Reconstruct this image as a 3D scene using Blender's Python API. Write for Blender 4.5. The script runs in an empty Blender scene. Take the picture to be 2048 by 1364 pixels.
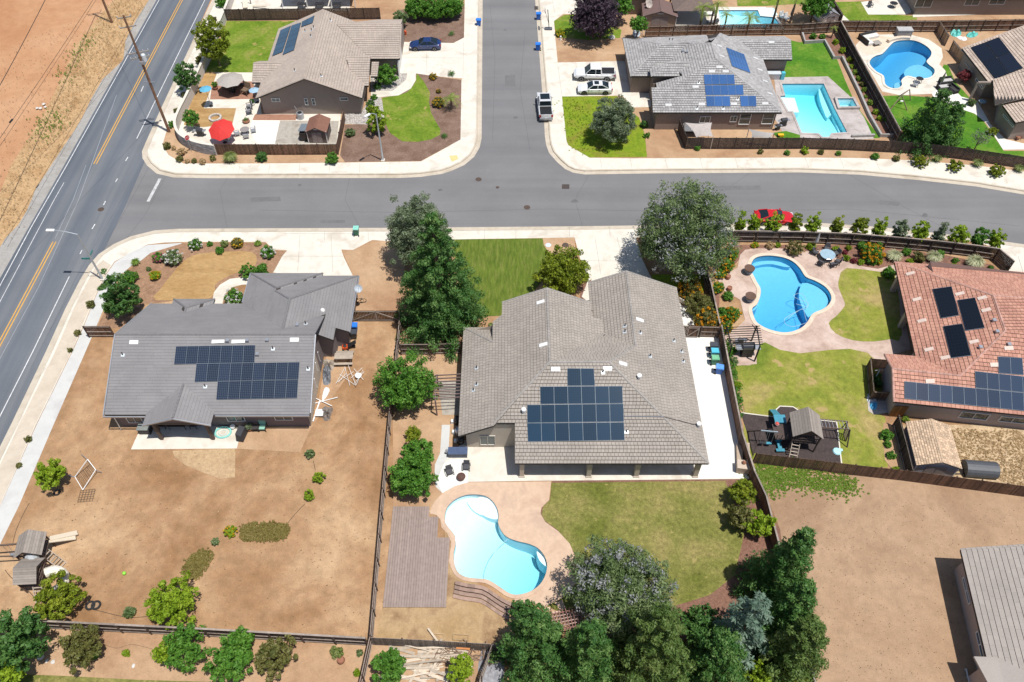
import bpy, bmesh, math, random
import numpy as np
from mathutils import Vector, geometry, Matrix
random.seed(7); RNG = np.random.default_rng(7)
PI = math.pi
scene = bpy.context.scene
COL = scene.collection
# ---------------------------------------------------------------- camera, world, sun, exposure
CAM_H = 66.0; FPX = 1610.0; TILT = math.radians(50.7)      # drone height (m), focal length in px of a 2048 px wide frame, tilt below the horizon
cam_data = bpy.data.cameras.new('camera'); cam = bpy.data.objects.new('camera', cam_data); COL.objects.link(cam)
cam.location = (0, 0, CAM_H); cam.rotation_euler = (math.radians(90) - TILT, 0, 0)
cam_data.sensor_width = 36.0; cam_data.lens = 36.0 * FPX / 2048.0; cam_data.clip_start = 0.5; cam_data.clip_end = 3000
scene.camera = cam
world = bpy.data.worlds.new('World'); scene.world = world; world.use_nodes = True
wn = world.node_tree.nodes; wl = world.node_tree.links; wn.clear()
wo = wn.new('ShaderNodeOutputWorld'); wb = wn.new('ShaderNodeBackground'); ws = wn.new('ShaderNodeTexSky')
SUNV = Vector((0.25, -0.172, 1.0)).normalized()
ws.sky_type = 'NISHITA'; ws.sun_disc = False
ws.sun_elevation = math.asin(SUNV.z); ws.sun_rotation = math.atan2(SUNV.x, SUNV.y)
wb.inputs['Strength'].default_value = 0.095
wl.new(ws.outputs[0], wb.inputs[0]); wl.new(wb.outputs[0], wo.inputs[0])
sd = bpy.data.lights.new('sun', 'SUN'); sd.energy = 5.0; sd.angle = math.radians(0.5); sd.color = (1, 0.96, 0.9)
sun = bpy.data.objects.new('sun', sd); COL.objects.link(sun); sun.rotation_euler = (-SUNV).to_track_quat('-Z', 'Y').to_euler(); sun.location = (0, 0, 100)
scene.view_settings.view_transform = 'Standard'; scene.view_settings.look = 'None'
scene.view_settings.exposure = 0.0; scene.view_settings.gamma = 1.0
scene.view_settings.use_curve_mapping = False

# ---------------------------------------------------------------- survey helpers: photo measurements to world points
FR = dict(a=(0,0,2.998),b=(340,0,4.),c=(800,0,4.011),d=(1220,0,4.263),e=(1600,0,3.411),f=(0,400,4.5475),g=(180,440,2.965),
 h=(0,850,2.654),i=(380,850,2.654),j=(740,380,2.622),k=(740,850,2.654),l=(1260,380,3.789),m=(1640,380,3.789),n=(1400,640,3.79),
 o=(1700,680,4.261),p=(1140,930,3.142),r=(1600,960,3.377),s=(880,540,6.2),t=(1150,530,5.93),u=(880,740,5.683),v=(1180,740,5.683),
 w=(140,560,4.013),x=(420,540,6.4),y=(600,580,4.544),F=(0,0,1.))
CT, ST = math.cos(TILT), math.sin(TILT)
def ray(f, x, y):
    a, b, s = FR[f]; px = a + x / s; py = b + y / s
    u = (px - 1024) / FPX; v = (682 - py) / FPX
    return Vector((u, CT + v * ST, -ST + v * CT))
def V(f, x, y, z=0.0):
    d = ray(f, x, y); t = (z - CAM_H) / d.z
    return Vector((d.x * t, d.y * t, z))
def L(f, s, z=0.0):
    c = [float(q) for q in s.replace(',', ' ').split()]
    return [V(f, c[i], c[i + 1], z) for i in range(0, len(c), 2)]
def onplane(f, x, y, p0, n):
    d = ray(f, x, y); o = Vector((0, 0, CAM_H)); t = (p0 - o).dot(n) / d.dot(n)
    return o + d * t
def mpx(p):                         # metres per photo pixel at a point
    dep = p[1] * CT - (p[2] - CAM_H) * ST
    return dep / FPX
def height(base, f, x, y):          # height of a vertical over base whose top shows at the measured point
    d = ray(f, x, y); k = math.hypot(base[0], base[1]) / math.hypot(d.x, d.y)
    return CAM_H + d.z * k

# ---------------------------------------------------------------- materials
def nt(name):
    m = bpy.data.materials.new(name); m.use_nodes = True; n = m.node_tree.nodes; l = m.node_tree.links
    return m, n, l, n['Principled BSDF']
def rgb(c): return (c[0], c[1], c[2], 1)
def noise(n, l, vec, scale, detail=6, rough=.6, dist=0.0):
    t = n.new('ShaderNodeTexNoise'); t.inputs['Scale'].default_value = scale; t.inputs['Detail'].default_value = detail
    t.inputs['Roughness'].default_value = rough; t.inputs['Distortion'].default_value = dist; l.new(vec, t.inputs['Vector']); return t.outputs['Fac']
def ramp(n, l, fac, stops):
    r = n.new('ShaderNodeValToRGB'); e = r.color_ramp.elements
    while len(e) < len(stops): e.new(.5)
    for i, (p, c) in enumerate(stops): e[i].position = p; e[i].color = rgb(c) if len(c) == 3 else c
    l.new(fac, r.inputs[0]); return r.outputs[0]
def mix(n, l, fac, a, b, mode='MIX'):
    x = n.new('ShaderNodeMix'); x.data_type = 'RGBA'; x.blend_type = mode
    for s, v in ((x.inputs[0], fac), (x.inputs[6], a), (x.inputs[7], b)):
        if isinstance(v, (int, float)): s.default_value = v
        elif isinstance(v, tuple): s.default_value = rgb(v)
        else: l.new(v, s)
    return x.outputs[2]
def coords(n, l, rot=0.0, scale=(1, 1, 1)):
    g = n.new('ShaderNodeNewGeometry'); mp = n.new('ShaderNodeMapping')
    mp.inputs['Rotation'].default_value = (0, 0, rot); mp.inputs['Scale'].default_value = scale
    r0 = n.new('ShaderNodeMapping'); r0.inputs['Rotation'].default_value = (0, 0, rot)
    l.new(g.outputs['Position'], r0.inputs['Vector']); mp.inputs['Rotation'].default_value = (0, 0, 0)
    l.new(r0.outputs[0], mp.inputs['Vector']); return mp.outputs[0]
def bump(n, l, b, h, strength=.4, dist=.05):
    k = n.new('ShaderNodeBump'); k.inputs['Strength'].default_value = strength; k.inputs['Distance'].default_value = dist
    l.new(h, k.inputs['Height']); l.new(k.outputs[0], b.inputs['Normal'])
MATS = {}
def plain(name, c, rough=.6, metal=0.0, var=.12, scale=3.0, rnd=0.0):
    if name in MATS: return MATS[name]
    m, n, l, b = nt(name); v = coords(n, l)
    f = noise(n, l, v, scale)
    lo = tuple(x * (1 - var) for x in c); hi = tuple(min(1, x * (1 + var)) for x in c)
    col = ramp(n, l, f, [(.3, lo), (.7, hi)])
    if rnd: col = mix(n, l, 1.0, col, rndcol(n, l, rnd), 'MULTIPLY')
    l.new(col, b.inputs['Base Color']); b.inputs['Roughness'].default_value = rough; b.inputs['Metallic'].default_value = metal
    MATS[name] = m; return m
def rndcol(n, l, amt, tint=None):
    a = n.new('ShaderNodeAttribute'); a.attribute_name = 'rnd'; o = n.new('ShaderNodeObjectInfo')
    s = n.new('ShaderNodeMath'); s.operation = 'ADD'; l.new(a.outputs['Fac'], s.inputs[0]); l.new(o.outputs['Random'], s.inputs[1])
    fr = n.new('ShaderNodeMath'); fr.operation = 'FRACT'; l.new(s.outputs[0], fr.inputs[0])
    lo = (1 - amt,) * 3; hi = (1 + amt * .6,) * 3
    if tint: hi = tuple(h * t for h, t in zip(hi, tint))
    return ramp(n, l, fr.outputs[0], [(0, lo), (1, hi)])
def ground(name, cols, s1=.25, s2=3.0, s3=14.0, rough=.95, bmp=.5, rot=0.0, stretch=(1, 1, 1), speck=None, fine=.35):
    """cols: two or three colours blended by large, middle and fine noise"""
    if name in MATS: return MATS[name]
    m, n, l, b = nt(name); v = coords(n, l, rot, stretch); v0 = coords(n, l)
    f1 = noise(n, l, v, s1, 8, .62, .4); f2 = noise(n, l, v, s2, 8, .7); f3 = noise(n, l, v0, s3, 6, .75)
    base = ramp(n, l, f1, [(.36, cols[0]), (.5, cols[1]), (.66, cols[2] if len(cols) > 2 else cols[0])])
    k = ramp(n, l, f2, [(.3, (1 - fine,) * 3), (.7, (1 + fine * .8,) * 3)])
    base = mix(n, l, .85, base, k, 'MULTIPLY')
    k3 = ramp(n, l, f3, [(.32, (1 - fine,) * 3), (.68, (1 + fine * .7,) * 3)])
    base = mix(n, l, .8, base, k3, 'MULTIPLY')
    if speck:
        f4 = noise(n, l, v0, speck[1], 3, .6); t = ramp(n, l, f4, [(speck[2], (0, 0, 0)), (speck[2] + .05, (1, 1, 1))])
        base = mix(n, l, t, base, speck[0])
    l.new(base, b.inputs['Base Color']); b.inputs['Roughness'].default_value = rough; b.inputs['Specular IOR Level'].default_value = .25
    bump(n, l, b, f3, bmp, .06); MATS[name] = m; return m
def leafmat(name, c1, c2, c3, trans=.25):
    if name in MATS: return MATS[name]
    m, n, l, b = nt(name); a = n.new('ShaderNodeAttribute'); a.attribute_name = 'rnd'; v = coords(n, l); f = noise(n, l, v, .75, 4, .7); s = n.new('ShaderNodeMath'); s.operation = 'MULTIPLY_ADD'; s.inputs[1].default_value = .62
    l.new(a.outputs['Fac'], s.inputs[0]); k = n.new('ShaderNodeMath'); k.operation = 'MULTIPLY_ADD'; k.inputs[1].default_value = 1.3; k.inputs[2].default_value = -.45; l.new(f, k.inputs[0]); l.new(k.outputs[0], s.inputs[2])
    col = ramp(n, l, s.outputs[0], [(0, c1), (.5, c2), (1, c3)])
    l.new(col, b.inputs['Base Color']); b.inputs['Roughness'].default_value = .55; b.inputs['Specular IOR Level'].default_value = .3
    t = n.new('ShaderNodeBsdfTranslucent'); l.new(col, t.inputs[0]); x = n.new('ShaderNodeMixShader'); x.inputs[0].default_value = trans
    l.new(b.outputs[0], x.inputs[1]); l.new(t.outputs[0], x.inputs[2]); l.new(x.outputs[0], n['Material Output'].inputs[0])
    MATS[name] = m; return m
def glass(name='window_glass', c=(.03, .045, .05)):
    if name in MATS: return MATS[name]
    m, n, l, b = nt(name); l.new(ramp(n, l, noise(n, l, coords(n, l), .8), [(.3, c), (.7, tuple(x * 2.2 for x in c))]), b.inputs['Base Color'])
    b.inputs['Roughness'].default_value = .06; b.inputs['Specular IOR Level'].default_value = .8; MATS[name] = m; return m
def watermat(name, absorb, dens):
    m = bpy.data.materials.new(name); m.use_nodes = True; n = m.node_tree.nodes; l = m.node_tree.links; n.clear()
    o = n.new('ShaderNodeOutputMaterial'); t = n.new('ShaderNodeBsdfTransparent'); g = n.new('ShaderNodeBsdfGlossy'); g.inputs['Roughness'].default_value = .03
    f = n.new('ShaderNodeFresnel'); f.inputs['IOR'].default_value = 1.33; x = n.new('ShaderNodeMixShader')
    b = n.new('ShaderNodeBump'); b.inputs['Strength'].default_value = .25; b.inputs['Distance'].default_value = .02
    l.new(noise(n, l, coords(n, l), 3.0, 3), b.inputs['Height']); l.new(b.outputs[0], g.inputs['Normal']); l.new(b.outputs[0], f.inputs['Normal'])
    l.new(f.outputs[0], x.inputs[0]); l.new(t.outputs[0], x.inputs[1]); l.new(g.outputs[0], x.inputs[2]); l.new(x.outputs[0], o.inputs[0])
    a = n.new('ShaderNodeVolumeAbsorption'); a.inputs[0].default_value = rgb(absorb); a.inputs[1].default_value = dens; l.new(a.outputs[0], o.inputs['Volume'])
    return m

# ---------------------------------------------------------------- objects
LOC = {}
def thing(name, label, cat, loc=(0, 0, 0), rz=0.0, group=None):
    o = bpy.data.objects.new(name, None); COL.objects.link(o); o.location = loc; o.rotation_euler = (0, 0, rz); o.empty_display_size = .3
    o['label'] = label; o['category'] = cat
    if group: o['group'] = group
    LOC[o.name] = (Vector(loc), rz); return o
def tag(o, label, cat, group=None):
    o['label'] = label; o['category'] = cat
    if group: o['group'] = group
    return o
def origin(o):
    return LOC.get(o.name, (Vector((0, 0, 0)), 0)) if o else (Vector((0, 0, 0)), 0)
def mesh_np(name, verts, faces, mat, rnd=None, smooth=False):
    """verts (N,3) array, faces (M,k) array"""
    me = bpy.data.meshes.new(name); verts = np.asarray(verts, dtype=np.float32); faces = np.asarray(faces, dtype=np.int32)
    M, k = faces.shape
    me.vertices.add(len(verts)); me.vertices.foreach_set('co', verts.ravel())
    me.loops.add(M * k); me.loops.foreach_set('vertex_index', faces.ravel())
    me.polygons.add(M); me.polygons.foreach_set('loop_start', np.arange(0, M * k, k, dtype=np.int32))
    me.update(calc_edges=True)
    if rnd is not None:
        at = me.attributes.new('rnd', 'FLOAT', 'POINT'); at.data.foreach_set('value', np.asarray(rnd, dtype=np.float32))
    if smooth: me.polygons.foreach_set('use_smooth', [True] * M)
    me.materials.append(mat); return me
def link(name, me, parent=None, label=None, kind=None):
    o = bpy.data.objects.new(name, me); COL.objects.link(o)
    if parent: o.parent = parent; LOC[o.name] = origin(parent)
    if label: o['label'] = label
    if kind: o['kind'] = kind
    return o
def tri2d(poly):
    P = [(p[0], p[1]) for p in poly]; n = len(P); r = geometry.delaunay_2d_cdt([Vector(p) for p in P], [(i, (i + 1) % n) for i in range(n)], [], 0, 1e-6); out = []
    if len(r[0]) == n:
        for t in r[2]:
            q = [r[3][i][0] if r[3][i] else 0 for i in t]; cx = sum(P[i][0] for i in q) / 3; cy = sum(P[i][1] for i in q) / 3
            if inside((cx, cy), P): out.append(tuple(q))
    return out or [tuple(t) for t in geometry.tessellate_polygon([[Vector((p[0], p[1], 0)) for p in poly]])]
class MB:
    def __init__(s): s.v = []; s.f = []; s.r = []
    def add(s, vs, fs, r=None):
        b = len(s.v); r = random.random() if r is None else r
        s.v += [tuple(v) for v in vs]; s.r += [r] * len(vs); s.f += [tuple(i + b for i in f) for f in fs]; return s
    def box(s, c, d, rz=0.0, tilt=None):
        x, y, z = d[0] / 2, d[1] / 2, d[2] / 2; M = Matrix.Rotation(rz, 3, 'Z')
        if tilt: M = M @ Matrix.Rotation(tilt[1], 3, tilt[0])
        vs = [Vector(c) + M @ Vector((a * x, b_ * y, e * z)) for a in (-1, 1) for b_ in (-1, 1) for e in (-1, 1)]
        return s.add(vs, [(0, 1, 3, 2), (4, 6, 7, 5), (0, 4, 5, 1), (2, 3, 7, 6), (0, 2, 6, 4), (1, 5, 7, 3)])
    def beam(s, p, q, w, h=None, n=4):
        p = Vector(p); q = Vector(q); h = h or w; d = (q - p)
        if d.length < 1e-5: return s
        d.normalize(); u = d.cross(Vector((0, 0, 1)));
        if u.length < 1e-3: u = Vector((1, 0, 0))
        u.normalize(); t = u.cross(d); vs = []
        for e in (p, q):
            for a in range(n):
                an = 2 * PI * a / n + PI / n; k = 1.4142 if n == 4 else 1
                vs.append(e + u * (math.cos(an) * w / 2 * k) + t * (math.sin(an) * h / 2 * k))
        fs = [(a, (a + 1) % n, n + (a + 1) % n, n + a) for a in range(n)] + [tuple(range(n))[::-1], tuple(range(n, 2 * n))]
        return s.add(vs, fs)
    def tube(s, pts, rad, n=8):
        pts = [Vector(p) for p in pts]; rad = rad if isinstance(rad, (list, tuple)) else [rad] * len(pts); vs = []; N = len(pts)
        for i, p in enumerate(pts):
            d = (pts[min(i + 1, N - 1)] - pts[max(i - 1, 0)]).normalized(); u = d.cross(Vector((0.01, 0.02, 1))).normalized(); t = u.cross(d)
            for a in range(n): an = 2 * PI * a / n; vs.append(p + (u * math.cos(an) + t * math.sin(an)) * rad[i])
        fs = [(i * n + a, i * n + (a + 1) % n, (i + 1) * n + (a + 1) % n, (i + 1) * n + a) for i in range(N - 1) for a in range(n)]
        fs += [tuple(range(n))[::-1], tuple(range((N - 1) * n, N * n))]; return s.add(vs, fs)
    def lathe(s, prof, c=(0, 0, 0), n=16):
        vs = []; m = len(prof)
        for r, z in prof:
            for a in range(n): vs.append((c[0] + r * math.cos(2 * PI * a / n), c[1] + r * math.sin(2 * PI * a / n), c[2] + z))
        fs = [(i * n + a, i * n + (a + 1) % n, (i + 1) * n + (a + 1) % n, (i + 1) * n + a) for i in range(m - 1) for a in range(n)]
        if prof[0][0] > 1e-3: fs.append(tuple(range(n))[::-1])
        if prof[-1][0] > 1e-3: fs.append(tuple(range((m - 1) * n, m * n)))
        return s.add(vs, fs)
    def prism(s, poly, z0, z1):
        n = len(poly); vs = [(p[0], p[1], z0) for p in poly] + [(p[0], p[1], z1) for p in poly]
        tri = tri2d(poly)
        fs = [(i, (i + 1) % n, n + (i + 1) % n, n + i) for i in range(n)] + [tuple(a + n for a in t) for t in tri] + [tuple(t)[::-1] for t in tri]
        return s.add(vs, fs)
    def slab(s, poly, th):                    # a planar 3D polygon thickened downwards
        n = len(poly); vs = [Vector(p) for p in poly] + [Vector(p) - Vector((0, 0, th)) for p in poly]
        tri = tri2d(poly)
        fs = [(i, (i + 1) % n, n + (i + 1) % n, n + i) for i in range(n)] + [tuple(t) for t in tri] + [tuple(a + n for a in t)[::-1] for t in tri]
        return s.add(vs, fs)
    def quad(s, a, b, c, d): return s.add([a, b, c, d], [(0, 1, 2, 3)])
    def mesh(s, name, mat, off=None, smooth=False):
        me = bpy.data.meshes.new(name); vs = s.v
        if off is not None:
            (o, rz) = off
            if o.length > 0 or rz:
                R = Matrix.Rotation(-rz, 3, 'Z'); vs = [tuple(R @ (Vector(v) - o)) for v in vs]
        me.from_pydata(vs, [], s.f); me.materials.append(mat)
        at = me.attributes.new('rnd', 'FLOAT', 'POINT'); at.data.foreach_set('value', s.r)
        bm = bmesh.new(); bm.from_mesh(me); bmesh.ops.recalc_face_normals(bm, faces=bm.faces); bm.to_mesh(me); bm.free()
        if smooth: me.polygons.foreach_set('use_smooth', [True] * len(me.polygons))
        return me
    def build(s, name, mat, parent=None, local=False, label=None, kind=None, smooth=False):
        """vertices in world space unless local"""
        return link(name, s.mesh(name, mat, None if local else origin(parent), smooth), parent, label, kind)
def copy_tree(o, parent=None):
    c = o.copy(); COL.objects.link(c); c.parent = parent
    for ch in list(o.children): copy_tree(ch, c)
    return c
def children_first(o): return list(o.children)
def smooth_loop(pts, n=5, closed=True):       # Catmull-Rom
    out = []; N = len(pts)
    rng = range(N) if closed else range(N - 1)
    for i in rng:
        if closed: p0, p1, p2, p3 = pts[i - 1], pts[i], pts[(i + 1) % N], pts[(i + 2) % N]
        else: p0, p1, p2, p3 = pts[max(i - 1, 0)], pts[i], pts[i + 1], pts[min(i + 2, N - 1)]
        for k in range(n):
            t = k / n
            out.append(.5 * ((2 * p1) + (p2 - p0) * t + (2 * p0 - 5 * p1 + 4 * p2 - p3) * t * t + (3 * p1 - p0 - 3 * p2 + p3) * t ** 3))
    if not closed: out.append(pts[-1])
    return out
def area2(p): return sum(p[i][0] * p[(i + 1) % len(p)][1] - p[(i + 1) % len(p)][0] * p[i][1] for i in range(len(p))) / 2
def offset(pts, d):                            # outward offset of a closed loop
    s = 1 if area2(pts) > 0 else -1; out = []; N = len(pts)
    for i in range(N):
        a = pts[i] - pts[i - 1]; b = pts[(i + 1) % N] - pts[i]; a = Vector((a.y, -a.x, 0)).normalized(); b = Vector((b.y, -b.x, 0)).normalized()
        n = (a + b); n = n.normalized() if n.length > .1 else a; k = d / max(.45, n.dot(a)); out.append(pts[i] + n * (s * k))
    return out
SHEETS = [0]
def sheet(name, pts, z, mat, holes=(), kind='structure', skirt=0.0, parent=None):
    if z > .003: SHEETS[0] += 1; z += SHEETS[0] * .0004      # no two sheets share a plane
    P0 = [(p[0], p[1]) for p in pts]; bx = (min(p[0] for p in P0), max(p[0] for p in P0), min(p[1] for p in P0), max(p[1] for p in P0))
    hl = [[(p[0], p[1]) for p in h] for h in holes]; hl = [h for h in hl if max(p[0] for p in h) > bx[0] and min(p[0] for p in h) < bx[1] and max(p[1] for p in h) > bx[2] and min(p[1] for p in h) < bx[3]]
    co = []; ed = []
    for lp in [P0] + hl: k = len(co); co += [Vector(p) for p in lp]; ed += [(k + i, k + (i + 1) % len(lp)) for i in range(len(lp))]
    r = geometry.delaunay_2d_cdt(co, ed, [], 0, 1e-5); mb = MB(); vs = [(v.x, v.y, z) for v in r[0]]; fs = []
    for t in r[2]:
        cx = sum(vs[i][0] for i in t) / 3; cy = sum(vs[i][1] for i in t) / 3
        if inside((cx, cy), P0) and not any(inside((cx, cy), h) for h in hl): fs.append(tuple(t))
    if skirt:
        n = len(pts); k = len(vs) + n; vs += [(p[0], p[1], z) for p in pts] + [(p[0], p[1], z - skirt) for p in pts]; fs += [(k - n + i, k - n + (i + 1) % n, k + (i + 1) % n, k + i) for i in range(n)]
    me = bpy.data.meshes.new(name); me.from_pydata(vs, [], fs); me.materials.append(mat)
    return link(name, me, parent, None, kind)
def strip(pts, w):                              # outline of a ribbon along pts
    Lf, Rt = [], []
    for i, p in enumerate(pts):
        d = (pts[min(i + 1, len(pts) - 1)] - pts[max(i - 1, 0)]); d = Vector((d.x, d.y, 0)).normalized(); nn = Vector((-d.y, d.x, 0)) * (w / 2)
        Lf.append(p + nn); Rt.append(p - nn)
    return Lf + Rt[::-1]
def ribbon(name, pts, w, z, mat, kind='structure', parent=None):
    mb = MB()
    for i in range(len(pts) - 1):
        q = strip(pts[i:i + 2], w); mb.add([(p.x, p.y, z) for p in q], [(0, 1, 2, 3)][:1])
    Lf = strip(pts, w); n = len(pts); mb = MB(); mb.add([(p.x, p.y, z) for p in Lf], [(i, i + 1, 2 * n - 2 - i, 2 * n - 1 - i) for i in range(n - 1)])
    return mb.build(name, mat, parent, kind=kind)
def inside(p, poly):
    x, y = p; c = False; n = len(poly); j = n - 1
    for i in range(n):
        xi, yi = poly[i]; xj, yj = poly[j]
        if (yi > y) != (yj > y) and x < (xj - xi) * (y - yi) / (yj - yi) + xi: c = not c
        j = i
    return c
def clip(subject, conv):                        # Sutherland-Hodgman, conv is convex and counter-clockwise
    out = list(subject)
    for i in range(len(conv)):
        a = conv[i]; b = conv[(i + 1) % len(conv)]; inp = out; out = []
        if not inp: return []
        ins = lambda p: (b[0] - a[0]) * (p[1] - a[1]) - (b[1] - a[1]) * (p[0] - a[0]) >= -1e-9
        for k in range(len(inp)):
            p = inp[k - 1]; q = inp[k]; ip, iq = ins(p), ins(q)
            if ip != iq:
                d1 = (b[0] - a[0]) * (p[1] - a[1]) - (b[1] - a[1]) * (p[0] - a[0]); d2 = (b[0] - a[0]) * (q[1] - a[1]) - (b[1] - a[1]) * (q[0] - a[0])
                t = d1 / (d1 - d2); out.append((p[0] + (q[0] - p[0]) * t, p[1] + (q[1] - p[1]) * t))
            if iq: out.append(q)
    return out
ORD = ['first', 'second', 'third', 'fourth', 'fifth', 'sixth', 'seventh', 'eighth', 'ninth', 'tenth', 'eleventh', 'twelfth', 'thirteenth', 'fourteenth', 'fifteenth', 'sixteenth']
# ---------------------------------------------------------------- ground materials
DIRT = ground('bare_dirt', [(.34,.20,.115), (.42,.27,.16), (.49,.335,.21)], .12, 1.2, 7, fine=.16)
FIELD = ground('red_field_soil', [(.40,.20,.10), (.45,.25,.135), (.50,.30,.175)], .07, .9, 6, fine=.12)
DRY = ground('dry_lawn_soil', [(.27,.148,.070), (.37,.225,.122), (.49,.33,.193)], .11, 1.0, 11, fine=.26, speck=((.27,.16,.08), 3.2, .63))
DRYGRASS = ground('straw_grass', [(.36,.22,.09), (.42,.27,.12), (.32,.19,.075)], .3, 3, 16, fine=.25, stretch=(.5,1,1))
STRAW = ground('straw_weeds', [(.42,.30,.18), (.54,.41,.26), (.34,.23,.13)], .5, 2.6, 9, fine=.35)
VERGE = ground('verge_straw', [(.40,.245,.12), (.48,.32,.17), (.35,.21,.10)], .3, 2.2, 10, fine=.3)
TANLOT = ground('tan_lot_soil', [(.305,.195,.12), (.385,.26,.165), (.34,.22,.135)], .1, 1.1, 11, fine=.17, speck=((.22,.13,.07), 4.5, .68))
MULCH = ground('brown_mulch', [(.17,.105,.075), (.21,.135,.10), (.25,.165,.125)], .6, 5, 18, fine=.4, bmp=.9)
MULCHR = ground('reddish_mulch', [(.20,.10,.07), (.25,.135,.095), (.19,.10,.075)], .6, 5, 18, fine=.4, bmp=.9)
LAWN1 = ground('green_lawn', [(.10,.18,.012), (.15,.225,.02), (.24,.25,.055)], .28, 2.2, 16, fine=.36, speck=((.30,.25,.08), .55, .63))
LAWN2 = ground('fresh_lawn', [(.05,.16,.010), (.085,.21,.015), (.15,.24,.03)], .3, 2.2, 16, fine=.34)
LAWN3 = ground('worn_lawn', [(.14,.19,.022), (.235,.25,.04), (.36,.28,.11)], .16, 1.6, 13, fine=.34, speck=((.36,.27,.11), .5, .62))
LAWN4 = ground('olive_lawn', [(.13,.145,.026), (.20,.195,.052), (.29,.235,.09)], .2, 2.6, 13, fine=.46, speck=((.30,.25,.09), 1.3, .64))
LAWNS = ground('striped_lawn', [(.08,.125,.014), (.11,.155,.020), (.155,.18,.038)], 2.4, 3, 14, fine=.34, stretch=(1.3,.22,1))
LAWNW = ground('weedy_lawn', [(.13,.21,.012), (.19,.26,.015), (.20,.19,.03)], .4, 2.4, 14, fine=.3)
CONC = ground('pale_concrete', [(.54,.49,.415), (.66,.62,.545), (.60,.56,.48)], .35, 1.4, 20, fine=.08, bmp=.08, rough=.85)
CONCB = ground('bright_concrete', [(.72,.70,.64), (.76,.74,.69), (.68,.65,.59)], .22, 1.4, 20, fine=.04, bmp=.06, rough=.85)
GUTTER = ground('gutter_concrete', [(.46,.40,.32), (.52,.46,.375), (.42,.36,.28)], .3, 2, 20, fine=.08, bmp=.1, rough=.85)
CONCG = ground('grey_sidewalk', [(.50,.50,.485), (.54,.54,.52), (.47,.465,.45)], .3, 1.4, 20, fine=.05, bmp=.08, rough=.85)
PARKWAY = ground('beige_parkway', [(.50,.43,.34), (.55,.48,.39), (.44,.37,.29)], .2, 1.2, 14, fine=.1, bmp=.1)
OLDSLAB = ground('weathered_slab', [(.33,.30,.26), (.40,.37,.325), (.29,.255,.215)], .5, 2.5, 14, fine=.16, bmp=.15)
BRICKP = ground('red_paver', [(.30,.15,.10), (.35,.19,.13), (.27,.135,.09)], .6, 5, 18, fine=.14, bmp=.3)
STAMP = ground('tan_stamped_concrete', [(.50,.35,.25), (.57,.415,.30), (.47,.335,.25)], .35, 2.2, 16, fine=.09, bmp=.2, rough=.7)
STAMPP = ground('pink_stamped_concrete', [(.40,.29,.235), (.50,.375,.31), (.56,.445,.38)], .45, 2.4, 14, fine=.16, bmp=.2, rough=.7)
STAMPG = ground('grey_stamped_concrete', [(.33,.29,.27), (.43,.385,.365), (.50,.455,.43)], .5, 2.4, 14, fine=.16, bmp=.2, rough=.7)
COPE = ground('coping_stone', [(.60,.49,.38), (.66,.55,.44), (.57,.46,.35)], .5, 3, 18, fine=.07, bmp=.1)
BLACKM = ground('dark_rubber_mulch', [(.055,.043,.042), (.075,.058,.055), (.062,.048,.046)], .6, 5, 20, fine=.4, bmp=.8)
def asphalt(name, cols, rot, stretch, band):
    m, n, l, b = nt(name); v = coords(n, l, rot, stretch); v0 = coords(n, l)
    base = ramp(n, l, noise(n, l, v, band, 5, .55, .2), [(.3, cols[0]), (.5, cols[1]), (.72, cols[2])])
    k = ramp(n, l, noise(n, l, v0, 9, 6, .8), [(.3, (.88,) * 3), (.7, (1.1,) * 3)]); base = mix(n, l, .9, base, k, 'MULTIPLY')
    k = ramp(n, l, noise(n, l, v0, .13, 5, .6), [(.35, (.92,) * 3), (.7, (1.07,) * 3)]); base = mix(n, l, 1.0, base, k, 'MULTIPLY')
    l.new(base, b.inputs['Base Color']); b.inputs['Roughness'].default_value = .85; bump(n, l, b, noise(n, l, v0, 30, 4, .8), .25, .02); return m
d = (V('F',409.6,0) - V('F',273.5,277)); RA = math.atan2(d.y, d.x)
ASPH = asphalt('street_asphalt', [(.150,.148,.152), (.172,.170,.173), (.192,.188,.188)], 0.0, (.05,1,1), .35)
ASPHM = asphalt('arterial_asphalt', [(.070,.087,.112), (.115,.130,.152), (.175,.18,.19)], -RA, (.02,1,1), .40)
SHOULD = ground('gravel_shoulder', [(.30,.285,.265), (.35,.335,.315), (.27,.25,.22)], .3, 2.5, 14, fine=.13, bmp=.4)
PAINTW = plain('white_road_paint', (.60,.60,.60), .7, var=.25, scale=3); PAINTY = plain('yellow_road_paint', (.62,.33,.045), .7, var=.12, scale=2)
FADED = plain('faded_paint', (.27,.29,.32), .8, var=.15, scale=1.5)
CRACK = plain('crack_sealer', (.055,.058,.065), .6); CRACK2 = plain('crack_line', (.09,.093,.10), .8); RUST = plain('rusty_iron', (.10,.07,.055), .7, .3, .3, 12)

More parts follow.
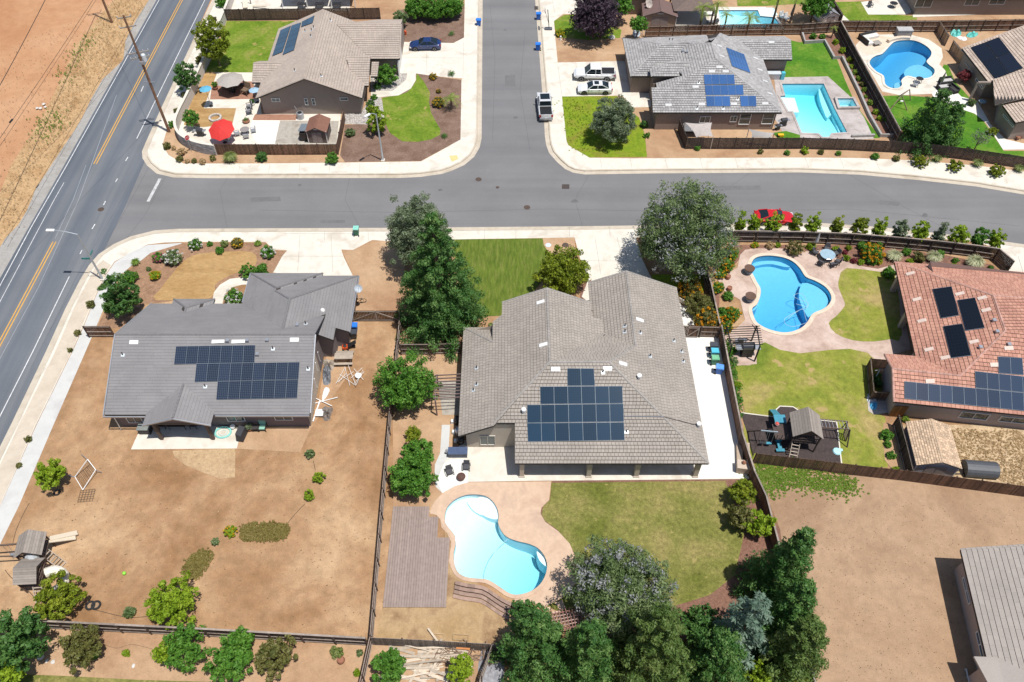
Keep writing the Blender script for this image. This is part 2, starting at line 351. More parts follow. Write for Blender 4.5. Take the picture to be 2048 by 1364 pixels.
# ---------------------------------------------------------------- pools are surveyed first: the ground is cut open for them
POOLS = dict(
 centre=smooth_loop(L('k','397,500 405,450 430,415 465,390 510,374 560,371 610,378 650,405 675,445 683,485 680,520 695,560 725,595 780,618 840,632 890,655 925,695 940,745 930,800 900,850 850,885 790,902 740,895 690,862 640,830 600,818 550,815 500,805 465,780 447,730 445,680 455,635 450,590 425,555 405,530'), 3),
 blue=smooth_loop(L('l','915,575 935,530 975,508 1040,500 1110,505 1180,520 1240,550 1290,600 1330,660 1400,690 1470,730 1510,775 1525,825 1505,870 1460,905 1400,930 1370,955 1345,1000 1300,1045 1230,1075 1160,1082 1090,1070 1020,1045 960,1005 935,955 925,900 960,870 985,810 988,750 960,700 935,650 917,615'), 3),
 square=L('F','1563.6,168.4 1647,168 1669,217 1694,265 1662,267 1658,274 1645,274.5 1637.6,267.4 1603.5,266 1586,223 1577,223 1560,192.5 1570.5,192'),
 cloud=smooth_loop(L('e','475,440 485,405 520,382 560,370 600,330 640,290 700,277 780,280 850,310 892,350 890,385 862,420 880,445 915,475 910,510 870,535 800,535 730,520 690,550 695,580 670,602 620,602 580,575 570,520 520,490'), 3),
 far=L('d','925,90 1260,90 1280,140 1405,150 1450,215 1460,238 940,238'),
 spa=L('e','250,685 355,685 385,738 268,740'))
HOLES = [offset(p, .12) for p in POOLS.values()]
A0 = Vector
# the blocks (yard level, 0) stand a kerb's height above the streets
bNW = L('F','614,-400 430,0 328,220 300,283 293,300 294,312 302,325 320,340 350,347 420,348.5 512,348.5 800,348 840,346 882,340 900,334 922,324 940,309 950,292 954,274 957.6,0 962,-400')
bNE = L('F','1045,-400 1078,0 1095.5,209 1099,270 1101.5,287 1107,302 1122,319 1137,332 1150,338 1170,341 1300,339 1600,337 1717,341.5 1834,352 1952,365 2048,381 2400,450 2700,-400')
bS = L('F','-229,1400 0,915 32,850 103,700 141,615 169,560 187,530 204,510 231,492 264,477 308,466 352,463 400,462.5 780,461 1150,458 1290,456 1466,453 1640,451 1745,458 1864,470 2001,487 2048,493.5 2500,580') + [A0((130,20,0)), A0((90,-20,0)), A0((-45,-20,0))]
KZ = -.14
W3 = 1500
sheet('ground', [A0((-W3,-W3,0)), A0((W3,-W3,0)), A0((W3,W3,0)), A0((-W3,W3,0))], KZ - .016, FIELD, HOLES)
sheet('street', L('F','150,300 940,300 935,0 945,-600 1060,-600 1100,0 1130,250 2600,250 2700,700 1300,520 300,520 100,620'), KZ - .004, ASPH, HOLES)
sheet('shoulder', L('F','560,-600 300,-20 290,0 268,40 248,80 243,118 200,157 178,195 160,233 138,268 117,300 92,340 67,377 50,420 33,447 8,472 -20,510 -160,800 -460,1300 -200,1300 120,560 280,200 640,-600'), KZ - .012, SHOULD)
sheet('main_road', L('F','588,-600 318,-12 132,320 55,455 -10,570 -320,1190 -470,1500 -230,1500 0,900 103,690 170,550 207,500 250,410 290,318 300,270 420,0 690,-600'), KZ, ASPHM)
sheet('north_west_block', bNW, 0, DIRT, skirt=.3); sheet('north_east_block', bNE, 0, DIRT, HOLES, skirt=.3); sheet('south_block', bS, 0, DRY, HOLES, skirt=.3)
Z1, Z2, Z3, Z4 = .004, .008, .012, .016
# kerbs and gutters follow the block outlines
for nm, blk, a, b in (('kerb', bNW, 0, 20), ('kerb', bNE, 0, 19), ('kerb', bS, 0, 24)):
    pts = blk[a:b + 1]; s = 1 if area2(blk) > 0 else -1
    inn = offset(blk, -.16)[a:b + 1]; out = offset(blk, .02)[a:b + 1]; gut = offset(blk, .62)[a:b + 1]
    mb = MB(); n = len(pts)
    vs = [(p.x, p.y, .03) for p in inn] + [(p.x, p.y, .015) for p in out] + [(p.x, p.y, KZ + .012) for p in offset(blk, .06)[a:b + 1]] + [(p.x, p.y, KZ + .004) for p in gut]
    mb.add(vs, [(r * n + i, r * n + i + 1, (r + 1) * n + i + 1, (r + 1) * n + i) for r in range(3) for i in range(n - 1)])
    mb.build(nm, GUTTER, kind='structure')
def line(name, f, s, w, mat, z=KZ + .004, sm=False, parent=None):
    p = L(f, s, z); p = smooth_loop(p, 4, False) if sm else p
    return ribbon(name, p, w, z, mat, parent=parent)
# road markings
line('edge_line', 'F', '580,-600 318,0 132,333 62,455 0,571 -180,920 -420,1400', .10, PAINTW)
line('lane_line', 'F', '128,365 108,400 0,603 -170,930', .07, PAINTW)
line('edge_line', 'F', '680,-600 409.6,0 273.5,277', .10, PAINTW)
line('edge_line', 'F', '138.5,553 67,700 0,832 -230,1300', .10, PAINTW)
for dx in (-.17, .17):
    for s in ('630,-600 363,0 190,328', '108.9,483.6 0,686 -330,1300'):
        p = [q + A0((dx, 0, 0)) for q in L('F', s, KZ)]; ribbon('centre_line', p, .12, KZ + .004, PAINTY)
line('lane_line', 'F', '233,190 157,400 77,574 9,700 -160,1020', .07, FADED); line('lane_line', 'F', '172,330 146,400 110,477', .06, FADED)
for s in ('287,172 282,183', '256,314 251,322', '235,357 231,364', '211,402 207,410', '190,448 184,458', '164,500 160,508'): line('lane_dash', 'F', s, .12, PAINTW)
line('stop_line', 'F', '320,357 296,403', .38, plain('worn_stop_paint', (.46,.46,.46), .8, var=.35, scale=4))
for s in ('300,330 262,400 205,500 130,640 20,850', '282,330 236,410 150,560 60,740', '225,430 180,520 100,660', '330,355 290,430 250,480', '460,348 440,380 455,460', '700,352 690,400 720,455', '1180,345 1150,400 1165,452', '1500,345 1450,380 1400,440', '1700,350 1820,420 1900,462', '980,10 990,120 985,280', '1050,60 1040,180 1060,300', '520,420 800,425 1100,418 1400,424 1700,418 2040,452', '250,120 214,180 160,290'):
    line('crack_seal', 'F', s, .03, CRACK2, KZ + .003)
CRK = 0
def disc(name, f, x, y, r, mat, z, n=14):
    c = V(f, x, y); p = [c + A0((math.cos(2 * PI * i / n) * r, math.sin(2 * PI * i / n) * r, 0)) for i in range(n)]
    mb = MB(); mb.prism(p, z - .02, z + .004); return mb.build(name, mat)
PATCH = ground('asphalt_patch', [(.142,.141,.145), (.155,.154,.157), (.165,.163,.166)], .5, 3, 14, fine=.12, bmp=.2)
for s in ('500,395 560,393 562,402 502,404', '1010,150 1030,150 1031,172 1010,172', '1420,372 1520,371 1522,379 1421,381', '640,440 690,440 690,446 640,446', '1760,400 1800,404 1797,412 1758,408'):
    sheet('asphalt_patch', L('F', s, KZ), KZ + .001, PATCH)
STAIN = ground('oil_stain', [(.12,.12,.125), (.14,.14,.142), (.15,.15,.15)], 1.5, 5, 14, fine=.2, bmp=.1)
for x, y, a in ((1150,402,.5),(880,380,.35),(1300,432,.45),(1010,60,.3),(1030,235,.4),(600,370,.3),(1850,430,.4)):
    c = V('F', x, y, KZ); sheet('oil_stain', [c + A0((math.cos(q*.7)*a*random.uniform(.6,1.2), math.sin(q*.7)*a*.8*random.uniform(.6,1.2), 0)) for q in range(9)], KZ + .0022, STAIN)
for x, y, r, lab in ((957,357,.4,'rusty round manhole cover near the mouth of the side street'), (1054,413,.4,'rusty round manhole cover in the street above the striped lawn'), (995,373,.22,'small round valve cover in the street between two manholes'), (201,417,.38,'brown round manhole cover in the wide main road junction')):
    tag(disc('manhole_cover', 'F', x, y, r, RUST, KZ + .008), lab, 'manhole cover')
    disc('patch_ring', 'F', x, y, r * 1.9, plain('patch_concrete', (.23,.225,.22), .9), KZ).update_tag() if False else None
def grate(f, s, lab):
    p = L(f, s); c = sum(p, A0((0,0,0))) / 4; t = thing('drain_grate', lab, 'drain grate', (c.x, c.y, KZ)); mb = MB(); mb.prism(p, KZ - .01, KZ + .008); mb.build('frame', RUST, t)
    w = (p[1] - p[0]); h = (p[3] - p[0])
    for i in range(1, 7): b = MB(); b.beam(p[0] + w * i / 7 + A0((0,0,KZ+.02)), p[0] + w * i / 7 + h + A0((0,0,KZ+.02)), .05); b.build('bar', CRACK, t)
grate('F', '1124,367 1139,367 1139,376 1124,376', 'dark rectangular drain grate in the street opposite the red car')
grate('c', '1077,43 1114,43 1116,72 1079,72', 'dark drain grate beside the kerb at the top of the side street')
# pavements
WALKNW = '455,0 352,240 333,262 325,290 337,310 367,327 512,327 700,325 765,324 842,323 882,301 921,279 923,160 925,157 799,146 799,84 907,86 928,75 929.7,0 934,-400'
inn = L('F', '470,-20 ' + WALKNW)
sheet('sidewalk', L('F','600,-400') + offset(bNW, -.14)[1:21] + L('F', WALKNW)[::-1], Z1, CONC)
sheet('sidewalk', offset(bNE, -.14)[:20] + L('F','2048,343 1952,331 1834,321 1717,316 1600,315 1260,316.7 1179,315.5 1158,303 1136.6,290.5 1133,282 1124,193 1234,191 1246,192 1262,215 1302,214 1302,122 1243,122 1115.5,125 1110.5,75 1108,42 1126,28 1180,28 1180,-400'), Z1, CONC)
sheet('parkway', offset(bS, -.14)[:14] + L('F','780,482 740,482 706,500 682.5,499 688,515 706,552 646,560 546,545 552,530 562,515 574.6,500.7 547.6,499 531,484 365.5,484 330,485 295,489 229,523 211,549 191,591 167,651 145,700 100,793 71.6,850 0,1012 -229,1480'), Z1, CONC)
sheet('sidewalk', L('F','363,486 295,490 262,505 230,524 212,550 192,592 168,652 146,701 72.6,851 0,1013 -229,1482 -150,1450 0,1089 37.7,1012 107,850 172.6,700 193.5,651 211,609 222,578 237.5,554 262,532 286,519 325,505 367,499'), Z2, CONCG)
sheet('sidewalk', L('F','780,461.5 1150,459 1290,457 1466,454 1640,452 1745,459 1864,471 2001,488 2048,495 2048,513 2036,512 2046,545 2015,545 1999,497 1950,484 1864,476 1745,469 1640,464 1466,464 1272,475 1285,520 1304,559 1290,600 1177,600 1176.7,559 1165,535 1149,475 934.5,478.4 780,482'), Z2, CONC)
sheet('parkway', L('F','-229,1478 0,1010 71,848 145,698 190,590 211,547 222,530 206,520 190,535 150,612 112,700 38,850 0,930 -225,1402'), Z2, PARKWAY)
# joints across the pavements
JOINT = plain('dark_joint', (.27,.24,.20), .9)  # one even darker tone for the concrete joint lines
def joints(f, segs, w=.03, z=Z3):
    for s in segs: ribbon('concrete_joint', L(f, s), w, z, JOINT)
joints('c', ['510,340 505,630', '215,420 210,585', '10,460 500,465', '1265,520 1300,775', '1410,500 1440,770', '1190,500 1290,500', '1240,400 1180,402', '1222,0 1240,100'])
joints('g', ['1245,95 1232,305', '1430,90 1440,310', '1110,215 1500,215', '1150,80 1560,82', '1390,65 1390,125', '1650,75 1650,125'])
joints('j', ['1180,250 1210,440', '1295,245 1340,425', '1320,245 1365,430', '765,200 765,255', '600,205 600,258', '1045,190 1048,250', '1255,192 1260,245', '1100,370 1460,375'])
joints('u', ['605,920 610,1275', '310,1100 850,1100', '1310,1070 1310,1250'])
joints('v', ['1205,0 1260,180 1490,1235', '240,1060 255,1250', '850,1060 860,1245', '1180,180 1460,180', '1500,600 1250,600'])
joints('F', [f'{x},{y} {x+dx},{y+21}' for x, y, dx in [(420,328,-4),(480,328,-3),(540,327,-3),(600,327,-2),(660,326,-2),(720,325,-1),(780,324,0),(1200,316,4),(1260,316,4),(1330,316,5),(1400,316,5),(1470,315,6),(1540,315,7),(1610,315,8),(1680,316,8),(1750,318,9),(1820,321,9),(1890,325,10)]], .025)
sheet('ramp_pad', L('c','395,1250 455,1245 470,1275 415,1298'), Z3, plain('yellow_pad', (.62,.50,.22), .8))
# ---------------------------------------------------------------- yards
def yard(name, f, s, z, mat, sm=0, holes=HOLES, **k):
    p = L(f, s); p = smooth_loop(p, sm) if sm else p
    return sheet(name, p, z, mat, holes, **k)
sheet('verge', L('F','565,-600 296,0 270,40 250,80 246,118 204,157 182,195 164,233 142,268 120,300 94,340 70,377 52,420 36,447 10,474 -60,590 -60,520 0,380 20,330 60,270 90,220 120,160 150,90 190,40 225,0 480,-600'), KZ - .008, VERGE)
# north-west house plot
yard('lawn', 'b', '455,168 1000,168 900,450 700,600 655,580 285,575 300,540 370,400', Z1, LAWN1)
yard('patio', 'F', '430,145 505,145 520,195 523,228 682,228 676,290 390,290 365,278 356,262 360,245 372,240 392,210 404,198 412,180', Z1, CONC)
yard('brick_patio', 'F', '425,163 506,163 516,198 420,199', Z2, BRICKP)
yard('dirt_strip', 'b', '285,578 375,590 270,860 530,866 500,990 270,1018 110,1000 190,760', Z2, DRYGRASS)
yard('patio', 'b', '300,800 720,795 720,830 560,835 556,865 272,866 290,820', Z3, CONC)
yard('brick_patio', 'b', '680,915 1020,915 1005,962 660,962', Z2, BRICKP)
yard('old_slab', 'b', '880,965 1350,968 1330,1150 840,1150', Z2, OLDSLAB)
yard('patio', 'b', '660,962 878,966 838,1150 700,1150 660,1090 640,1020', Z3, CONCB)
yard('dry_bed', 'F', '338,268 356,262 372,284 400,300 440,311 690,311 690,250 770,250 842,322 765,323 512,326 367,326 337,309 326,290', Z1, DIRT)
yard('mulch_bed', 'F', '680,311 690,250 735,248 770,232 765,195 799,191 832,160 832,147 923,160 921,279 842,322 690,324', Z2, MULCH)
yard('pebble_bed', 'F', '740,150 814,146 812,160 785,182 742,182', Z3, ground('river_pebbles', [(.36,.33,.30), (.44,.41,.37), (.50,.47,.43)], 3, 5, 12, fine=.4, bmp=1))
yard('pebble_bed', 'F', '690,227 722,226 735,205 742,193 762,195 768,214 771,234 733,249 688,248', Z3, MATS['river_pebbles'])
yard('garden_path', 'F', '799,140 831,145 832,160 822,177 797,191 752,195 742,194 742,182 785,182 800,170 812,160 815,146', Z4, CONC)
yard('lawn', 'F', '833.6,147 847,162 860,185 858,205 862,225 872,244 881,259 880,270 862,279 835,284 805,283 780,266 770,245 766,215 764,196 780,193 797,191 815,184 826,172 832,160', Z3, LAWN1, 0)
yard('mulch_bed', 'F', '796,20 929,10 928,75 907,86 799,83', Z1, MULCH)
yard('patio', 'F', '450,-60 700,-60 700,22 455,20', Z1, CONC)
# north-east house plots
yard('lawn', 'F', '1108,42 1128,30 1180,28 1243,60 1240,76 1180,80 1112,75', Z1, LAWN1)
yard('lawn', 'F', '1124,193 1234,192 1250,215 1278,235 1290,270 1294,314 1179,315 1158,303 1137,290 1133,282', Z1, LAWNW)
yard('lawn', 'F', '1578,80 1600,85 1612,82 1640,76 1665,95 1690,160 1712,210 1760,276 1725,277 1690,200 1656,156 1565,155 1572,120', Z1, LAWN2)
yard('pool_deck', 'F', '1548,155 1656,153 1700,193 1728,235 1748,278 1640,281 1572,276 1545,230 1552,190', Z2, STAMPG, 0, HOLES)
yard('planting_bed', 'e', '15,235 240,240 330,350 720,930 540,930 270,400 230,400 165,290 35,300', Z2, MULCHR)
yard('lawn', 'F', '1572,262 1600,270 1600,281 1560,281 1545,266', Z3, LAWN2)
yard('pool_deck', 'e', '380,310 440,240 600,235 745,235 880,270 965,330 975,390 950,440 990,480 1010,540 1000,600 920,640 680,650 560,625 500,520 440,430 400,370', Z2, CONC, 0, HOLES)
yard('pool_deck', 'e', '385,320 440,255 600,250 640,285 590,345 530,375 440,365 400,345', Z3, COPE, 3)
yard('lawn', 'e', '560,655 700,650 900,665 980,440 1010,445 1060,560 1160,670 1240,810 1390,1030 1528,1030 1528,1080 1300,1060 1000,1010 740,980', Z1, LAWN2)
yard('garden_path', 'e', '900,640 1000,560 1100,660 1210,690 1300,850 1400,950 1528,980 1528,1020 1385,1022 1270,840 1190,775 1100,745 1000,700 910,665', Z3, CONCB)
yard('patio', 'F', '1330,14 1530,14 1540,20 1560,62 1340,62 1345,40', Z1, CONC, 0, HOLES)
yard('lawn', 'F', '1470,-30 1620,-30 1640,5 1530,12 1475,12', Z2, LAWN1)
yard('lawn', 'e', '220,15 430,10 640,100 790,110 800,135 345,150 260,70', Z2, LAWN1)
yard('garden_path', 'e', '215,30 245,55 345,150 290,150', Z3, CONC)
yard('patio', 'e', '415,15 520,0 560,-60 760,-60 740,30 760,85 720,100 465,100', Z3, CONC)
yard('garden_path', 'e', '770,95 1500,62 1500,90 770,118', Z3, CONC)
# south-west house plot
yard('dry_lawn', 'g', '390,475 410,420 480,330 560,240 650,200 820,188 960,190 990,240 960,290 880,310 800,345 740,390 715,465', Z2, DRYGRASS, 2)
yard('mulch_bed', 'g', '100,640 45,625 110,500 230,300 360,195 545,140 1040,135 1095,180 1165,182 1140,215 1090,305 945,345 740,465 560,470 330,500 200,640', Z1, ground('bark_soil', [(.24,.14,.085), (.33,.20,.125), (.28,.165,.10)], .5, 3, 12, fine=.3))
yard('garden_path', 'g', '720,520 735,430 770,385 830,350 945,335 960,382 900,385 845,400 800,440 780,520', Z3, CONC)
yard('yard_soil', 'F', '745,480 780,483 808,500 812,640 705,640 715,560 706,552 690,515 684,500 706,500', Z1, DIRT)
yard('yard_soil', 'F', '225,680 262,690 258,760 300,840 262,898 480,898 600,905 620,860 690,760 700,650 655,700 628,850 245,856 215,830', Z1, DIRT)
yard('patio', 'F', '293,845 460,845 482,858 474,897 262,899 275,870', Z1, CONC)
yard('straw_patch', 'F', '345,902 420,899 471,897 470,955 440,958 405,945 370,930 350,915', Z2, ground('pale_straw', [(.42,.29,.16), (.48,.34,.2), (.38,.25,.14)], .5, 3, 14, fine=.25), 0)
# centre plot
yard('lawn', 'j', '430,260 905,254 910,285 935,325 970,345 1070,300 1075,345 900,480 860,530 695,600 690,660 520,665 480,600', Z2, LAWNS)
yard('planting_bed', 'j', '905,254 1072,250 1078,330 970,345 935,325 912,290', Z3, DIRT, 0)
yard('planting_bed', 'j', '1110,500 1160,470 1160,620 1100,560', Z1, MULCHR)
yard('yard_soil', 'j', '160,680 480,680 480,1250 430,1300 440,1560 300,1700 120,1700 120,1200', Z1, DIRT)
yard('garden_path', 'k', '382,0 425,0 418,120 415,170 385,220 378,270 395,330 385,362 350,330 343,250 345,210 372,150 378,60', Z3, CONCG)
yard('patio', 'F', '930,880 1540,880 1520,945 1500,958 1060,962 935,964 885,988 868,960 876,925 912,900', Z2, CONC)
yard('side_patio', 'F', '1340,655 1436,655 1450,720 1500,955 1395,958 1385,880', Z3, CONCB)
yard('fire_pit_patio', 'k', '378,240 395,205 430,182 515,182 520,305 450,325 385,360 355,300', Z3, CONCB)
yard('pool_deck', 'k', '385,362 345,405 315,462 322,473 352,478 372,500 380,545 410,575 430,620 428,670 418,720 430,760 460,800 520,825 600,835 650,850 700,890 765,920 778,970 800,960 860,945 930,965 1000,930 1060,890 1095,830 1103,760 1085,690 1060,630 1000,565 930,515 905,470 910,440 950,400 962,300 520,305 450,325', Z4, STAMP, 0, HOLES)
yard('lawn', 'F', '1103,966 1450,962 1490,1060 1470,1150 1420,1190 1340,1215 1200,1215 1120,1225 1095,1212 1120,1195 1148,1165 1156,1135 1150,1110 1139,1087 1115,1060 1090,1042 1083,1028 1087,1012 1100,1000', Z2, LAWN4)
ribbon('lawn_edging', smooth_loop(L('F','1502,960 1106,963 1102,1002 1087,1014 1082,1028 1090,1044 1117,1062 1141,1089 1152,1112 1158,1136 1150,1167 1122,1197 1095,1214'), 1, False), .35, Z3 + .002, MULCHR)
yard('yard_soil', 'F', '890,1010 960,1180 1040,1240 1040,1290 750,1285 765,1215 890,1215', Z1, ground('damp_soil', [(.36,.24,.12), (.42,.29,.16), (.26,.16,.085)], .3, 1.6, 9, fine=.2))
yard('planting_bed', 'F', '1450,962 1505,962 1560,1060 1600,1330 1300,1364 1320,1215 1420,1190 1470,1150 1480,1060', Z1, MULCHR)
yard('entry_slab', 'j', '1160,600 1110,560 1145,470 1170,560', Z2, CONC)
yard('side_lawn', 'l', '160,640 300,640 560,640 560,780 350,800 320,735 180,690', Z1, LAWNW)
yard('side_path', 'l', '345,830 400,880 460,880 490,1030 390,1060 320,740', Z2, CONCB)
# east plot
yard('planting_bed', 'F', '1470,490 1560,490 1700,490 1800,498 1900,512 1985,530 2000,545 2060,560 1800,560 1760,545 1720,535 1660,510 1560,497 1500,497 1440,560 1435,720 1420,700 1415,600', Z1, MULCHR)
yard('pool_deck', 'F', '1490,500 1510,497 1560,497 1610,503 1645,500 1680,520 1725,533 1755,538 1795,528 1810,640 1822,700 1790,708 1775,745 1755,740 1745,715 1700,700 1660,700 1600,707 1560,700 1520,690 1513,722 1500,731 1468,733 1462,700 1470,660 1490,640 1480,600 1445,580 1436,560 1475,535 1480,510', Z2, STAMPP, 0, HOLES)
yard('lawn', 'm', '200,592 460,622 560,600 620,1100 540,1130 400,1150 250,1140 120,1090 65,1010 120,960 180,890 185,850 140,740 145,670', Z3, LAWN3, 2)
yard('lawn', 'F', '1513,722 1515,690 1530,685 1560,700 1600,707 1660,700 1700,698 1735,706 1752,722 1760,745 1775,760 1752,800 1735,815 1770,835 1775,870 1775,935 1480,935 1490,830 1470,731 1500,731', Z3, LAWN3)
yard('play_area', 'n', '310,705 590,740 577,680 605,655 705,660 765,700 770,745 1035,775 1070,1090 400,1010', Z4, BLACKM)
ribbon('play_area_edging', L('n','310,705 590,740 577,680 605,655 705,660 765,700 770,745 1035,775 1072,1090'), .12, Z4 + .05, CONC)
yard('planting_bed', 'n', '1390,780 1510,790 1516,1130 1450,1130 1400,1060 1385,900', Z4, DIRT)
yard('dry_weeds', 'F', '1795,850 2060,850 2060,990 1800,950', Z1, STRAW)
yard('patio', 'n', '1265,560 1420,560 1440,700 1320,720 1275,690', Z4, STAMPG)
yard('tan_lot', 'F', '1510,935 1600,945 1780,955 2060,990 2500,1050 2300,1800 1800,1800 1600,1364 1560,1060', Z1, TANLOT)
yard('driveway', 'F', '2015,545 2046,545 2036,512 2048,512 2100,560 2020,560', Z3, CONC)
# southern strip
yard('yard_soil', 'F', '-60,1240 75,1252 740,1290 735,1500 -60,1500', Z1, DIRT)
yard('weedy_grass', 'F', '-60,1345 130,1352 280,1360 420,1364 420,1500 -60,1500', Z2, LAWN4)
yard('yard_soil', 'F', '740,1290 960,1300 970,1364 980,1500 730,1500', Z2, DIRT)

# ---------------------------------------------------------------- swimming pools
PLASTERW = plain('white_pool_plaster', (.72,.80,.82), .6, var=.03); PLASTERB = plain('blue_pool_plaster', (.16,.50,.68), .6, var=.05)
PLASTERM = plain('aqua_pool_plaster', (.62,.82,.86), .6, var=.04); PLASTERD = plain('deep_blue_pool_plaster', (.17,.47,.62), .6, var=.06)
def pool(name, label, cat, key, depth, plaster, water, cope, cw=.32, rim=.08, shelves=(), hoses=()):
    o = POOLS[key]; c = sum(o, A0((0,0,0))) / len(o); t = thing(name, label, cat, (c.x, c.y, 0))
    base = offset(o, .0); n = len(o)
    xs = [p.x for p in o]; ys = [p.y for p in o]; poly = [(p.x, p.y) for p in o]
    pts = [Vector((p.x, p.y)) for p in o]; g = [Vector((x, y)) for x in np.arange(min(xs), max(xs), .5) for y in np.arange(min(ys), max(ys), .5) if inside((x, y), poly)]
    r = geometry.delaunay_2d_cdt(pts + g, [(i, (i + 1) % n) for i in range(n)], [], 1, 1e-4)
    vs = [(v.x, v.y, -depth(v.x, v.y)) for v in r[0]]; k = len(vs); fs = [tuple(f) for f in r[2]]
    vs += [(p.x, p.y, rim) for p in o] + [(p.x, p.y, -depth(p.x, p.y)) for p in o]; fs += [(k + i, k + (i + 1) % n, k + n + (i + 1) % n, k + n + i) for i in range(n)]
    MB().add(vs, fs).build('basin', plaster, t)
    inn = o; out = offset(o, cw); mb = MB()
    vs = [(p.x, p.y, rim - .2) for p in inn] + [(p.x, p.y, rim) for p in inn] + [(p.x, p.y, rim) for p in out] + [(p.x, p.y, -.02) for p in out]
    mb.add(vs, [(q * n + i, q * n + (i + 1) % n, (q + 1) * n + (i + 1) % n, (q + 1) * n + i) for q in range(3) for i in range(n)]); mb.build('coping', cope, t)
    mb = MB(); ti = offset(o, -.012); mb.add([(p.x, p.y, rim - .19) for p in ti] + [(p.x, p.y, rim - .02) for p in ti], [(i, (i + 1) % n, n + (i + 1) % n, n + i) for i in range(n)]); mb.build('waterline_tiles', plain('waterline_tile', (.06,.16,.24), .3), t)
    dmax = max(depth(p.x, p.y) for p in o) + .6; mb = MB(); mb.prism(offset(o, .05), -3.4, -.09); mb.build('water', water, t)
    for i, (pts, z0, nm) in enumerate(shelves):
        if len(pts) > 4: pts = smooth_loop(pts, 2)
        mb = MB(); mb.prism(pts, -2.0, z0); mb.build(nm, plaster, t)
    for h in hoses: MB().tube(h, .02, 5).build('hose', plain('pool_hose', (.40,.55,.62), .6), t)
    return t
def lin(ax, a, b, da, db): # depth ramp along a world direction between two points
    a = Vector(a).xy; b = Vector(b).xy; d = b - a; L2 = d.length_squared
    def f(x, y):
        s = max(0, min(1, (Vector((x, y)) - a).dot(d) / L2)); return da + (db - da) * s
    return f
WCLR = watermat('clear_pool_water', (.22,.80,.90), .36); WBLU = watermat('blue_pool_water', (.14,.72,.95), .26); WDEEP = watermat('deep_pool_water', (.10,.80,.88), .36)
pool('swimming_pool', 'peanut shaped pale turquoise pool in a tan deck behind the large central house', 'swimming pool', 'centre',
     lin(0, V('k',470,560), V('k',860,800), .55, 2.3), PLASTERW, WCLR, STAMP, .35, .09,
     [(L('k','575,378 620,383 660,412 682,455 684,492 640,490 600,472 577,445 570,410'), -.20, 'tanning_ledge'), (L('k','886,662 922,698 939,745 908,722 892,695'), -.25, 'step'),
      (L('k','520,395 575,378 572,410 578,448 600,472 560,455 530,425'), -.30, 'step')],
     [smooth_loop([p + A0((0,0,-.12)) for p in L('k','735,600 690,640 650,690 625,750 620,790 630,815')], 4, False)])
pool('swimming_pool', 'bright blue kidney pool in a pink stamped deck beside the red roofed house', 'swimming pool', 'blue',
     lin(0, V('l',1000,560), V('l',1150,900), .8, 1.9), PLASTERB, WBLU, COPE, .42, .09,
     [(L('l','1313,680 1400,695 1465,735 1505,780 1518,825 1500,865 1455,900 1395,925 1370,950 1330,890 1290,790'), -.55, 'shallow_shelf'),
      (L('l','935,560 985,530 1060,520 1140,528 1220,565 1170,565 1080,545 1000,550 950,562'), -.35, 'step'), (L('l','926,900 960,870 985,810 988,760 978,850 950,895'), -.3, 'step')],
     [smooth_loop([p + A0((0,0,-.07)) for p in L('l',s)], 4, False) for s in ('1345,1000 1250,1030 1190,1020 1170,980 1220,940 1300,900 1350,880 1320,800 1280,780 1240,800 1290,830 1350,850 1340,880 1260,860', '1200,970 1250,930 1310,900 1330,960 1345,1000')])
pool('swimming_pool', 'straight sided turquoise pool with a square spa beside the grey tiled corner house', 'swimming pool', 'square',
     lin(0, V('F',1590,260), V('F',1655,180), .6, 2.0), PLASTERM, WDEEP, STAMPG, .3, .08,
     [(L('F','1562,192.5 1590,193.5 1599,222.5 1578,222.5'), -.18, 'tanning_ledge'), (L('e','140,575 165,575 240,690 322,905 296,905 232,745 200,770 175,720 150,650'), -.9, 'bench')],
     [smooth_loop([p + A0((0,0,-.07)) for p in L('e','-40,770 0,815 50,850 120,865 150,885 130,900 170,900')], 4, False)])
pool('spa', 'small square raised spa joined to the straight sided turquoise pool', 'spa', 'spa', lambda x, y: .8, PLASTERM, WDEEP, STAMPG, .35, .35)
pool('swimming_pool', 'cloud shaped blue pool with round cream deck in the far right garden', 'swimming pool', 'cloud',
     lin(0, V('e',830,480), V('e',600,400), .9, 2.1), PLASTERD, WBLU, CONC, .35, .09,
     [(L('e','740,520 715,480 750,440 810,425 862,440 912,478 905,510 868,532 800,533'), -.4, 'tanning_ledge'), (L('e','650,560 680,550 697,580 672,600 650,598'), -.3, 'step')])
pool('swimming_pool', 'pale aqua rectangular pool among palms at the top edge', 'swimming pool', 'far', lin(0, V('d',950,200), V('d',1400,220), .5, 1.3), PLASTERM, WCLR, CONCB, .35, .09,
     [(L('d','1265,72 1395,72 1430,135 1290,140'), .12, 'raised_spa')])
# ---------------------------------------------------------------- building kit
def roofmat(name, c, var=.16, rough=.85, tint=None, moss=None):
    if name in MATS: return MATS[name]
    m, n, l, b = nt(name); v = coords(n, l)
    base = ramp(n, l, noise(n, l, v, .35, 6, .65), [(.3, tuple(x * .9 for x in c)), (.7, tuple(min(1, x * 1.1) for x in c))])
    base = mix(n, l, 1.0, base, rndcol(n, l, var, tint), 'MULTIPLY')
    k = ramp(n, l, noise(n, l, v, 9, 5, .8), [(.3, (.88,) * 3), (.7, (1.1,) * 3)]); base = mix(n, l, .8, base, k, 'MULTIPLY')
    if moss: base = mix(n, l, ramp(n, l, noise(n, l, v, 1.3, 8, .8), [(.60, (0, 0, 0)), (.68, (1, 1, 1))]), base, moss)
    l.new(base, b.inputs['Base Color']); b.inputs['Roughness'].default_value = rough; bump(n, l, b, noise(n, l, v, 22, 3, .7), .3, .02); MATS[name] = m; return m
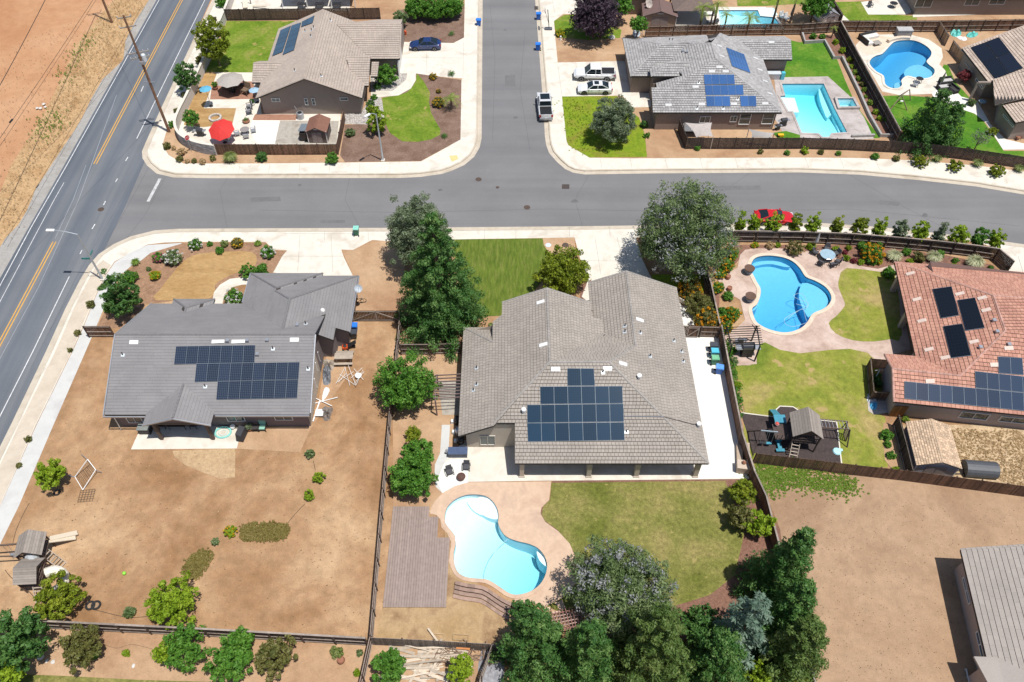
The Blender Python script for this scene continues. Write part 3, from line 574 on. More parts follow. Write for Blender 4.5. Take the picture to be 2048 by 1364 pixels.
STUC = plain('taupe_stucco', (.29,.235,.20), .9, var=.06, scale=1.5); STUCB = plain('beige_stucco', (.46,.40,.33), .9, var=.05, scale=1.5)
STUCG = plain('grey_stucco', (.185,.155,.155), .9, var=.06); STUCT = plain('brown_stucco', (.25,.19,.16), .9, var=.07)
STUCP = plain('pinkish_stucco', (.40,.33,.30), .9, var=.06); TRIM = plain('white_trim', (.70,.70,.68), .5, var=.04); DTRIM = plain('dark_trim', (.07,.055,.05), .6, var=.1)
GLASS = glass(); METAL = plain('grey_metal', (.45,.47,.50), .4, .6, .1); WHITE = plain('white_plastic', (.75,.76,.76), .5, var=.04); BLACK = plain('black_plastic', (.02,.02,.023), .5, var=.2)
FLASH = plain('pale_flashing', (.66,.72,.76), .4, .2, .06)
def plane_of(poly):
    n = Vector((0, 0, 0)); c = sum((Vector(p) for p in poly), Vector((0, 0, 0))) / len(poly)
    for i in range(len(poly)):
        a = Vector(poly[i]) - c; b = Vector(poly[(i + 1) % len(poly)]) - c; n += a.cross(b)
    n.normalize(); return c, (n if n.z > 0 else -n)
TILEMESH = {}; GAP = .013
def tile_mesh(name, w, l, th, mat):
    k = (round(w, 3), round(l, 3), th, mat.name)
    if k not in TILEMESH:
        mb = MB(); mb.add([(0,0,0),(w,0,0),(w,l,0),(0,l,0),(0,0,th),(w,0,th),(w,l,.01),(0,l,.01)], [(4,5,6,7),(0,1,5,4),(1,2,6,5),(3,0,4,7),(2,3,7,6)], 0.0)
        TILEMESH[k] = mb.mesh(name, mat)
    return TILEMESH[k]
def lay_tiles(roof, faces, mat, w, l, th=.05, individual=0, jit=0.0, lift=.0, gp=.013, sg=1.0):
    GAP = gp
    """courses of tiles over every face; the tiles that show largest are objects of their own"""
    whole = []; V_ = []; F_ = []; R_ = []
    for poly in faces:
        c, n = plane_of(poly); h = Vector((n.x, n.y, 0))
        down = (h - n * h.dot(n)).normalized() if h.length > 1e-3 else Vector((0, -1, 0)); up = -down; u = up.cross(n).normalized(); 
        P2 = [((Vector(p) - c).dot(u), (Vector(p) - c).dot(up)) for p in poly]
        if area2(P2) < 0: P2 = P2[::-1]
        b0 = min(p[1] for p in P2); b1 = max(p[1] for p in P2); a0 = min(p[0] for p in P2); a1 = max(p[0] for p in P2); row = 0; b = b0
        M = Matrix((u, up, n)).transposed()
        while b < b1:
            a = a0 - random.random() * w
            while a < a1:
                ww = w * (1 + (random.random() - .5) * jit); g = GAP
                rect = [(a + g * sg, b), (a + ww - g * sg, b), (a + ww - g * sg, b + l - 3.2 * GAP), (a + g * sg, b + l - 3.2 * GAP)]
                if inside((a + ww / 2, b + l / 2), P2) or any(inside(q, P2) for q in rect):
                    fullin = all(inside(q, P2) for q in rect); rr = random.random()
                    if fullin and jit == 0 and individual:
                        whole.append((c + M @ Vector((a + g * sg, b, lift)), M, rr, rect, c))
                    else:
                        q = rect if fullin else clip(P2, rect)
                        if len(q) >= 3: emit(V_, F_, R_, q, c, M, b, l, th, lift, rr)
                a += ww
            b += l; row += 1
    if individual and whole:
        camp = Vector((0, 0, CAM_H)); whole.sort(key=lambda t: (t[0] - camp).length)
        me = tile_mesh('roof_tile', w - 2 * GAP * sg, l - 3.2 * GAP, th, mat); ro, _ = origin(roof)
        for (p, M, rr, rect, c) in whole[:individual]:
            o = bpy.data.objects.new('roof_tile', me); COL.objects.link(o); o.parent = roof
            o.matrix_local = Matrix.Translation(p - ro) @ M.to_4x4()
        for (p, M, rr, rect, c) in whole[individual:]: emit(V_, F_, R_, rect, c, M, rect[0][1], l, th, lift, rr)
    if V_:
        off = origin(roof)[0]; me = bpy.data.meshes.new('roof_tiles'); me.from_pydata([tuple(Vector(v) - off) for v in V_], [], F_); me.materials.append(mat)
        at = me.attributes.new('rnd', 'FLOAT', 'POINT'); at.data.foreach_set('value', R_)
        link('roof_tiles', me, roof, None, 'stuff')
def emit(V_, F_, R_, q, c, M, b, l, th, lift, rr):
    k = len(V_); m = len(q)
    for (x, y) in q:
        t = max(0, min(1, (y - b) / l)); V_.append(tuple(c + M @ Vector((x, y, lift + th * (1 - t) + .01 * t))))
    for (x, y) in q: V_.append(tuple(c + M @ Vector((x, y, lift - .02))))
    R_.extend([rr] * (2 * m)); F_.append(tuple(range(k, k + m)))
    for i in range(m): F_.append((k + m + i, k + m + (i + 1) % m, k + (i + 1) % m, k + i))
def ridge_caps(roof, edges, mat, w=.26, l=.38, h=.09):
    mb = MB()
    for a, b in edges:
        a = Vector(a); b = Vector(b); d = b - a; L0 = d.length; d.normalize(); s = d.cross(Vector((0, 0, 1))).normalized(); t = s.cross(d); k = max(1, int(L0 / l))
        for i in range(k):
            p = a + d * (L0 * i / k); q = a + d * (L0 * (i + 1.08) / k); vs = []
            for e, hh, ww in ((p, h, w), (q, h * .65, w * .85)):
                vs += [e - s * ww / 2 - t * .03 , e - s * ww * .3 + t * hh * .8, e + t * hh, e + s * ww * .3 + t * hh * .8, e + s * ww / 2 - t * .03]
            mb.add(vs, [(j, j + 1, 6 + j, 5 + j) for j in range(4)] + [(0, 1, 2, 3, 4), (9, 8, 7, 6, 5)])
    mb.build('ridge_tiles', mat, roof, kind='stuff')
def make_roof(house, faces, base, tile, w, l, th=.05, individual=0, jit=0.0, caps=(), capmat=None, fascia=.22, gp=.013, sg=1.0):
    mb = MB()
    for f in faces: mb.slab([Vector(p) - Vector((0, 0, .02)) for p in f], fascia)
    roof = mb.build('roof', base, house); lay_tiles(roof, faces, tile, w, l, th, individual, jit, gp=gp, sg=sg)
    if caps: ridge_caps(roof, caps, capmat or tile)
    return roof
def walls(house, runs, mat, name='wall'):
    mb = MB()
    for run in runs:                       # run: list of (x, y, top); a closed outline when first == last
        for (x0, y0, z0), (x1, y1, z1) in zip(run[:-1], run[1:]): mb.add([(x0, y0, -.02), (x1, y1, -.02), (x1, y1, z1), (x0, y0, z0)], [(0, 1, 2, 3)])
    return mb.build(name, mat, house)
def window(house, f, x0, y0, x1, y1, A, B, panes=2, trim=None, horiz=False, name='window', glassm=None, label=None):
    """measured corner to corner on the wall that runs from A to B"""
    A = Vector((A[0], A[1], 0)); B = Vector((B[0], B[1], 0)); d = (B - A).normalized(); n = Vector((d.y, -d.x, 0))
    if n.dot(Vector((0, 0, CAM_H)) - A) < 0: n = -n
    p = onplane(f, x0, y0, A, n); q = onplane(f, x1, y1, A, n)
    a0, a1 = sorted(((p - A).dot(d), (q - A).dot(d))); z0, z1 = sorted((p.z, q.z)); return window_at(house, A, d, n, a0, a1, z0, z1, panes, trim or TRIM, horiz, name, glassm or GLASS, label)
def window_at(house, A, d, n, a0, a1, z0, z1, panes, trim, horiz, name, glassm, label=None):
    P = lambda a, z, o: A + d * a + n * o + Vector((0, 0, z)); t = .07
    mb = MB(); mb.beam(P(a0, z0 + t / 2, .04), P(a1, z0 + t / 2, .04), .09, t); mb.beam(P(a0, z1 - t / 2, .04), P(a1, z1 - t / 2, .04), .09, t)
    mb.beam(P(a0 + t / 2, z0 + t, .04), P(a0 + t / 2, z1 - t, .04), t, .09); mb.beam(P(a1 - t / 2, z0 + t, .04), P(a1 - t / 2, z1 - t, .04), t, .09)
    for i in range(1, panes):
        if horiz: z = z0 + (z1 - z0) * i / panes; mb.beam(P(a0 + t, z, .035), P(a1 - t, z, .035), .07, .05)
        else: a = a0 + (a1 - a0) * i / panes; mb.beam(P(a, z0 + t, .035), P(a, z1 - t, .035), .05, .07)
    w = mb.build(name, trim, house, label=label)
    for i in range(panes):
        if horiz: u0, u1, v0, v1 = a0 + t, a1 - t, z0 + (z1 - z0) * i / panes + .04, z0 + (z1 - z0) * (i + 1) / panes - .04
        else: u0, u1, v0, v1 = a0 + (a1 - a0) * i / panes + .04, a0 + (a1 - a0) * (i + 1) / panes - .04, z0 + t, z1 - t
        g = MB(); g.add([P(u0, v0, .015), P(u1, v0, .015), P(u1, v1, .015), P(u0, v1, .015)], [(0, 1, 2, 3)]); g.build('pane', glassm, w)
    return w
def cellmat(name, c, linec, nx, ny, lw=.05, gl=.3):
    if name in MATS: return MATS[name]
    m, n, l, b = nt(name); uv = n.new('ShaderNodeUVMap'); sp = n.new('ShaderNodeSeparateXYZ'); l.new(uv.outputs[0], sp.inputs[0]); fs = []
    for o, k in ((0, nx), (1, ny)):
        a = n.new('ShaderNodeMath'); a.operation = 'MULTIPLY'; a.inputs[1].default_value = k; l.new(sp.outputs[o], a.inputs[0])
        f = n.new('ShaderNodeMath'); f.operation = 'FRACT'; l.new(a.outputs[0], f.inputs[0]); s = n.new('ShaderNodeMath'); s.operation = 'SUBTRACT'; s.inputs[1].default_value = .5; l.new(f.outputs[0], s.inputs[0])
        ab = n.new('ShaderNodeMath'); ab.operation = 'ABSOLUTE'; l.new(s.outputs[0], ab.inputs[0]); g = n.new('ShaderNodeMath'); g.operation = 'GREATER_THAN'; g.inputs[1].default_value = .5 - lw; l.new(ab.outputs[0], g.inputs[0]); fs.append(g.outputs[0])
    mx = n.new('ShaderNodeMath'); mx.operation = 'MAXIMUM'; l.new(fs[0], mx.inputs[0]); l.new(fs[1], mx.inputs[1])
    cc = mix(n, l, 1.0, c, rndcol(n, l, .22), 'MULTIPLY'); l.new(mix(n, l, mx.outputs[0], cc, linec), b.inputs['Base Color']); b.inputs['Roughness'].default_value = .07; b.inputs['Specular IOR Level'].default_value = gl; MATS[name] = m; return m
FRAME = plain('panel_frame', (.035,.038,.045), .4, .5); FRAMES = plain('silver_panel_frame', (.20,.24,.28), .5, .3)
def panels(house, f, corners, p0, n, nx, ny, cells, frame, lift=.12, gap=.012, rows=None):
    """an array measured by its four corners (tl, tr, br, bl) on a roof plane, split into nx by ny panels"""
    c = [float(q) for q in corners.replace(',', ' ').split()]; K = [onplane(f, c[i], c[i + 1], Vector(p0) + n * lift, n) for i in (0, 2, 4, 6)]
    bl = lambda u, v: (K[0] * (1 - u) + K[1] * u) * (1 - v) + (K[3] * (1 - u) + K[2] * u) * v
    for i in range(nx):
        for j in range(ny):
            u0, u1, v0, v1 = i / nx, (i + 1) / nx, j / ny, (j + 1) / ny; q = [bl(u0, v0), bl(u1, v0), bl(u1, v1), bl(u0, v1)]; m = sum(q, Vector((0,0,0))) / 4
            q = [m + (x - m) * (1 - gap) for x in q]; mb = MB(); mb.add(q + [x - n * .05 for x in q], [(0, 1, 2, 3), (4, 7, 6, 5), (0, 4, 5, 1), (1, 5, 6, 2), (2, 6, 7, 3), (3, 7, 4, 0)])
            po = mb.build('solar_panel', frame, house)
            q2 = [m + (x - m) * .982 + n * .006 for x in q]; me = bpy.data.meshes.new('cells'); off = origin(house)[0]
            me.from_pydata([tuple(x - off) for x in q2], [], [(0, 3, 2, 1)]); uv = me.uv_layers.new(name='UVMap')
            for li, (a, b) in enumerate(((0, 1), (0, 0), (1, 0), (1, 1))): uv.data[li].uv = (a, b)
            me.materials.append(cells); link('cells', me, po)
VENTM = [WHITE]
def vent(house, f, x, y, p0, n, kind=0):
    p = onplane(f, x, y, Vector(p0), n); u = n.cross(Vector((0, 1, 0)) if abs(n.y) < .9 else Vector((1, 0, 0))).normalized(); t = n.cross(u)
    mb = MB()
    if kind == 0:                          # pipe with a flashing plate
        q = [p + u * a + t * b + n * .07 for a, b in ((-.17,-.15),(.17,-.15),(.17,.15),(-.17,.15))]; mb.add(q + [x - n * .06 for x in q], [(0,1,2,3),(0,4,5,1),(1,5,6,2),(2,6,7,3),(3,7,4,0)])
        fl = mb.build('vent_pipe', FLASH, house); MB().tube([p, p + Vector((0, 0, .45))], .06, 8).build('pipe', DTRIM, fl)
    elif kind == 1:                        # flat louvred vent tile
        q = [p + u * a + t * b + n * .10 for a, b in ((-.42,-.2),(.42,-.2),(.42,.2),(-.42,.2))]; mb.add(q + [x - n * .08 for x in q], [(0,1,2,3),(0,4,5,1),(1,5,6,2),(2,6,7,3),(3,7,4,0)]); mb.build('roof_vent', VENTM[0], house)
    elif kind == 2:
        mb.box(p + Vector((0,0,.13)), (.28,.28,.22)); fl = mb.build('roof_vent', METAL, house); MB().box(p + Vector((0,0,.26)), (.34,.34,.04)).build('vent_cap', METAL, fl)
    elif kind == 3:
        mb.lathe([(.16,0),(.16,.4),(.24,.42),(.22,.52),(.0,.56)], p, 10); mb.build('roof_vent', WHITE, house)

# ---------------------------------------------------------------- fences
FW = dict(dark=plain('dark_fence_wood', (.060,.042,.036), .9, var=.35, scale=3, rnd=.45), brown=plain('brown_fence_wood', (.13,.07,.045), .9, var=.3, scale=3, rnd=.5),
          grey=plain('grey_fence_wood', (.16,.135,.12), .9, var=.3, scale=3, rnd=.4), tan=plain('tan_fence_wood', (.34,.23,.14), .9, var=.2, scale=3, rnd=.4))
RAILW = plain('weathered_rail', (.30,.25,.215), .9, var=.25, scale=3, rnd=.3); POSTW = plain('dark_post_wood', (.10,.07,.055), .9, var=.2, rnd=.3)
def fence(label, pts, h=1.8, side=1, wood='dark', rails=3, cap=False, bay=2.4, railm=None, pale=0.0):
    """side: +1 rails and posts stand left of the walking direction, -1 right"""
    c = pts[0]; t = thing('wooden_fence', label, 'fence', (c.x, c.y, 0)); boards = MB(); railm = railm or RAILW
    for a, b in zip(pts[:-1], pts[1:]):
        a = Vector((a.x, a.y, 0)); b = Vector((b.x, b.y, 0)); d = b - a; Ln = d.length; d.normalize(); n = Vector((-d.y, d.x, 0)) * side; rz = math.atan2(d.y, d.x)
        k = max(1, int(Ln / .155))
        for i in range(k):
            p = a + d * (Ln * (i + .5) / k); hh = h + random.uniform(-.015, .015)
            boards.box(p + Vector((0, 0, hh / 2)), (.14, .022, hh), rz)
        nb = max(1, round(Ln / bay))
        for i in range(nb + 1):
            if i == 0 and a != Vector((pts[0].x, pts[0].y, 0)): continue
            MB().box(a + d * (Ln * i / nb) + n * .07 + Vector((0, 0, (h + .04) / 2)), (.10, .10, h + .04), rz).build('post', POSTW, t)
        for i in range(nb):
            p = a + d * (Ln * i / nb) + n * .035; q = a + d * (Ln * (i + 1) / nb) + n * .035
            for z in [.25, h - .12] + ([h / 2] if rails == 3 else []):
                MB().beam(p + Vector((0, 0, z)) + d * .02, q + Vector((0, 0, z)) - d * .02, .045, .09).build('rail', railm, t)
            if cap: MB().beam(p - n * .01 + Vector((0, 0, h + .035)), q - n * .01 + Vector((0, 0, h + .035)), .15, .035).build('cap_rail', railm, t)
    boards.build('boards', FW[wood], t, kind='stuff'); return t

# ---------------------------------------------------------------- plants
LM = {}
def lm(k):
    P = dict(redwood=((.020,.080,.018), (.075,.185,.040), (.23,.35,.11)), conifer=((.045,.095,.022), (.115,.19,.045), (.26,.32,.11)), cedar=((.09,.16,.11), (.17,.26,.19), (.30,.38,.28)),
      olive=((.09,.13,.065), (.18,.235,.13), (.32,.37,.24)), greyg=((.07,.13,.035), (.15,.22,.08), (.30,.36,.18)), lilac=((.22,.235,.23), (.31,.32,.325), (.43,.44,.43)),
      green=((.04,.13,.015), (.10,.25,.03), (.20,.38,.06)), lime=((.13,.22,.012), (.24,.36,.02), (.38,.48,.05)), yellowg=((.10,.15,.010), (.20,.26,.018), (.36,.40,.04)), darkg=((.030,.10,.022), (.075,.18,.04), (.16,.29,.08)),
      purple=((.035,.022,.035), (.07,.045,.065), (.15,.12,.15)), brownish=((.08,.10,.025), (.16,.165,.045), (.27,.24,.09)), gold=((.45,.26,.01), (.60,.38,.015), (.72,.50,.05)), orange=((.5,.2,.01), (.68,.32,.012), (.7,.45,.03)),
      pink=((.45,.09,.16), (.58,.15,.24), (.68,.25,.33)), white=((.6,.6,.56), (.72,.72,.68), (.8,.8,.77)), grass=((.14,.19,.04), (.24,.30,.09), (.40,.44,.2)), pale=((.36,.40,.21), (.52,.54,.33), (.66,.66,.47)), straw=((.38,.26,.12), (.50,.36,.19), (.62,.47,.27)),
      palm=((.10,.17,.02), (.22,.30,.05), (.40,.46,.12)), cycad=((.03,.10,.015), (.075,.17,.03), (.15,.26,.06)), ground=((.17,.14,.035), (.24,.20,.055), (.34,.27,.10)), redleaf=((.16,.03,.04), (.24,.05,.06), (.33,.09,.09)), weed=((.10,.20,.02), (.19,.30,.035), (.28,.37,.07)))
    if k not in LM: LM[k] = leafmat('leaf_' + k, *P[k], trans=.3)
    return LM[k]
BARK = plain('bark', (.14,.10,.075), .95, var=.3, scale=6)
def cloud(centers, radii, per, size, updown=0.0, aspect=.5, droop=0.0, shade=.0):
    """leaf faces scattered over small clumps; centers (N,3), radii (N,)"""
    N = len(centers); K = N * per; ci = np.repeat(np.arange(N), per)
    d = RNG.normal(size=(K, 3)); d[:, 2] = d[:, 2] + updown; d /= np.linalg.norm(d, axis=1)[:, None]
    r = radii[ci] * (RNG.random(K) ** .33); P = centers[ci] + d * r[:, None] * np.array([1, 1, .8])
    n = d + RNG.normal(size=(K, 3)) * .55; n /= np.linalg.norm(n, axis=1)[:, None]
    a = np.cross(n, RNG.normal(size=(K, 3))); a /= np.linalg.norm(a, axis=1)[:, None] + 1e-9
    if droop: a = a * (1 - droop) + np.stack([d[:, 0], d[:, 1], -.35 * np.ones(K)], 1) * droop; a /= np.linalg.norm(a, axis=1)[:, None] + 1e-9
    b = np.cross(n, a); s = size * RNG.uniform(.6, 1.35, K); a *= s[:, None]; b *= (s * aspect)[:, None]
    V_ = np.stack([P - a, P + b, P + a, P - b], 1).reshape(-1, 3); F_ = np.arange(K * 4).reshape(K, 4)
    cr = RNG.random(N)[ci] * .5; rnd = np.clip(cr + RNG.random(K) * .5, 0, 1); return V_, F_, np.repeat(rnd, 4)
def foliage(name, parent, centers, radii, total, size, mat, **k):
    off = np.array(origin(parent)[0]) if parent else np.zeros(3); per = max(4, int(total / max(1, len(centers))))
    v, f, r = cloud(np.asarray(centers, float), np.asarray(radii, float), per, size, **k); return link(name, mesh_np(name, v - off, f, mat, r), parent)
def lump(c, rx, rz, n, hollow=.55, squash=.35, rough=.16):
    """clump centres over an uneven rounded crown (c is its middle)"""
    i = np.arange(n) + .5; ph = np.arccos(1 - 2 * i / n); th = PI * (1 + 5 ** .5) * i
    D = np.stack([np.cos(th) * np.sin(ph), np.sin(th) * np.sin(ph), np.cos(ph)], 1) + RNG.normal(size=(n, 3)) * .12
    k = RNG.normal(size=(5, 3)); wob = sum(np.sin(D @ k[j] * (2 + j) + j) for j in range(5)) / 5 * rough * 1.6
    rr = np.where(RNG.random(n) < hollow, RNG.uniform(.84, 1.0, n), RNG.uniform(.3, .9, n)) * (1 + wob) * np.where(RNG.random(n) < .10, 1 + rough, 1); rr = np.minimum(rr, 1.1); C = D * rr[:, None]
    C[:, 2] = np.where(C[:, 2] < 0, C[:, 2] * (1 - squash), C[:, 2]); return C * np.array([rx, rx, rz]) + np.array(c)
def trunk(t, base, top, r, limbs=4, spread=.5):
    mb = MB(); base = Vector(base); top = Vector(top); m = base.lerp(top, .5) + Vector((random.uniform(-.1, .1), random.uniform(-.1, .1), 0)); mb.tube([base, m, top], [r, r * .75, r * .35], 7)
    for i in range(limbs):
        a = 2 * PI * i / limbs + random.random(); p = base.lerp(top, .45 + .1 * random.random()); q = p + Vector((math.cos(a), math.sin(a), 1.0)) * spread; mb.tube([p, p.lerp(q, .5) + Vector((0, 0, .1)), q], [r * .5, r * .35, r * .15], 5)
    mb.build('trunk', BARK, t)
def round_tree(label, f, x, y, rpx, zc, kind='green', name='round_tree', cat='tree', rz=None, dens=1.0, size=.17, blossom=None, aspect=.5, group=None, droop=0, nk=1.0, rough=.16):
    c = V(f, x, y, zc); r = rpx / FR[f][2] * mpx(c); rz = rz or r * .85
    rz = min(rz, max(.3, zc - .25) / .62); t = thing(name, label, cat, (c.x, c.y, 0), group=group)
    trunk(t, (c.x, c.y, -.05), (c.x, c.y, zc + rz * .2), max(.05, r * .06), 5, r * .45)
    n = int((34 + r * r * 26) * nk); cr = max(.14, r * .125) + .09; C = lump(c, r - cr * .5, rz - cr * .4, n, rough=rough); area = 4 * PI * r * (r + rz) / 2
    tot = int(min(42000, 2.5 * dens * area / (2 * size * size * aspect)))
    foliage('crown', t, C, np.full(n, cr) * RNG.uniform(.7, 1.3, n), tot, size, lm(kind), droop=droop, aspect=aspect)
    if blossom:
        nb = int(n * blossom[1]); Cb = lump(c, r * .93, rz * .97, nb, hollow=1.0, rough=.04); Cb = Cb[RNG.random(len(Cb)) < .8]
        foliage('blossom', t, Cb, np.full(len(Cb), cr * .8), int(tot * blossom[2]), size * .8, lm(blossom[0]), aspect=.5)
    return t
def conifer(label, bx, by, tx, ty, rpx, kind='redwood', name='redwood_tree', f='F', layers=None, size=.20, dens=1.0, group=None, low=.05, power=.8, droop=.35):
    b = V(f, bx, by); H = height(b, f, tx, ty); R = rpx / FR[f][2] * mpx((b.x, b.y, H * .25)); t = thing(name, label, 'tree', (b.x, b.y, 0), group=group)
    MB().tube([(b.x, b.y, -.1), (b.x, b.y, H * .5), (b.x, b.y, H * .97)], [R * .11, R * .06, .03], 8).build('trunk', BARK, t)
    C = []; S = []; nl = int((layers or H * 2.1) * .72)
    for i in range(nl):
        u = (i + .5) / nl; z = H * (low + (1 - low) * u); rr = R * (1 - u) ** power * (1.0 + .10 * math.sin(i * 1.7)) + .12; nb = max(4, int(rr * 3.4))
        for j in range(nb):
            a = 2 * PI * j / nb + i * 2.4 + random.uniform(-.25, .25); ln = rr * random.uniform(.68, 1.2); steps = max(2, int(ln / .75))
            for s in range(steps):
                w = (s + 1) / steps
                if w < .35 and random.random() < .6: continue
                C.append((b.x + math.cos(a) * ln * w, b.y + math.sin(a) * ln * w, z - ln * .16 * w + random.uniform(-.15, .15))); S.append(.22 + .30 * (1 - u) * (1.15 - w * .5))
    C = np.array(C); S = np.array(S); area = PI * R * math.hypot(R, H); tot = int(min(60000, 3.2 * dens * area / (size * size)))
    foliage('crown', t, C, S * 1.55, tot, size, lm(kind), droop=droop, aspect=.42); return t
def shrub(label, f, x, y, rpx, kind='green', name='shrub', h=None, dens=1.0, size=.10, flower=None, group=None, cat='shrub', flat=.8, clipped=False):
    b = V(f, x, y, 0); r = rpx / FR[f][2] * mpx(b); hh = h or r * 2 * flat * .9; zc = hh * .5; c = V(f, x, y, zc); t = thing(name, label, cat, (c.x, c.y, 0), group=group)
    MB().tube([(c.x, c.y, -.03), (c.x, c.y, hh * .6)], [.04, .02], 5).build('stem', BARK, t)
    n = int(12 + r * r * 40); cr = (.09 if clipped else .13) + r * (.05 if clipped else .12); C = lump((c.x, c.y, zc), max(.05, r - cr * .6), max(.05, zc - cr * .3), n, rough=.02 if clipped else .14, squash=.05); C[:, 2] = np.maximum(C[:, 2], .06)
    tot = int(min(15000, 2.8 * dens * 4 * PI * r * (r + zc) / 2 / (size * size))); foliage('foliage', t, C, np.full(n, cr), tot, size, lm(kind))
    if flower:
        nb = max(6, int(n * .8)); Cb = lump((c.x, c.y, zc), r * .95, zc * 1.0, nb, hollow=1.0, squash=.3, rough=.04); Cb = Cb[Cb[:, 2] > zc * .5]
        if len(Cb): foliage('flowers', t, Cb, np.full(len(Cb), cr * .5 + .03), int(tot * flower[1]), size * .6, lm(flower[0]), aspect=.9)
    return t
def tuft(label, f, x, y, rpx, kind='grass', name='grass_clump', n=260, group=None, cat='grass clump', up=.9, w=.02):
    b = V(f, x, y, 0); r = rpx / FR[f][2] * mpx(b); t = thing(name, label, cat, (b.x, b.y, 0), group=group)
    a = RNG.uniform(0, 2 * PI, n); sp = RNG.uniform(.15, 1, n) * r; hh = r * up * RNG.uniform(.7, 1.3, n); d = np.stack([np.cos(a), np.sin(a), 0 * a], 1); pz = np.stack([-np.sin(a), np.cos(a), 0 * a], 1) * (w + r * .012)
    o = np.array([b.x, b.y, 0]); p0 = o + d * (sp * .12)[:, None]; p1 = o + d * (sp * .55)[:, None] + np.stack([0*a, 0*a, hh * .8], 1); p2 = o + d * sp[:, None] + np.stack([0*a, 0*a, hh * .62], 1)
    V_ = np.stack([p0 - pz, p0 + pz, p1 + pz, p1 - pz, p2], 1).reshape(-1, 3); i = np.arange(n)[:, None] * 5
    F_ = np.concatenate([i + np.array([[0, 1, 2, 3]]), i + np.array([[3, 2, 4, 4]])]); F3 = F_
    me = bpy.data.meshes.new('blades'); me.from_pydata((V_ - o).tolist(), [], [tuple(q) if q[2] != q[3] else tuple(q[:3]) for q in F3.tolist()]); at = me.attributes.new('rnd', 'FLOAT', 'POINT'); at.data.foreach_set('value', np.repeat(RNG.random(n), 5).astype(np.float32)); me.materials.append(lm(kind))
    link('blades', me, t); return t
def palm(label, f, bx, by, tx, ty, rpx, kind='palm', fronds=16, name='palm_tree', group=None, fan=False, h=None):
    b = V(f, bx, by); H = h if h is not None else max(.3, height(b, f, tx, ty)); R = rpx / FR[f][2] * mpx((b.x, b.y, H)); t = thing(name, label, 'palm' if name != 'cycad' else 'cycad', (b.x, b.y, 0), group=group)
    MB().tube([(b.x, b.y, -.05), (b.x + .05, b.y, H * .5), (b.x, b.y, H)], [R * .09 + .06, R * .06 + .05, R * .06 + .05], 8).build('trunk', BARK, t)
    for k in range(fronds):
        a = 2 * PI * k / fronds + random.uniform(-.2, .2); el = random.uniform(-.25, .9); ln = R * random.uniform(.85, 1.1); mb = MB(); pts = []
        for s in range(7):
            u = s / 6; pts.append(Vector((b.x + math.cos(a) * ln * u * math.cos(el * .8), b.y + math.sin(a) * ln * u * math.cos(el * .8), H + ln * (math.sin(el) * u - .55 * u * u))))
        mb.tube(pts[:], [.025 * (1 - i / 8) for i in range(7)], 3); side = Vector((-math.sin(a), math.cos(a), 0))
        for s in range(1, 14):
            u = s / 14; i = min(5, int(u * 6)); p = pts[i].lerp(pts[i + 1], u * 6 - i); d = (pts[i + 1] - pts[i]).normalized(); wd = ln * .30 * math.sin(PI * min(1, u * .85 + .12))
            for sg in (-1, 1): q = p + (side * sg + d * .7).normalized() * wd - Vector((0, 0, wd * .35)); mb.add([p - d * ln * .02, p + d * ln * .02, q], [(0, 1, 2)])
        mb.build('frond', lm(kind), t)
    return t
# ---------------------------------------------------------------- houses
BASER = plain('roof_underlay', (.045,.038,.034), .9, var=.1); FASC = plain('fascia', (.12,.10,.09), .8)
RT_C = roofmat('weathered_taupe_tile', (.32,.285,.25), .09); RT_B = roofmat('grey_shingle', (.22,.212,.215), .05)
RT_A = roofmat('pinkish_grey_tile', (.40,.335,.285), .09); RT_D = roofmat('ash_grey_tile', (.35,.34,.335), .2)
RT_E = roofmat('terracotta_tile', (.47,.225,.165), .15, tint=(1,1.1,1.08)); RT_F = roofmat('rose_grey_tile', (.36,.32,.29), .07); RT_G = roofmat('tan_flat_tile', (.50,.40,.33), .15)
RT_S = roofmat('tan_shingle', (.56,.41,.28), .3)
PK = .46
def vec(*p): return Vector(p)
# --- central house
H = house = thing('house', 'large central house with taupe tiled roof, blue black solar array and covered patio', 'house', (6, 47, 0))
yx = V('s',630,715,2.9).y; c1 = (-1.95, yx - 3.0, 2.9 + PK * 3.0)
RW, RE, RN = vec(3.5,45.95,6.8), vec(9.05,45.95,6.8), vec(3.5,55.3,6.8)
fW = [RW, RN, vec(-1.0,55.3,4.72), vec(-1.0,53.6,4.72), vec(-1.95,53.0,4.28), vec(*c1), vec(-4.95,yx,2.9), vec(-4.95,40.3,2.9), vec(-1.65,40.45,4.42)]
fS = [RE, RW, vec(-1.65,40.75,4.40), vec(.27,40.75,4.40), vec(.27,37.4,2.9), vec(17.75,37.4,2.9)]
fE = [RE, vec(17.75,37.4,2.9), vec(17.6,59.0,2.9), vec(11.95,59.0,5.5), vec(11.95,48.95,5.5)]
fN = [RW, RE, vec(11.95,48.95,5.5), vec(9.1,51.6,4.2)]
fWE = [RW, vec(9.1,51.6,4.2), vec(9.1,53.3,4.2), vec(8.05,53.3,4.70), vec(8.05,55.3,4.70), RN]
fEW = [vec(11.95,59.0,5.5), vec(8.1,59.0,3.73), vec(8.1,53.3,3.73), vec(9.1,51.6,4.2), vec(11.95,48.95,5.5)]
fX = [vec(-4.95,yx,2.9), vec(*c1), vec(-1.95,yx,2.9)]
ext = [vec(9.3,59.25,3.9), vec(10.1,59.25,4.75), vec(10.9,59.25,4.6), vec(10.1,57.4,4.75)]
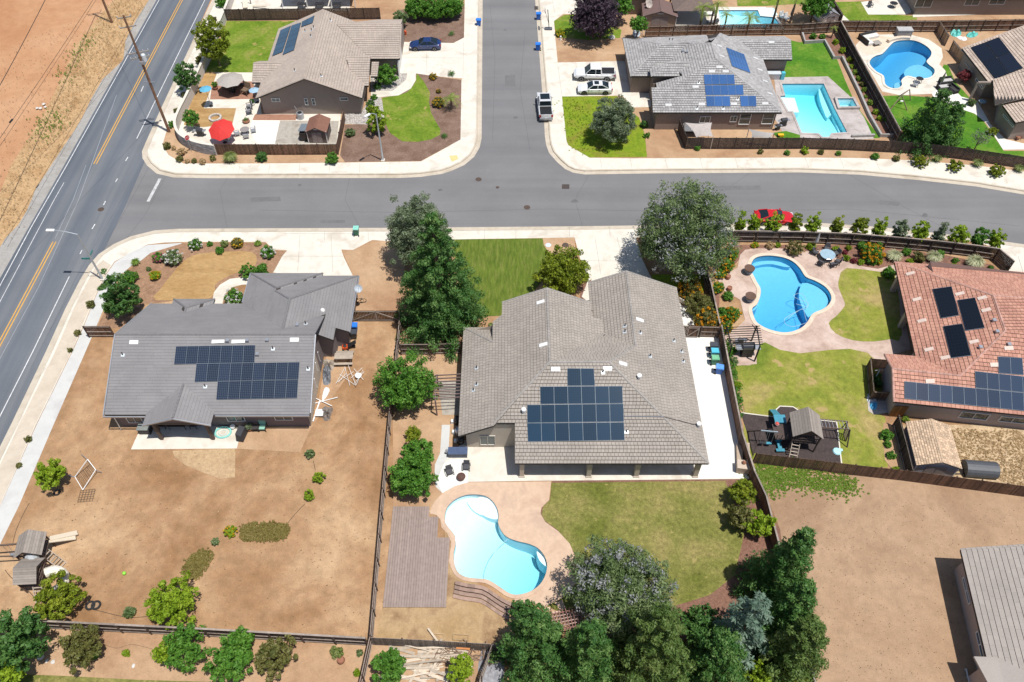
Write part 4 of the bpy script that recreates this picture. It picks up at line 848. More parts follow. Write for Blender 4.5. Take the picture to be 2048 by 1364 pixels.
caps = [(RW, RE), (RW, RN), (RW, vec(-1.65,40.75,4.42)), (RE, vec(17.75,37.4,2.9)), (RE, vec(11.95,48.95,5.5)), (vec(11.95,48.95,5.5), vec(11.95,59,5.5)), (vec(*c1), vec(-4.95,yx,2.9)),
        (vec(-1,55.25,4.74), RN), (RN, vec(8.05,55.25,4.72)), (vec(11.95,58.95,5.5), vec(17.6,58.95,2.92)), (vec(8.1,58.95,3.75), vec(11.95,58.95,5.5))]
CAPC = roofmat('ridge_cap_grey', (.30,.28,.26), .12)
make_roof(H, [fS, fW, fE, fN, fWE, fEW, fX], BASER, RT_C, .335, .335, .05, 300, caps=caps, capmat=CAPC)
walls(H, [[(-4.3,40.9,2.95), (-1.6,40.9,4.2), (.6,40.9,4.2), (.6,41.3,4.4), (17.1,41.3,2.9), (17.1,58.5,2.9), (11.95,58.5,5.25), (8.6,58.5,3.7), (8.6,54.8,3.6), (7.9,54.8,4.5), (3.5,54.8,6.5), (-.5,54.8,4.7), (-.5,53.3,4.6), (-1.45,52.9,4.2), (-1.45,yx-.5,4.0), (-4.3,yx-.5,2.95), (-4.3,40.9,2.95)]], STUCB)
sec = MB(); sec.box((8.9,41.1,2.2), (16.4,.3,1.2)); 
for cx in (V('u',930,1235).x, V('p',117,78).x, V('p',415,75).x, V('p',785,68).x):
    cb = MB(); cb.box((cx,37.85,1.4), (.42,.42,2.8)); col = cb.build('patio_column', STUCB, H); MB().box((cx,37.85,.09), (.56,.56,.18)).build('column_base', STUCB, col)
MB().box((9.0,37.85,2.78), (17.0,.3,.3)).build('patio_beam', STUCB, H)
MB().box((9.0,39.6,2.72), (16.8,3.3,.05)).build('patio_ceiling', plain('patio_ceiling', (.30,.25,.20), .9), H)
for a in (2.5, 6.0, 10.5, 14.0): window_at(H, Vector((0,41.3,0)), Vector((1,0,0)), Vector((0,-1,0)), a, a + 2.0, .1 if a in (6.0,10.5) else .9, 2.2, 2, TRIM, False, 'window', GLASS)
window(H, 'u', 450,742,632,846, (-4.3,40.9), (.6,40.9), 2, plain('beige_trim', (.50,.47,.42), .6), label='sliding window under the roof rake')
cS, nS = plane_of(fS); cE, nE = plane_of(fE); cW, nW = plane_of(fW); cEW, nEW = plane_of(fEW); cWE, nWE = plane_of(fWE)
CELLC = cellmat('dark_blue_cells', (.010,.032,.062), (.02,.06,.10), 6, 10, .03, .5)
panels(H, 'j', '1035,934 1174,935 1180,1026 1036,1027', cS, nS, 2, 1, CELLC, FRAMES)
panels(H, 'j', '892,1030 1324,1027 1327,1119 894,1123', cS, nS, 6, 1, CELLC, FRAMES)
panels(H, 'j', '824,1126 1329,1120 1332,1215 825,1221', cS, nS, 7, 1, CELLC, FRAMES)
panels(H, 'j', '825,1222 1332,1217 1336,1312 828,1320', cS, nS, 7, 1, CELLC, FRAMES)
for f, x, y, pl, k in (('j',973,940,(cS,nS),1),('j',1245,937,(cS,nS),1),('j',1222,958,(cS,nS),0),('j',806,1165,(cS,nS),3),('j',1345,1270,(cS,nS),0),('s',1250,402,(cW,nW),1),('s',1284,930,(cW,nW),1),('s',455,1220,(cW,nW),0),('j',560,1022,(cW,nW),0),('j',543,1052,(cW,nW),0),
      ('t',765,655,(cE,nE),1),('t',772,808,(cE,nE),0),('t',1170,903,(cE,nE),0),('t',1262,1030,(cE,nE),0),('t',888,1088,(cE,nE),0),('t',1282,1147,(cE,nE),0),('t',566,1175,(cE,nE),1),('t',757,1345,(cE,nE),3),('v',1230,640,(cE,nE),3),('t',592,728,(cEW,nEW),0),('t',592,797,(cEW,nEW),0),('t',342,862,(cWE,nWE),0)):
    vent(H, f, x, y, pl[0], pl[1], k)
MB().beam(onplane('v',395,522,cS + nS*.12,nS), onplane('v',835,530,cS + nS*.12,nS), .04).build('conduit', METAL, H)
MB().beam(onplane('v',835,530,cE + nE*.12,nE), onplane('v',1215,625,cE + nE*.12,nE), .035).build('conduit', DTRIM, H)

# --- left house
H = thing('house', 'dark grey shingled house on the left with a garage wing and gabled back porch', 'house', (-28, 50, 0)); q = .47
R1, R2 = vec(-38.3,49.75,6.25), vec(-19.05,49.75,6.25)
bS = [R2, R1, vec(-38.42,42.68,2.9), vec(-19.08,42.68,2.9)]
bN = [R1, R2, vec(-19.05,54.3,4.05), vec(-22.5,50.85,5.67), vec(-28.4,56.75,2.9), vec(-37.95,56.75,2.9)]
A1, A1b, A2, A3 = vec(-24.5,57.3,4.73), vec(-24.5,56.9,4.73), vec(-22.5,54.9,5.67), vec(-22.5,50.85,5.67)
bWw = [vec(-28.4,61.2,2.9), vec(-28.4,56.75,2.9), A3, A2, A1b, A1]; bN1 = [vec(-20.6,61.2,2.9), vec(-28.4,61.2,2.9), A1]; bN2 = [vec(-16.7,60.8,2.9), vec(-20.6,60.8,2.9), A1b, A2]
bE = [vec(-16.7,60.8,2.9), A2, A3, vec(-19.05,54.3,4.0), vec(-19.8,53.4,4.36), vec(-19.8,51.5,4.36), vec(-17.95,51.3,3.49), vec(-17.95,52.9,3.49), vec(-16.65,52.9,2.9)]
bE1 = [vec(-20.6,61.2,2.9), A1, A1b, vec(-20.6,60.8,2.9)]
p1, p2, p3, p4 = V('x',60,370,2.9), V('w',1145,240,2.9), V('w',838,140,2.9), V('w',820,240,3.4)
px0, px1 = p3.x, p1.x; half = (px1 - px0) / 2; ay = p1.y - half; az = 2.9 + q * half
ap = vec((px0+px1)/2, ay, az); ap2 = vec(ap.x, 56.75 - half, az)
bay = [[p3, vec(px1,p1.y,2.9), ap], [vec(px1,p1.y,2.9), vec(px1,56.75,2.9), ap2, ap], [vec(px0,p1.y,2.9), ap, ap2, vec(px0,56.75,2.9)]]
bay[0][0] = vec(px0, p1.y, 2.9)
w0 = V('w',710,190,2.9); w1 = V('w',840,138,3.6); lowg = [vec(w0.x,57.3,2.95), vec(w1.x - .2,58.4,3.8), vec(px0 + .2,58.2,3.4), vec(px0+.2,55.9,3.4), vec(w1.x-.2,54.9,3.9)]
# back porch gable
g0, g1, gL, gR = V('w',925,812,5.15), V('w',820,1092,5.15), V('w',580,1168,3.0), V('w',1130,1157,3.0)
gx = (gL.x + gR.x) / 2; yf = (gL.y + gR.y) / 2; hz = 3.0 + .36 * (gR.x - gL.x) / 2; yb = 42.75 + (hz - 2.9) / .463
pgL = [vec(gx,yf,hz), vec(gx,yb,hz), vec(gL.x,42.9,3.0), vec(gL.x,yf,3.0)]; pgR = [vec(gR.x,yf,3.0), vec(gR.x,42.9,3.0), vec(gx,yb,hz), vec(gx,yf,hz)]
make_roof(H, [bS, bN, bWw, bN1, bN2, bE, bE1] + bay + [pgL, pgR], BASER, RT_B, 1.6, .30, .012, 0, jit=.9, gp=.004,
          caps=[(R1, R2), (A1, vec(-28.4,61.2,2.9)), (A1, vec(-20.6,61.2,2.9)), (A1b, A2), (A2, vec(-16.7,60.8,2.9)), (A2, A3), (ap, vec(px0,p1.y,2.9)), (ap, vec(px1,p1.y,2.9)), (ap, ap2), (vec(gx,yf,hz), vec(gx,yb,hz))], capmat=plain('shingle_cap', (.17,.165,.17), .9))
walls(H, [[(-37.9,43.3,2.9), (-19.6,43.3,2.9), (-19.6,49.75,5.95), (-19.6,54.2,4.0)], [(-37.9,43.3,2.9), (-37.9,49.75,5.95), (-37.9,56.3,2.9), (-28,56.3,2.9), (-28,60.8,2.8), (-17.1,60.4,2.8), (-17.1,53.3,2.85), (-18.3,53.3,3.2), (-18.3,51.9,3.3), (-19.6,51.9,3.9)], [(px0+.4,56.3,2.8), (px0+.4,p1.y-.4,2.8), (px1-.4,p1.y-.4,2.8), (px1-.4,56.3,2.8)]], STUCG)
gfx = MB(); gfx.add([(gL.x+.4,yf+.25,2.85), (gR.x-.4,yf+.25,2.85), (gx,yf+.25,hz-.25)], [(0,1,2)]); gfx.build('gable', STUCG, H)
MB().box((gx,yf+.35,2.8), (gR.x-gL.x-.6,.25,.3)).build('porch_beam', DTRIM, H)
for k in (gL.x + .75, gR.x - .65): MB().box((k,yf+.35,1.35), (.28,.28,2.7)).build('porch_post', POSTW, H)
for a, b, nm in ((vec(gL.x-.02,yf-.05,2.93), vec(gx,yf-.05,hz-.1), 'rake_board'), (vec(gx,yf-.05,hz-.1), vec(gR.x+.02,yf-.05,2.93), 'rake_board'), (vec(-38.5,42.48,2.8), vec(gL.x-.1,42.48,2.8), 'gutter'), (vec(gR.x+.1,42.58,2.8), vec(-19.1,42.58,2.8), 'gutter'), (vec(-16.6,52.9,2.8), vec(-16.6,60.8,2.8), 'gutter'), (vec(-19.02,42.9,2.85), vec(-18.98,49.75,6.2), 'rake_board'), (vec(-38.5,42.6,2.85), vec(-38.36,49.75,6.2), 'rake_board'), (vec(-38.36,49.75,6.2), vec(-38.0,56.75,2.85), 'rake_board'), (vec(-28.46,56.9,2.85), vec(-28.46,61.2,2.85), 'gutter')):
    MB().beam(a, b, .10, .16).build(nm, METAL, H)
for c_ in ((208+.5, 1100, 400, 1195), ): MB().tube([V('w',352,1098,2.7), V('w',410,1200,.1)], .05, 6).build('downpipe', TRIM, H)
WA, WB_ = (-37.9,43.3), (-19.6,43.3)
window(H, 'w', 440,1093,595,1143, WA, WB_, 2); window(H, 'g', 800,1152,925,1190, WA, WB_, 2); window(H, 'g', 1085,1148,1207,1184, WA, WB_, 2)
EA, EB = (-19.6,43.3), (-19.6,52)
for s in ((158,560,182,650), (138,655,160,740), (126,800,150,890)): window(H, 'y', *s, EA, EB, 2, horiz=False)
MB().add([(-19.58,43.3,0),(-19.58,49.75,0),(-19.58,49.75,5.9),(-19.58,43.3,2.88)], [(0,1,2,3)]).build('east_wall', STUCB, H)
for k in (-30.6, -27.9): pass
cS, nS = plane_of(bS); cN, nN = plane_of(bN)
CELLB = cellmat('slate_cells', (.018,.028,.052), (.12,.145,.18), 6, 10, .04, .4)
panels(H, 'g', '510,748 980,741 975,845 498,855', cS, nS, 7, 1, CELLB, FRAMES); panels(H, 'g', '631,851 1243,842 1236,944 620,960', cS, nS, 9, 1, CELLB, FRAMES); panels(H, 'g', '757,957 1235,946 1228,1055 748,1065', cS, nS, 7, 1, CELLB, FRAMES)
for f, x, y, k in (('g',262,726,1),('g',818,722,2),('g',935,720,2),('g',1053,717,2),('g',1213,711,1),('g',1086,766,0),('g',995,802,2),('g',196,802,0),('g',685,990,0),('g',1295,885,0)): vent(H, f, x, y, cS, nS, k)
for x0, x1 in ((722,798),(840,922)):
    MB().add([onplane('g',x,y,cS+nS*.09,nS) for x, y in ((x0,710),(x1,709),(x1-2,728),(x0-2,732))], [(0,1,2,3)]).build('flashing', TRIM, H)
for f, x, y, k in (('x',1122,715,2),('x',1228,695,0),('x',1225,690,0)): vent(H, f, x, y, cN, nN, k)
pot = MB(); pw = onplane('x',1448,540,cN,nN); pot.lathe([(.22,-.2),(.26,.3),(.18,.45),(0,.5)], pw, 10); pot.build('chimney_cap', TRIM, H)

# --- north-west house
H = thing('house', 'beige tiled house with a south gable behind the red umbrella', 'house', (-27, 102, 0)); q = .43
R1, R2 = vec(-27.3,93.75,6.0), vec(-27.5,111.4,6.0)
aW = [R1, R2, vec(-34.62,111.5,2.9), vec(-34.45,93.85,2.9)]; aE = [R2, R1, vec(-20.2,93.95,2.9), vec(-20.3,111.4,2.9)]
gS = [vec(-25.3,108.8,5.15), vec(-16.0,108.8,5.15), vec(-15.95,103.45,2.9), vec(-20.2,103.45,2.9)]; gN = [vec(-16.0,108.8,5.15), vec(-25.3,108.8,5.15), vec(-20.3,114.2,2.85), vec(-16.5,114.2,2.85)]
u1, u2, u3 = V('b',655,660,2.9), V('b',660,492,3.6), V('b',800,595,4.2)
_bw = [vec(-35.6,V('b',660,658,2.9).y,2.75), vec(-33.0,V('b',660,658,2.9).y,2.75), vec(-31.2,98.6,4.3), vec(-31.0,102.6,4.3), vec(-35.4,103.0,3.2)]
wc_, wn2 = plane_of(aW); rR = onplane('b',905,503,wc_,wn2); vB = onplane('b',735,663,wc_,wn2); ye = V('b',655,660,2.75).y; xl = V('b',655,660,2.75).x; bwf = [[vec(xl,rR.y,rR.z), vec(xl,ye,2.75), vec(vB.x+.4,ye,2.75), rR], [rR, vec(vB.x+.4,2*rR.y-ye,2.75), vec(xl,2*rR.y-ye,2.75), vec(xl,rR.y,rR.z)]]
walls(H, [[(vB.x+1,ye+.4,2.7), (xl+.4,ye+.4,2.7), (xl+.4,rR.y,rR.z-.15), (xl+.4,2*rR.y-ye-.4,2.7)]], STUC); e1 = V('b',1410,686,2.8).y; se = [vec(-22.9,e1+4.1,4.75), vec(-19.6,e1+4.1,4.75), vec(-19.65,e1,2.8), vec(-21.8,e1,2.8)]
e2 = V('b',1590,612,2.8); pq = [vec(-19.6,e2.y+2.4,3.6), vec(-18.6,e2.y+2.4,3.6), vec(-18.7,e2.y,2.8), vec(-19.6,e2.y,2.8)]
make_roof(H, [aW, aE, gS, gN, se, pq] + bwf, BASER, RT_A, .36, .36, .05, 0, gp=.009, caps=[(R1, R2), (vec(-25.3,108.8,5.15), vec(-16,108.8,5.15)), (R1, vec(-34.45,93.9,2.95)), (R1, vec(-20.2,93.97,2.95)), (vec(-15.98,103.45,2.95), vec(-16.0,108.75,5.15))], capmat=RT_A, fascia=.2)
walls(H, [[(-34.1,94.45,2.85), (-27.3,94.45,5.75), (-20.7,94.45,2.85), (-20.7,104.0,2.85), (-16.4,104.0,2.8), (-16.4,108.8,4.95), (-16.4,113.7,2.8), (-20.7,113.7,2.8), (-20.7,111,2.8), (-27.5,111,5.7), (-34.1,111,2.85), (-34.1,94.45,2.85)]], STUC)
for s, k in (((808,782,884,812),2),((1070,783,1110,838),2),((1128,783,1168,838),2),((1356,778,1428,803),1)): window(H, 'b', *s, (-34.1,94.45), (-20.7,94.45), k, horiz=(s[0] in (1070,1128)))
cW, nW = plane_of(aW); CELLA = cellmat('blue_grey_cells', (.035,.075,.13), (.06,.11,.17), 6, 10, .03, .5)
panels(H, 'b', '884,240 966,205 898,414 817,448', cW, nW, 1, 5, CELLA, FRAME); panels(H, 'b', '972,203 1048,178 990,400 900,438', cW, nW, 1, 5, CELLA, FRAME); panels(H, 'b', '1056,172 1155,122 1140,182 1048,216', cW, nW, 2, 1, CELLA, FRAME)
for x, y in ((1150,225),(1133,247),(1082,253),(1128,294)): vent(H, 'b', x, y, cW, nW, 0)
cE, nE = plane_of(aE)
for x, y in ((1284,167),(1210,612)): vent(H, 'b', x, y, cE, nE, 0)
vent(H, 'b', 998, 568, cW, nW, 0)
gd = MB(); gd.box((-16.36,106,1.1), (.08,4.9,2.2)); gd.build('garage_door', TRIM, H)

# --- north-east house with blue panels
H = thing('house', 'ash grey tiled house with bright blue solar panels beside the straight sided pool', 'house', (28, 100, 0)); q = .39
Ap, Aq = vec(27.55,98.45,6.0), vec(27.5,102.3,6.0)
dS = [Ap, vec(19.9,90.8+0.0,2.98), vec(19.0,90.6,2.9), vec(35.6,90.6,2.9)]
dS = [Ap, vec(21.2,94.2,4.3), vec(18.6,94.2,4.3), vec(18.6,90.6,2.9), vec(35.65,90.6,2.9)]
dWc = [Ap, Aq, vec(21.0,104.0,4.8), vec(22.5,101.5,4.0), vec(22.4,97.3,4.0), vec(19.7,97.2,2.95), vec(19.8,94.0,2.95), vec(21.2,94.2,4.3)]
wn_ = (Aq - Ap).cross(vec(19.75,92.9,2.95) - Ap).normalized(); dWc = [Ap, Aq, vec(24.6,104.0,4.85), vec(22.0,101.4,3.83), onplane('d',620,645,Ap,wn_), vec(19.75,97.3,2.95), vec(19.75,92.9,2.95)]
dE = [Aq, Ap, vec(35.65,90.6,2.9), vec(35.6,103.3,2.9), vec(32.5,106.3,4.12), vec(29.5,106.3,5.2)]
dN = [Aq, vec(28.5,109.35,3.0), vec(16.2,108.95,2.9), vec(21,104.0,4.85), vec(24.6,104.0,4.85)]; dN2 = [Aq, vec(29.5,106.3,5.2), vec(30.5,109.35,2.95), vec(28.5,109.35,3.0)]
wW = [vec(16.2,108.9,2.9), vec(16.4,99.1,2.9), vec(21.0,104.0,4.85)]; wS = [vec(21,104,4.85), vec(16.4,99.1,2.9), vec(26,99.1,2.9), vec(26,104,4.85)]
nS_ = [vec(29.5,106.3,4.15), vec(39.9,106.3,4.15), vec(39.75,103.25,2.9), vec(33,103.25,2.9)]; nN_ = [vec(39.9,106.3,4.15), vec(29.5,106.3,4.15), vec(29.5,109.4,2.9), vec(40,109.4,2.9)]
l0 = V('d',350,650,3.8); l1 = V('d',640,647,3.8); l2 = V('d',450,530,4.9); l3 = V('d',730,530,4.9)
sS = [vec(l0.x,l0.y,3.8), vec(l1.x,l0.y,3.8), vec(l3.x,l2.y,4.9), vec(l0.x+2.4,l2.y,4.9)]; sW = [vec(l0.x,l0.y,3.8), vec(l0.x+2.4,l2.y,4.9), vec(l0.x,l2.y+.3,3.8)]
make_roof(H, [dS, dWc, dE, dN, dN2, wW, wS, nS_, nN_, sS, sW], BASER, RT_D, .36, .36, .06, 0, caps=[(Ap, Aq), (Ap, vec(35.65,90.6,2.9)), (Ap, vec(20.0,93.3,3.0)), (vec(21,104,4.85), vec(16.4,99.1,2.9)), (vec(29.5,106.3,4.15), vec(39.9,106.3,4.15)), (vec(l0.x+2.4,l2.y,4.9), vec(l0.x,l0.y,3.8)), (vec(l0.x+2.4,l2.y,4.9), vec(l3.x,l2.y,4.9)), (vec(21,104,4.85), vec(16.2,108.9,2.9)), (vec(21,104,4.85), vec(24.6,104,4.85)), (vec(24.6,104,4.85), Aq)], capmat=RT_D)
walls(H, [[(19.2,90.9,2.85), (35.1,90.9,2.85), (35.1,103.8,2.85), (39.3,103.8,2.8), (39.3,108.9,2.8), (16.7,108.5,2.8), (16.7,99.6,2.8), (20.2,99.4,2.8), (20.2,94.6,2.9), (19.2,94.6,3.9), (19.2,90.9,2.85)]], STUCT)
for s, k, hz_ in (((768,990,848,1048),2,False),((1030,985,1075,1038),2,False),((1115,962,1185,1060),2,True),((1312,960,1382,1056),2,True)): window(H, 'd', *s, (19.2,90.9), (35.1,90.9), k, horiz=hz_)
walls(H, [[(l0.x+.4,l2.y,3.7), (l0.x+.4,l0.y+.4,3.7), (l1.x,l0.y+.4,3.7)]], STUCT); VENTM[0] = plain('grey_vent', (.52,.52,.52), .7); cS, nS = plane_of(dS); cE, nE = plane_of(dE); CELLD = cellmat('bright_blue_cells', (.028,.095,.27), (.09,.17,.33), 6, 10, .06, .5)
panels(H, 'd', '800,634 1058,634 1066,716 806,720', cS, nS, 4, 1, CELLD, FRAMES); panels(H, 'd', '808,726 1134,724 1140,808 816,810', cS, nS, 5, 1, CELLD, FRAMES)
panels(H, 'd', '818,818 1022,818 1026,906 826,906', cS, nS, 3, 1, CELLD, FRAMES); panels(H, 'd', '1108,816 1244,816 1250,906 1116,906', cS, nS, 2, 1, CELLD, FRAMES); panels(H, 'd', '990,402 1145,462 1200,622 1040,562', cE, nE, 1, 3, CELLD, FRAMES)
for x, y, k in ((932,574,1),(867,612,1),(985,611,1),(755,710,0),(728,742,1),(498,896,1),(782,891,1),(1055,888,1),(1322,884,1),(1088,850,0),(740,928,0),(963,928,0)): vent(H, 'd', x, y, cS, nS, k)
for x, y in ((930,395),(950,480),(1240,500),(1275,598),(1320,695),(1360,800)): vent(H, 'd', x, y, cE, nE, 1)
for x, y in ((505,338),(532,337)): vent(H, 'd', x, y + 10, *plane_of(dN), 0)
for x, y in ((655,450),(622,442)): vent(H, 'd', x, y, *plane_of(dWc), 2)
vent(H, 'd', 1375, 362, *plane_of(nS_), 1)
pf = MB(); pf.box((19.6,97.9,1.3), (.3,.3,2.6)); pf.build('porch_post', STUCT, H)
bar = thing('outdoor_bar', 'grey outdoor counter with a bright turquoise door against the wall by the straight pool', 'counter', tuple(V('d',1390,680))); o_ = V('d',1390,682)
MB().box((o_.x,o_.y+.4,.45), (1.8,.7,.9)).build('cabinet', METAL, bar); MB().box((o_.x+1.3,o_.y+.25,.55), (.5,.5,1.1)).build('door', plain('turquoise', (.10,.50,.62), .4), bar); MB().box((o_.x,o_.y+.4,.93), (2.0,.8,.06)).build('counter_top', FLASH, bar)

VENTM[0] = WHITE
# --- east house, red tiles
H = thing('house', 'house on the right with a terracotta tiled roof and black solar panels', 'house', (46, 52, 0))
K = lambda f, x, y, z=2.9: V(f, x, y, z)
E1, E2, Ea, Eb = K('m',1315,800,6.2), K('m',1415,1090,6.2), K('m',565,545), K('m',725,1260)
Ec = K('m',1546,625); sw0, sw1 = K('o',375,525), K('o',1483,640); dS_ = (sw1 - sw0).normalized(); dN_ = (Ec - Ea).normalized(); dW_ = (Eb - Ea).normalized(); nrm = Vector((-dS_.y, dS_.x, 0))
gz = 4.2; gA = K('o',365,245,gz); gN0 = K('o',295,120); far = sw0 + dS_ * 26; farn = Ea + dN_ * 24
# ridge meets the south wing ridge
zz = (gz - 2.9); pw_ = (gA - sw0).dot(nrm); sl = zz / pw_; main_y = (6.2 - 2.9) / sl
E2 = sw0 + dS_ * ((E2 - sw0).dot(dS_)) + nrm * main_y; E2.z = 6.2; d12 = E2 - E1; jn = gA + dS_ * ((K('o',940,295,gz) - gA).dot(dS_)); jn.z = gz
eS = [sw0, far, Vector((far.x, far.y, 0)) + nrm * main_y + Vector((0, 0, 6.2)) - dS_ * 7, E2, jn, gA]; eS[2].z = 6.2
eW = [E1, Ea, Eb, Eb + (jn - Eb) * .45, jn, E2]; wj = Eb.copy(); wj.z = 2.9
eW = [E1, Ea, wj, jn, E2]
eN = [farn, Ea, E1, E1 + dN_ * 9 + Vector((0,0,0))]; eG = [gA, jn, wj + dS_ * .2, gN0]
eG = [gA, jn, Vector((wj.x,wj.y,2.9)), gN0]
eTop = [E2, eS[2], E1 + dN_ * 9, E1]
make_roof(H, [eW, eS, eG, eN, eTop], BASER, RT_E, .40, .40, .055, 300, caps=[(E1, Ea), (E1, E2), (E2, jn), (gA, jn), (E1, E1 + dN_ * 9), (gA, gN0), (gA, sw0)], capmat=roofmat('terracotta_cap', (.46,.27,.22), .25))
inn_ = lambda p, a, b: (p.x + dS_.x * a + nrm.x * b, p.y + dS_.y * a + nrm.y * b)
wA = inn_(sw0, .55, .55); wB = inn_(sw0, 24, .55); wC = inn_(gN0, .55, -.45); g0_ = inn_(gA, .55, 0)
s_ = Eb + dN_ * 3.2; s2_ = Ea + dN_ * 3.2 - Vector((0, .6, 0))
walls(H, [[(wB[0], wB[1], 2.85), (wA[0], wA[1], 2.85), (g0_[0], g0_[1], gz - .25), (wC[0], wC[1], 2.85), (s_.x, s_.y - .4, 2.85), (s_.x, s_.y, 4.0), (s2_.x, s2_.y, 4.0), (farn.x, farn.y - .6, 2.8)]], STUCP)
for tt in (.12, .52, .93):
    cpt = Ea.lerp(wj, tt) + dN_ * .55; MB().box((cpt.x, cpt.y, 1.4), (.5,.5,2.8), -.14).build('porch_column', STUCP, H)
window(H, 'o', 955,605,1160,682, wA, wB, 2); window(H, 'o', 1290,645,1483,712, wA, wB, 2)
VENTM[0] = plain('faded_tile', (.62,.50,.43), .8); cW, nW = plane_of(eW); cS, nS = plane_of(eS); CELLE = cellmat('black_cells', (.008,.011,.018), (.014,.018,.028), 6, 10, .02, .4); CELLE2 = cellmat('smoky_blue_cells', (.022,.040,.075), (.04,.065,.105), 6, 10, .03, .5)
panels(H, 'm', '852,748 998,727 1055,950 915,973', cW, nW, 1, 1, CELLE, FRAMES); panels(H, 'm', '1040,832 1175,812 1250,1045 1102,1067', cW, nW, 1, 1, CELLE, FRAMES); panels(H, 'm', '932,1030 1078,1010 1147,1255 992,1275', cW, nW, 1, 1, CELLE, FRAMES)
panels(H, 'o', '465,350 1072,410 1080,562 465,500', cS, nS, 6, 1, CELLE2, FRAMES); panels(H, 'o', '1072,410 1680,468 1690,626 1080,562', cS, nS, 6, 1, CELLE2, FRAMES); panels(H, 'o', '1066,264 1675,330 1680,466 1072,408', cS, nS, 6, 1, CELLE2, FRAMES); panels(H, 'o', '1262,139 1470,152 1480,298 1268,282', cS, nS, 2, 1, CELLE2, FRAMES)
for f, x, y, k in (('m',685,635,1),('m',735,830,1),('m',773,993,1),('m',827,1210,1),('m',1060,788,1),('m',1230,820,1),('m',1260,912,1),('m',1168,1152,1),('m',1315,995,2),('m',1338,1080,2),('m',1212,1198,2),('m',950,1272,1)): vent(H, f, x, y, cW, nW, k)
for x, y in ((680,352),(1230,212),(1350,70)): vent(H, 'o', x, y, cS, nS, 1)
vent(H, 'o', 1350, 45, cS, nS, 2)

VENTM[0] = WHITE
# --- south-east house corner
H = thing('house', 'rose grey tiled house cut by the lower right corner of the bare tan lot', 'house', (41, 24, 0))
F0, F1 = vec(37.45,29.1,3.0), vec(36.28,20.0,3.0); dd = (F1 - F0).normalized(); rr_ = vec(-dd.y, dd.x, 0)
if rr_.x < 0: rr_ = -rr_
up_ = lambda p, s: p + rr_ * s + Vector((0, 0, .46 * s)); F2 = F0 + dd * 16
fA = [F0, F2, up_(F2, 9), up_(F0, 9)]
l0 = V('r',1143,1192,3.0); l1 = l0 + dd * 7; Wg = [l0, l1, l1 + rr_ * 3.3 + vec(0,0,1.0), l0 + rr_ * 2.2 + vec(0,0,.9)]
lw = V('r',1143,1192,2.9); gg = [lw, V('r',1262,1207,3.35), V('r',1513,1362,4.3), V('r',1560,1440,4.6), V('r',1215,1364,2.9)]
make_roof(H, [fA], BASER, RT_F, .80, .40, .05, 300, gp=.010, sg=.3, caps=[(F0, up_(F0, 9))], capmat=RT_F)
g1_ = F0 + dd * 8.9 - rr_ * .9; g1_.z = 2.9; nG = up_(F0 + dd * 11.5, 4.2) + vec(0,0,.05); pn = [g1_, F0 + dd * 9.0 + rr_ * .8 + vec(0,0,.35), nG, nG + dd * 2, g1_ + dd * 5 + vec(0,0,0)]
pnp = [g1_, up_(F0 + dd * 8.9, .6) + vec(0,0,.06), nG, g1_ + dd * 6.5 + rr_ * 1.5 + vec(0,0,.9)]
rf2 = MB(); rf2.slab(pnp, .2); rf2.build('porch_roof', RT_F, H)
wa, wb = F0 + rr_ * .55 + dd * .5, F2 + rr_ * .55
walls(H, [[(wb.x, wb.y, 3.1), (wa.x, wa.y, 3.1), ((wa + rr_ * 8).x, (wa + rr_ * 8).y, 6.6)]], STUCP)
pw0 = g1_ + rr_ * .6 + dd * .6; pw1 = pw0 + dd * 6; walls(H, [[((pw0 + rr_ * 1).x, (pw0 + rr_ * 1).y, 2.9), (pw0.x, pw0.y, 2.8), (pw1.x, pw1.y, 2.8)]], STUCP)
window(H, 'r', 1100,665,1155,832, wa, wb, 2); window(H, 'r', 1190,1030,1250,1195, wa, wb, 2); window(H, 'r', 1090,1300,1150,1380, pw0, pw1, 2)

# --- north-east corner house with black panels
H = thing('house', 'tan flat tiled house with black roof panels by the cloud shaped pool', 'house', (71, 100, 0))
G0, G1 = vec(64.9,106.2,2.9), vec(65.55,97.6,2.9)
gW = [G0, G1, vec(66.6,97.5,3.3), vec(70,94,4.8), vec(74.0,97.5,6.5), vec(73.3,106.6,6.4)]
gW = [G0, G1, vec(74.3,97.9,6.4), vec(73.4,106.8,6.4)]
p0_, p1_, p2_ = V('e',1208,560,2.9), V('e',1325,722,2.9), V('e',1470,838,2.9)
gP = [V('e',1300,570,3.3), V('e',1528,560,4.2), V('e',1700,560,5.0), V('e',1700,700,4.6), V('e',1390,730,3.0), V('e',1325,722,2.9)]
gP = [vec(66.2,97.6,3.3), vec(77,97.6,6.0), vec(78,92.6,6.0), vec(p1_.x + 1.1, p1_.y, 3.0), vec(p1_.x, p1_.y, 2.9)]
gP2 = [vec(p1_.x+1.1,p1_.y,3.0), vec(78,p1_.y+.5,6.0), vec(78,p2_.y+.5,6.0), vec(p2_.x,p2_.y,2.9)]
make_roof(H, [gW, gP2, [vec(66.0,97.7,3.2), vec(77,97.7,6.9), vec(77,p1_.y,6.9), vec(p1_.x,p1_.y,3.1)]], BASER, RT_G, .5, .38, .05, 0, caps=[(G0, vec(73.4,106.8,6.4))], capmat=RT_G)
walls(H, [[(65.5,106.0,2.85), (65.9,98.4,2.85), (68.3,98.2,2.85), (p1_.x+1.4,p1_.y+.3,2.9), (p2_.x+.5,p2_.y+.4,2.85), (78,p2_.y+1.0,2.85)], [(65.5,106.0,2.85), (73.5,106.6,6.2)]], STUC)
MB().beam(V('e',1215,565,2.9), V('e',1300,565,3.1), .3, .3).build('porch_beam', STUC, H)
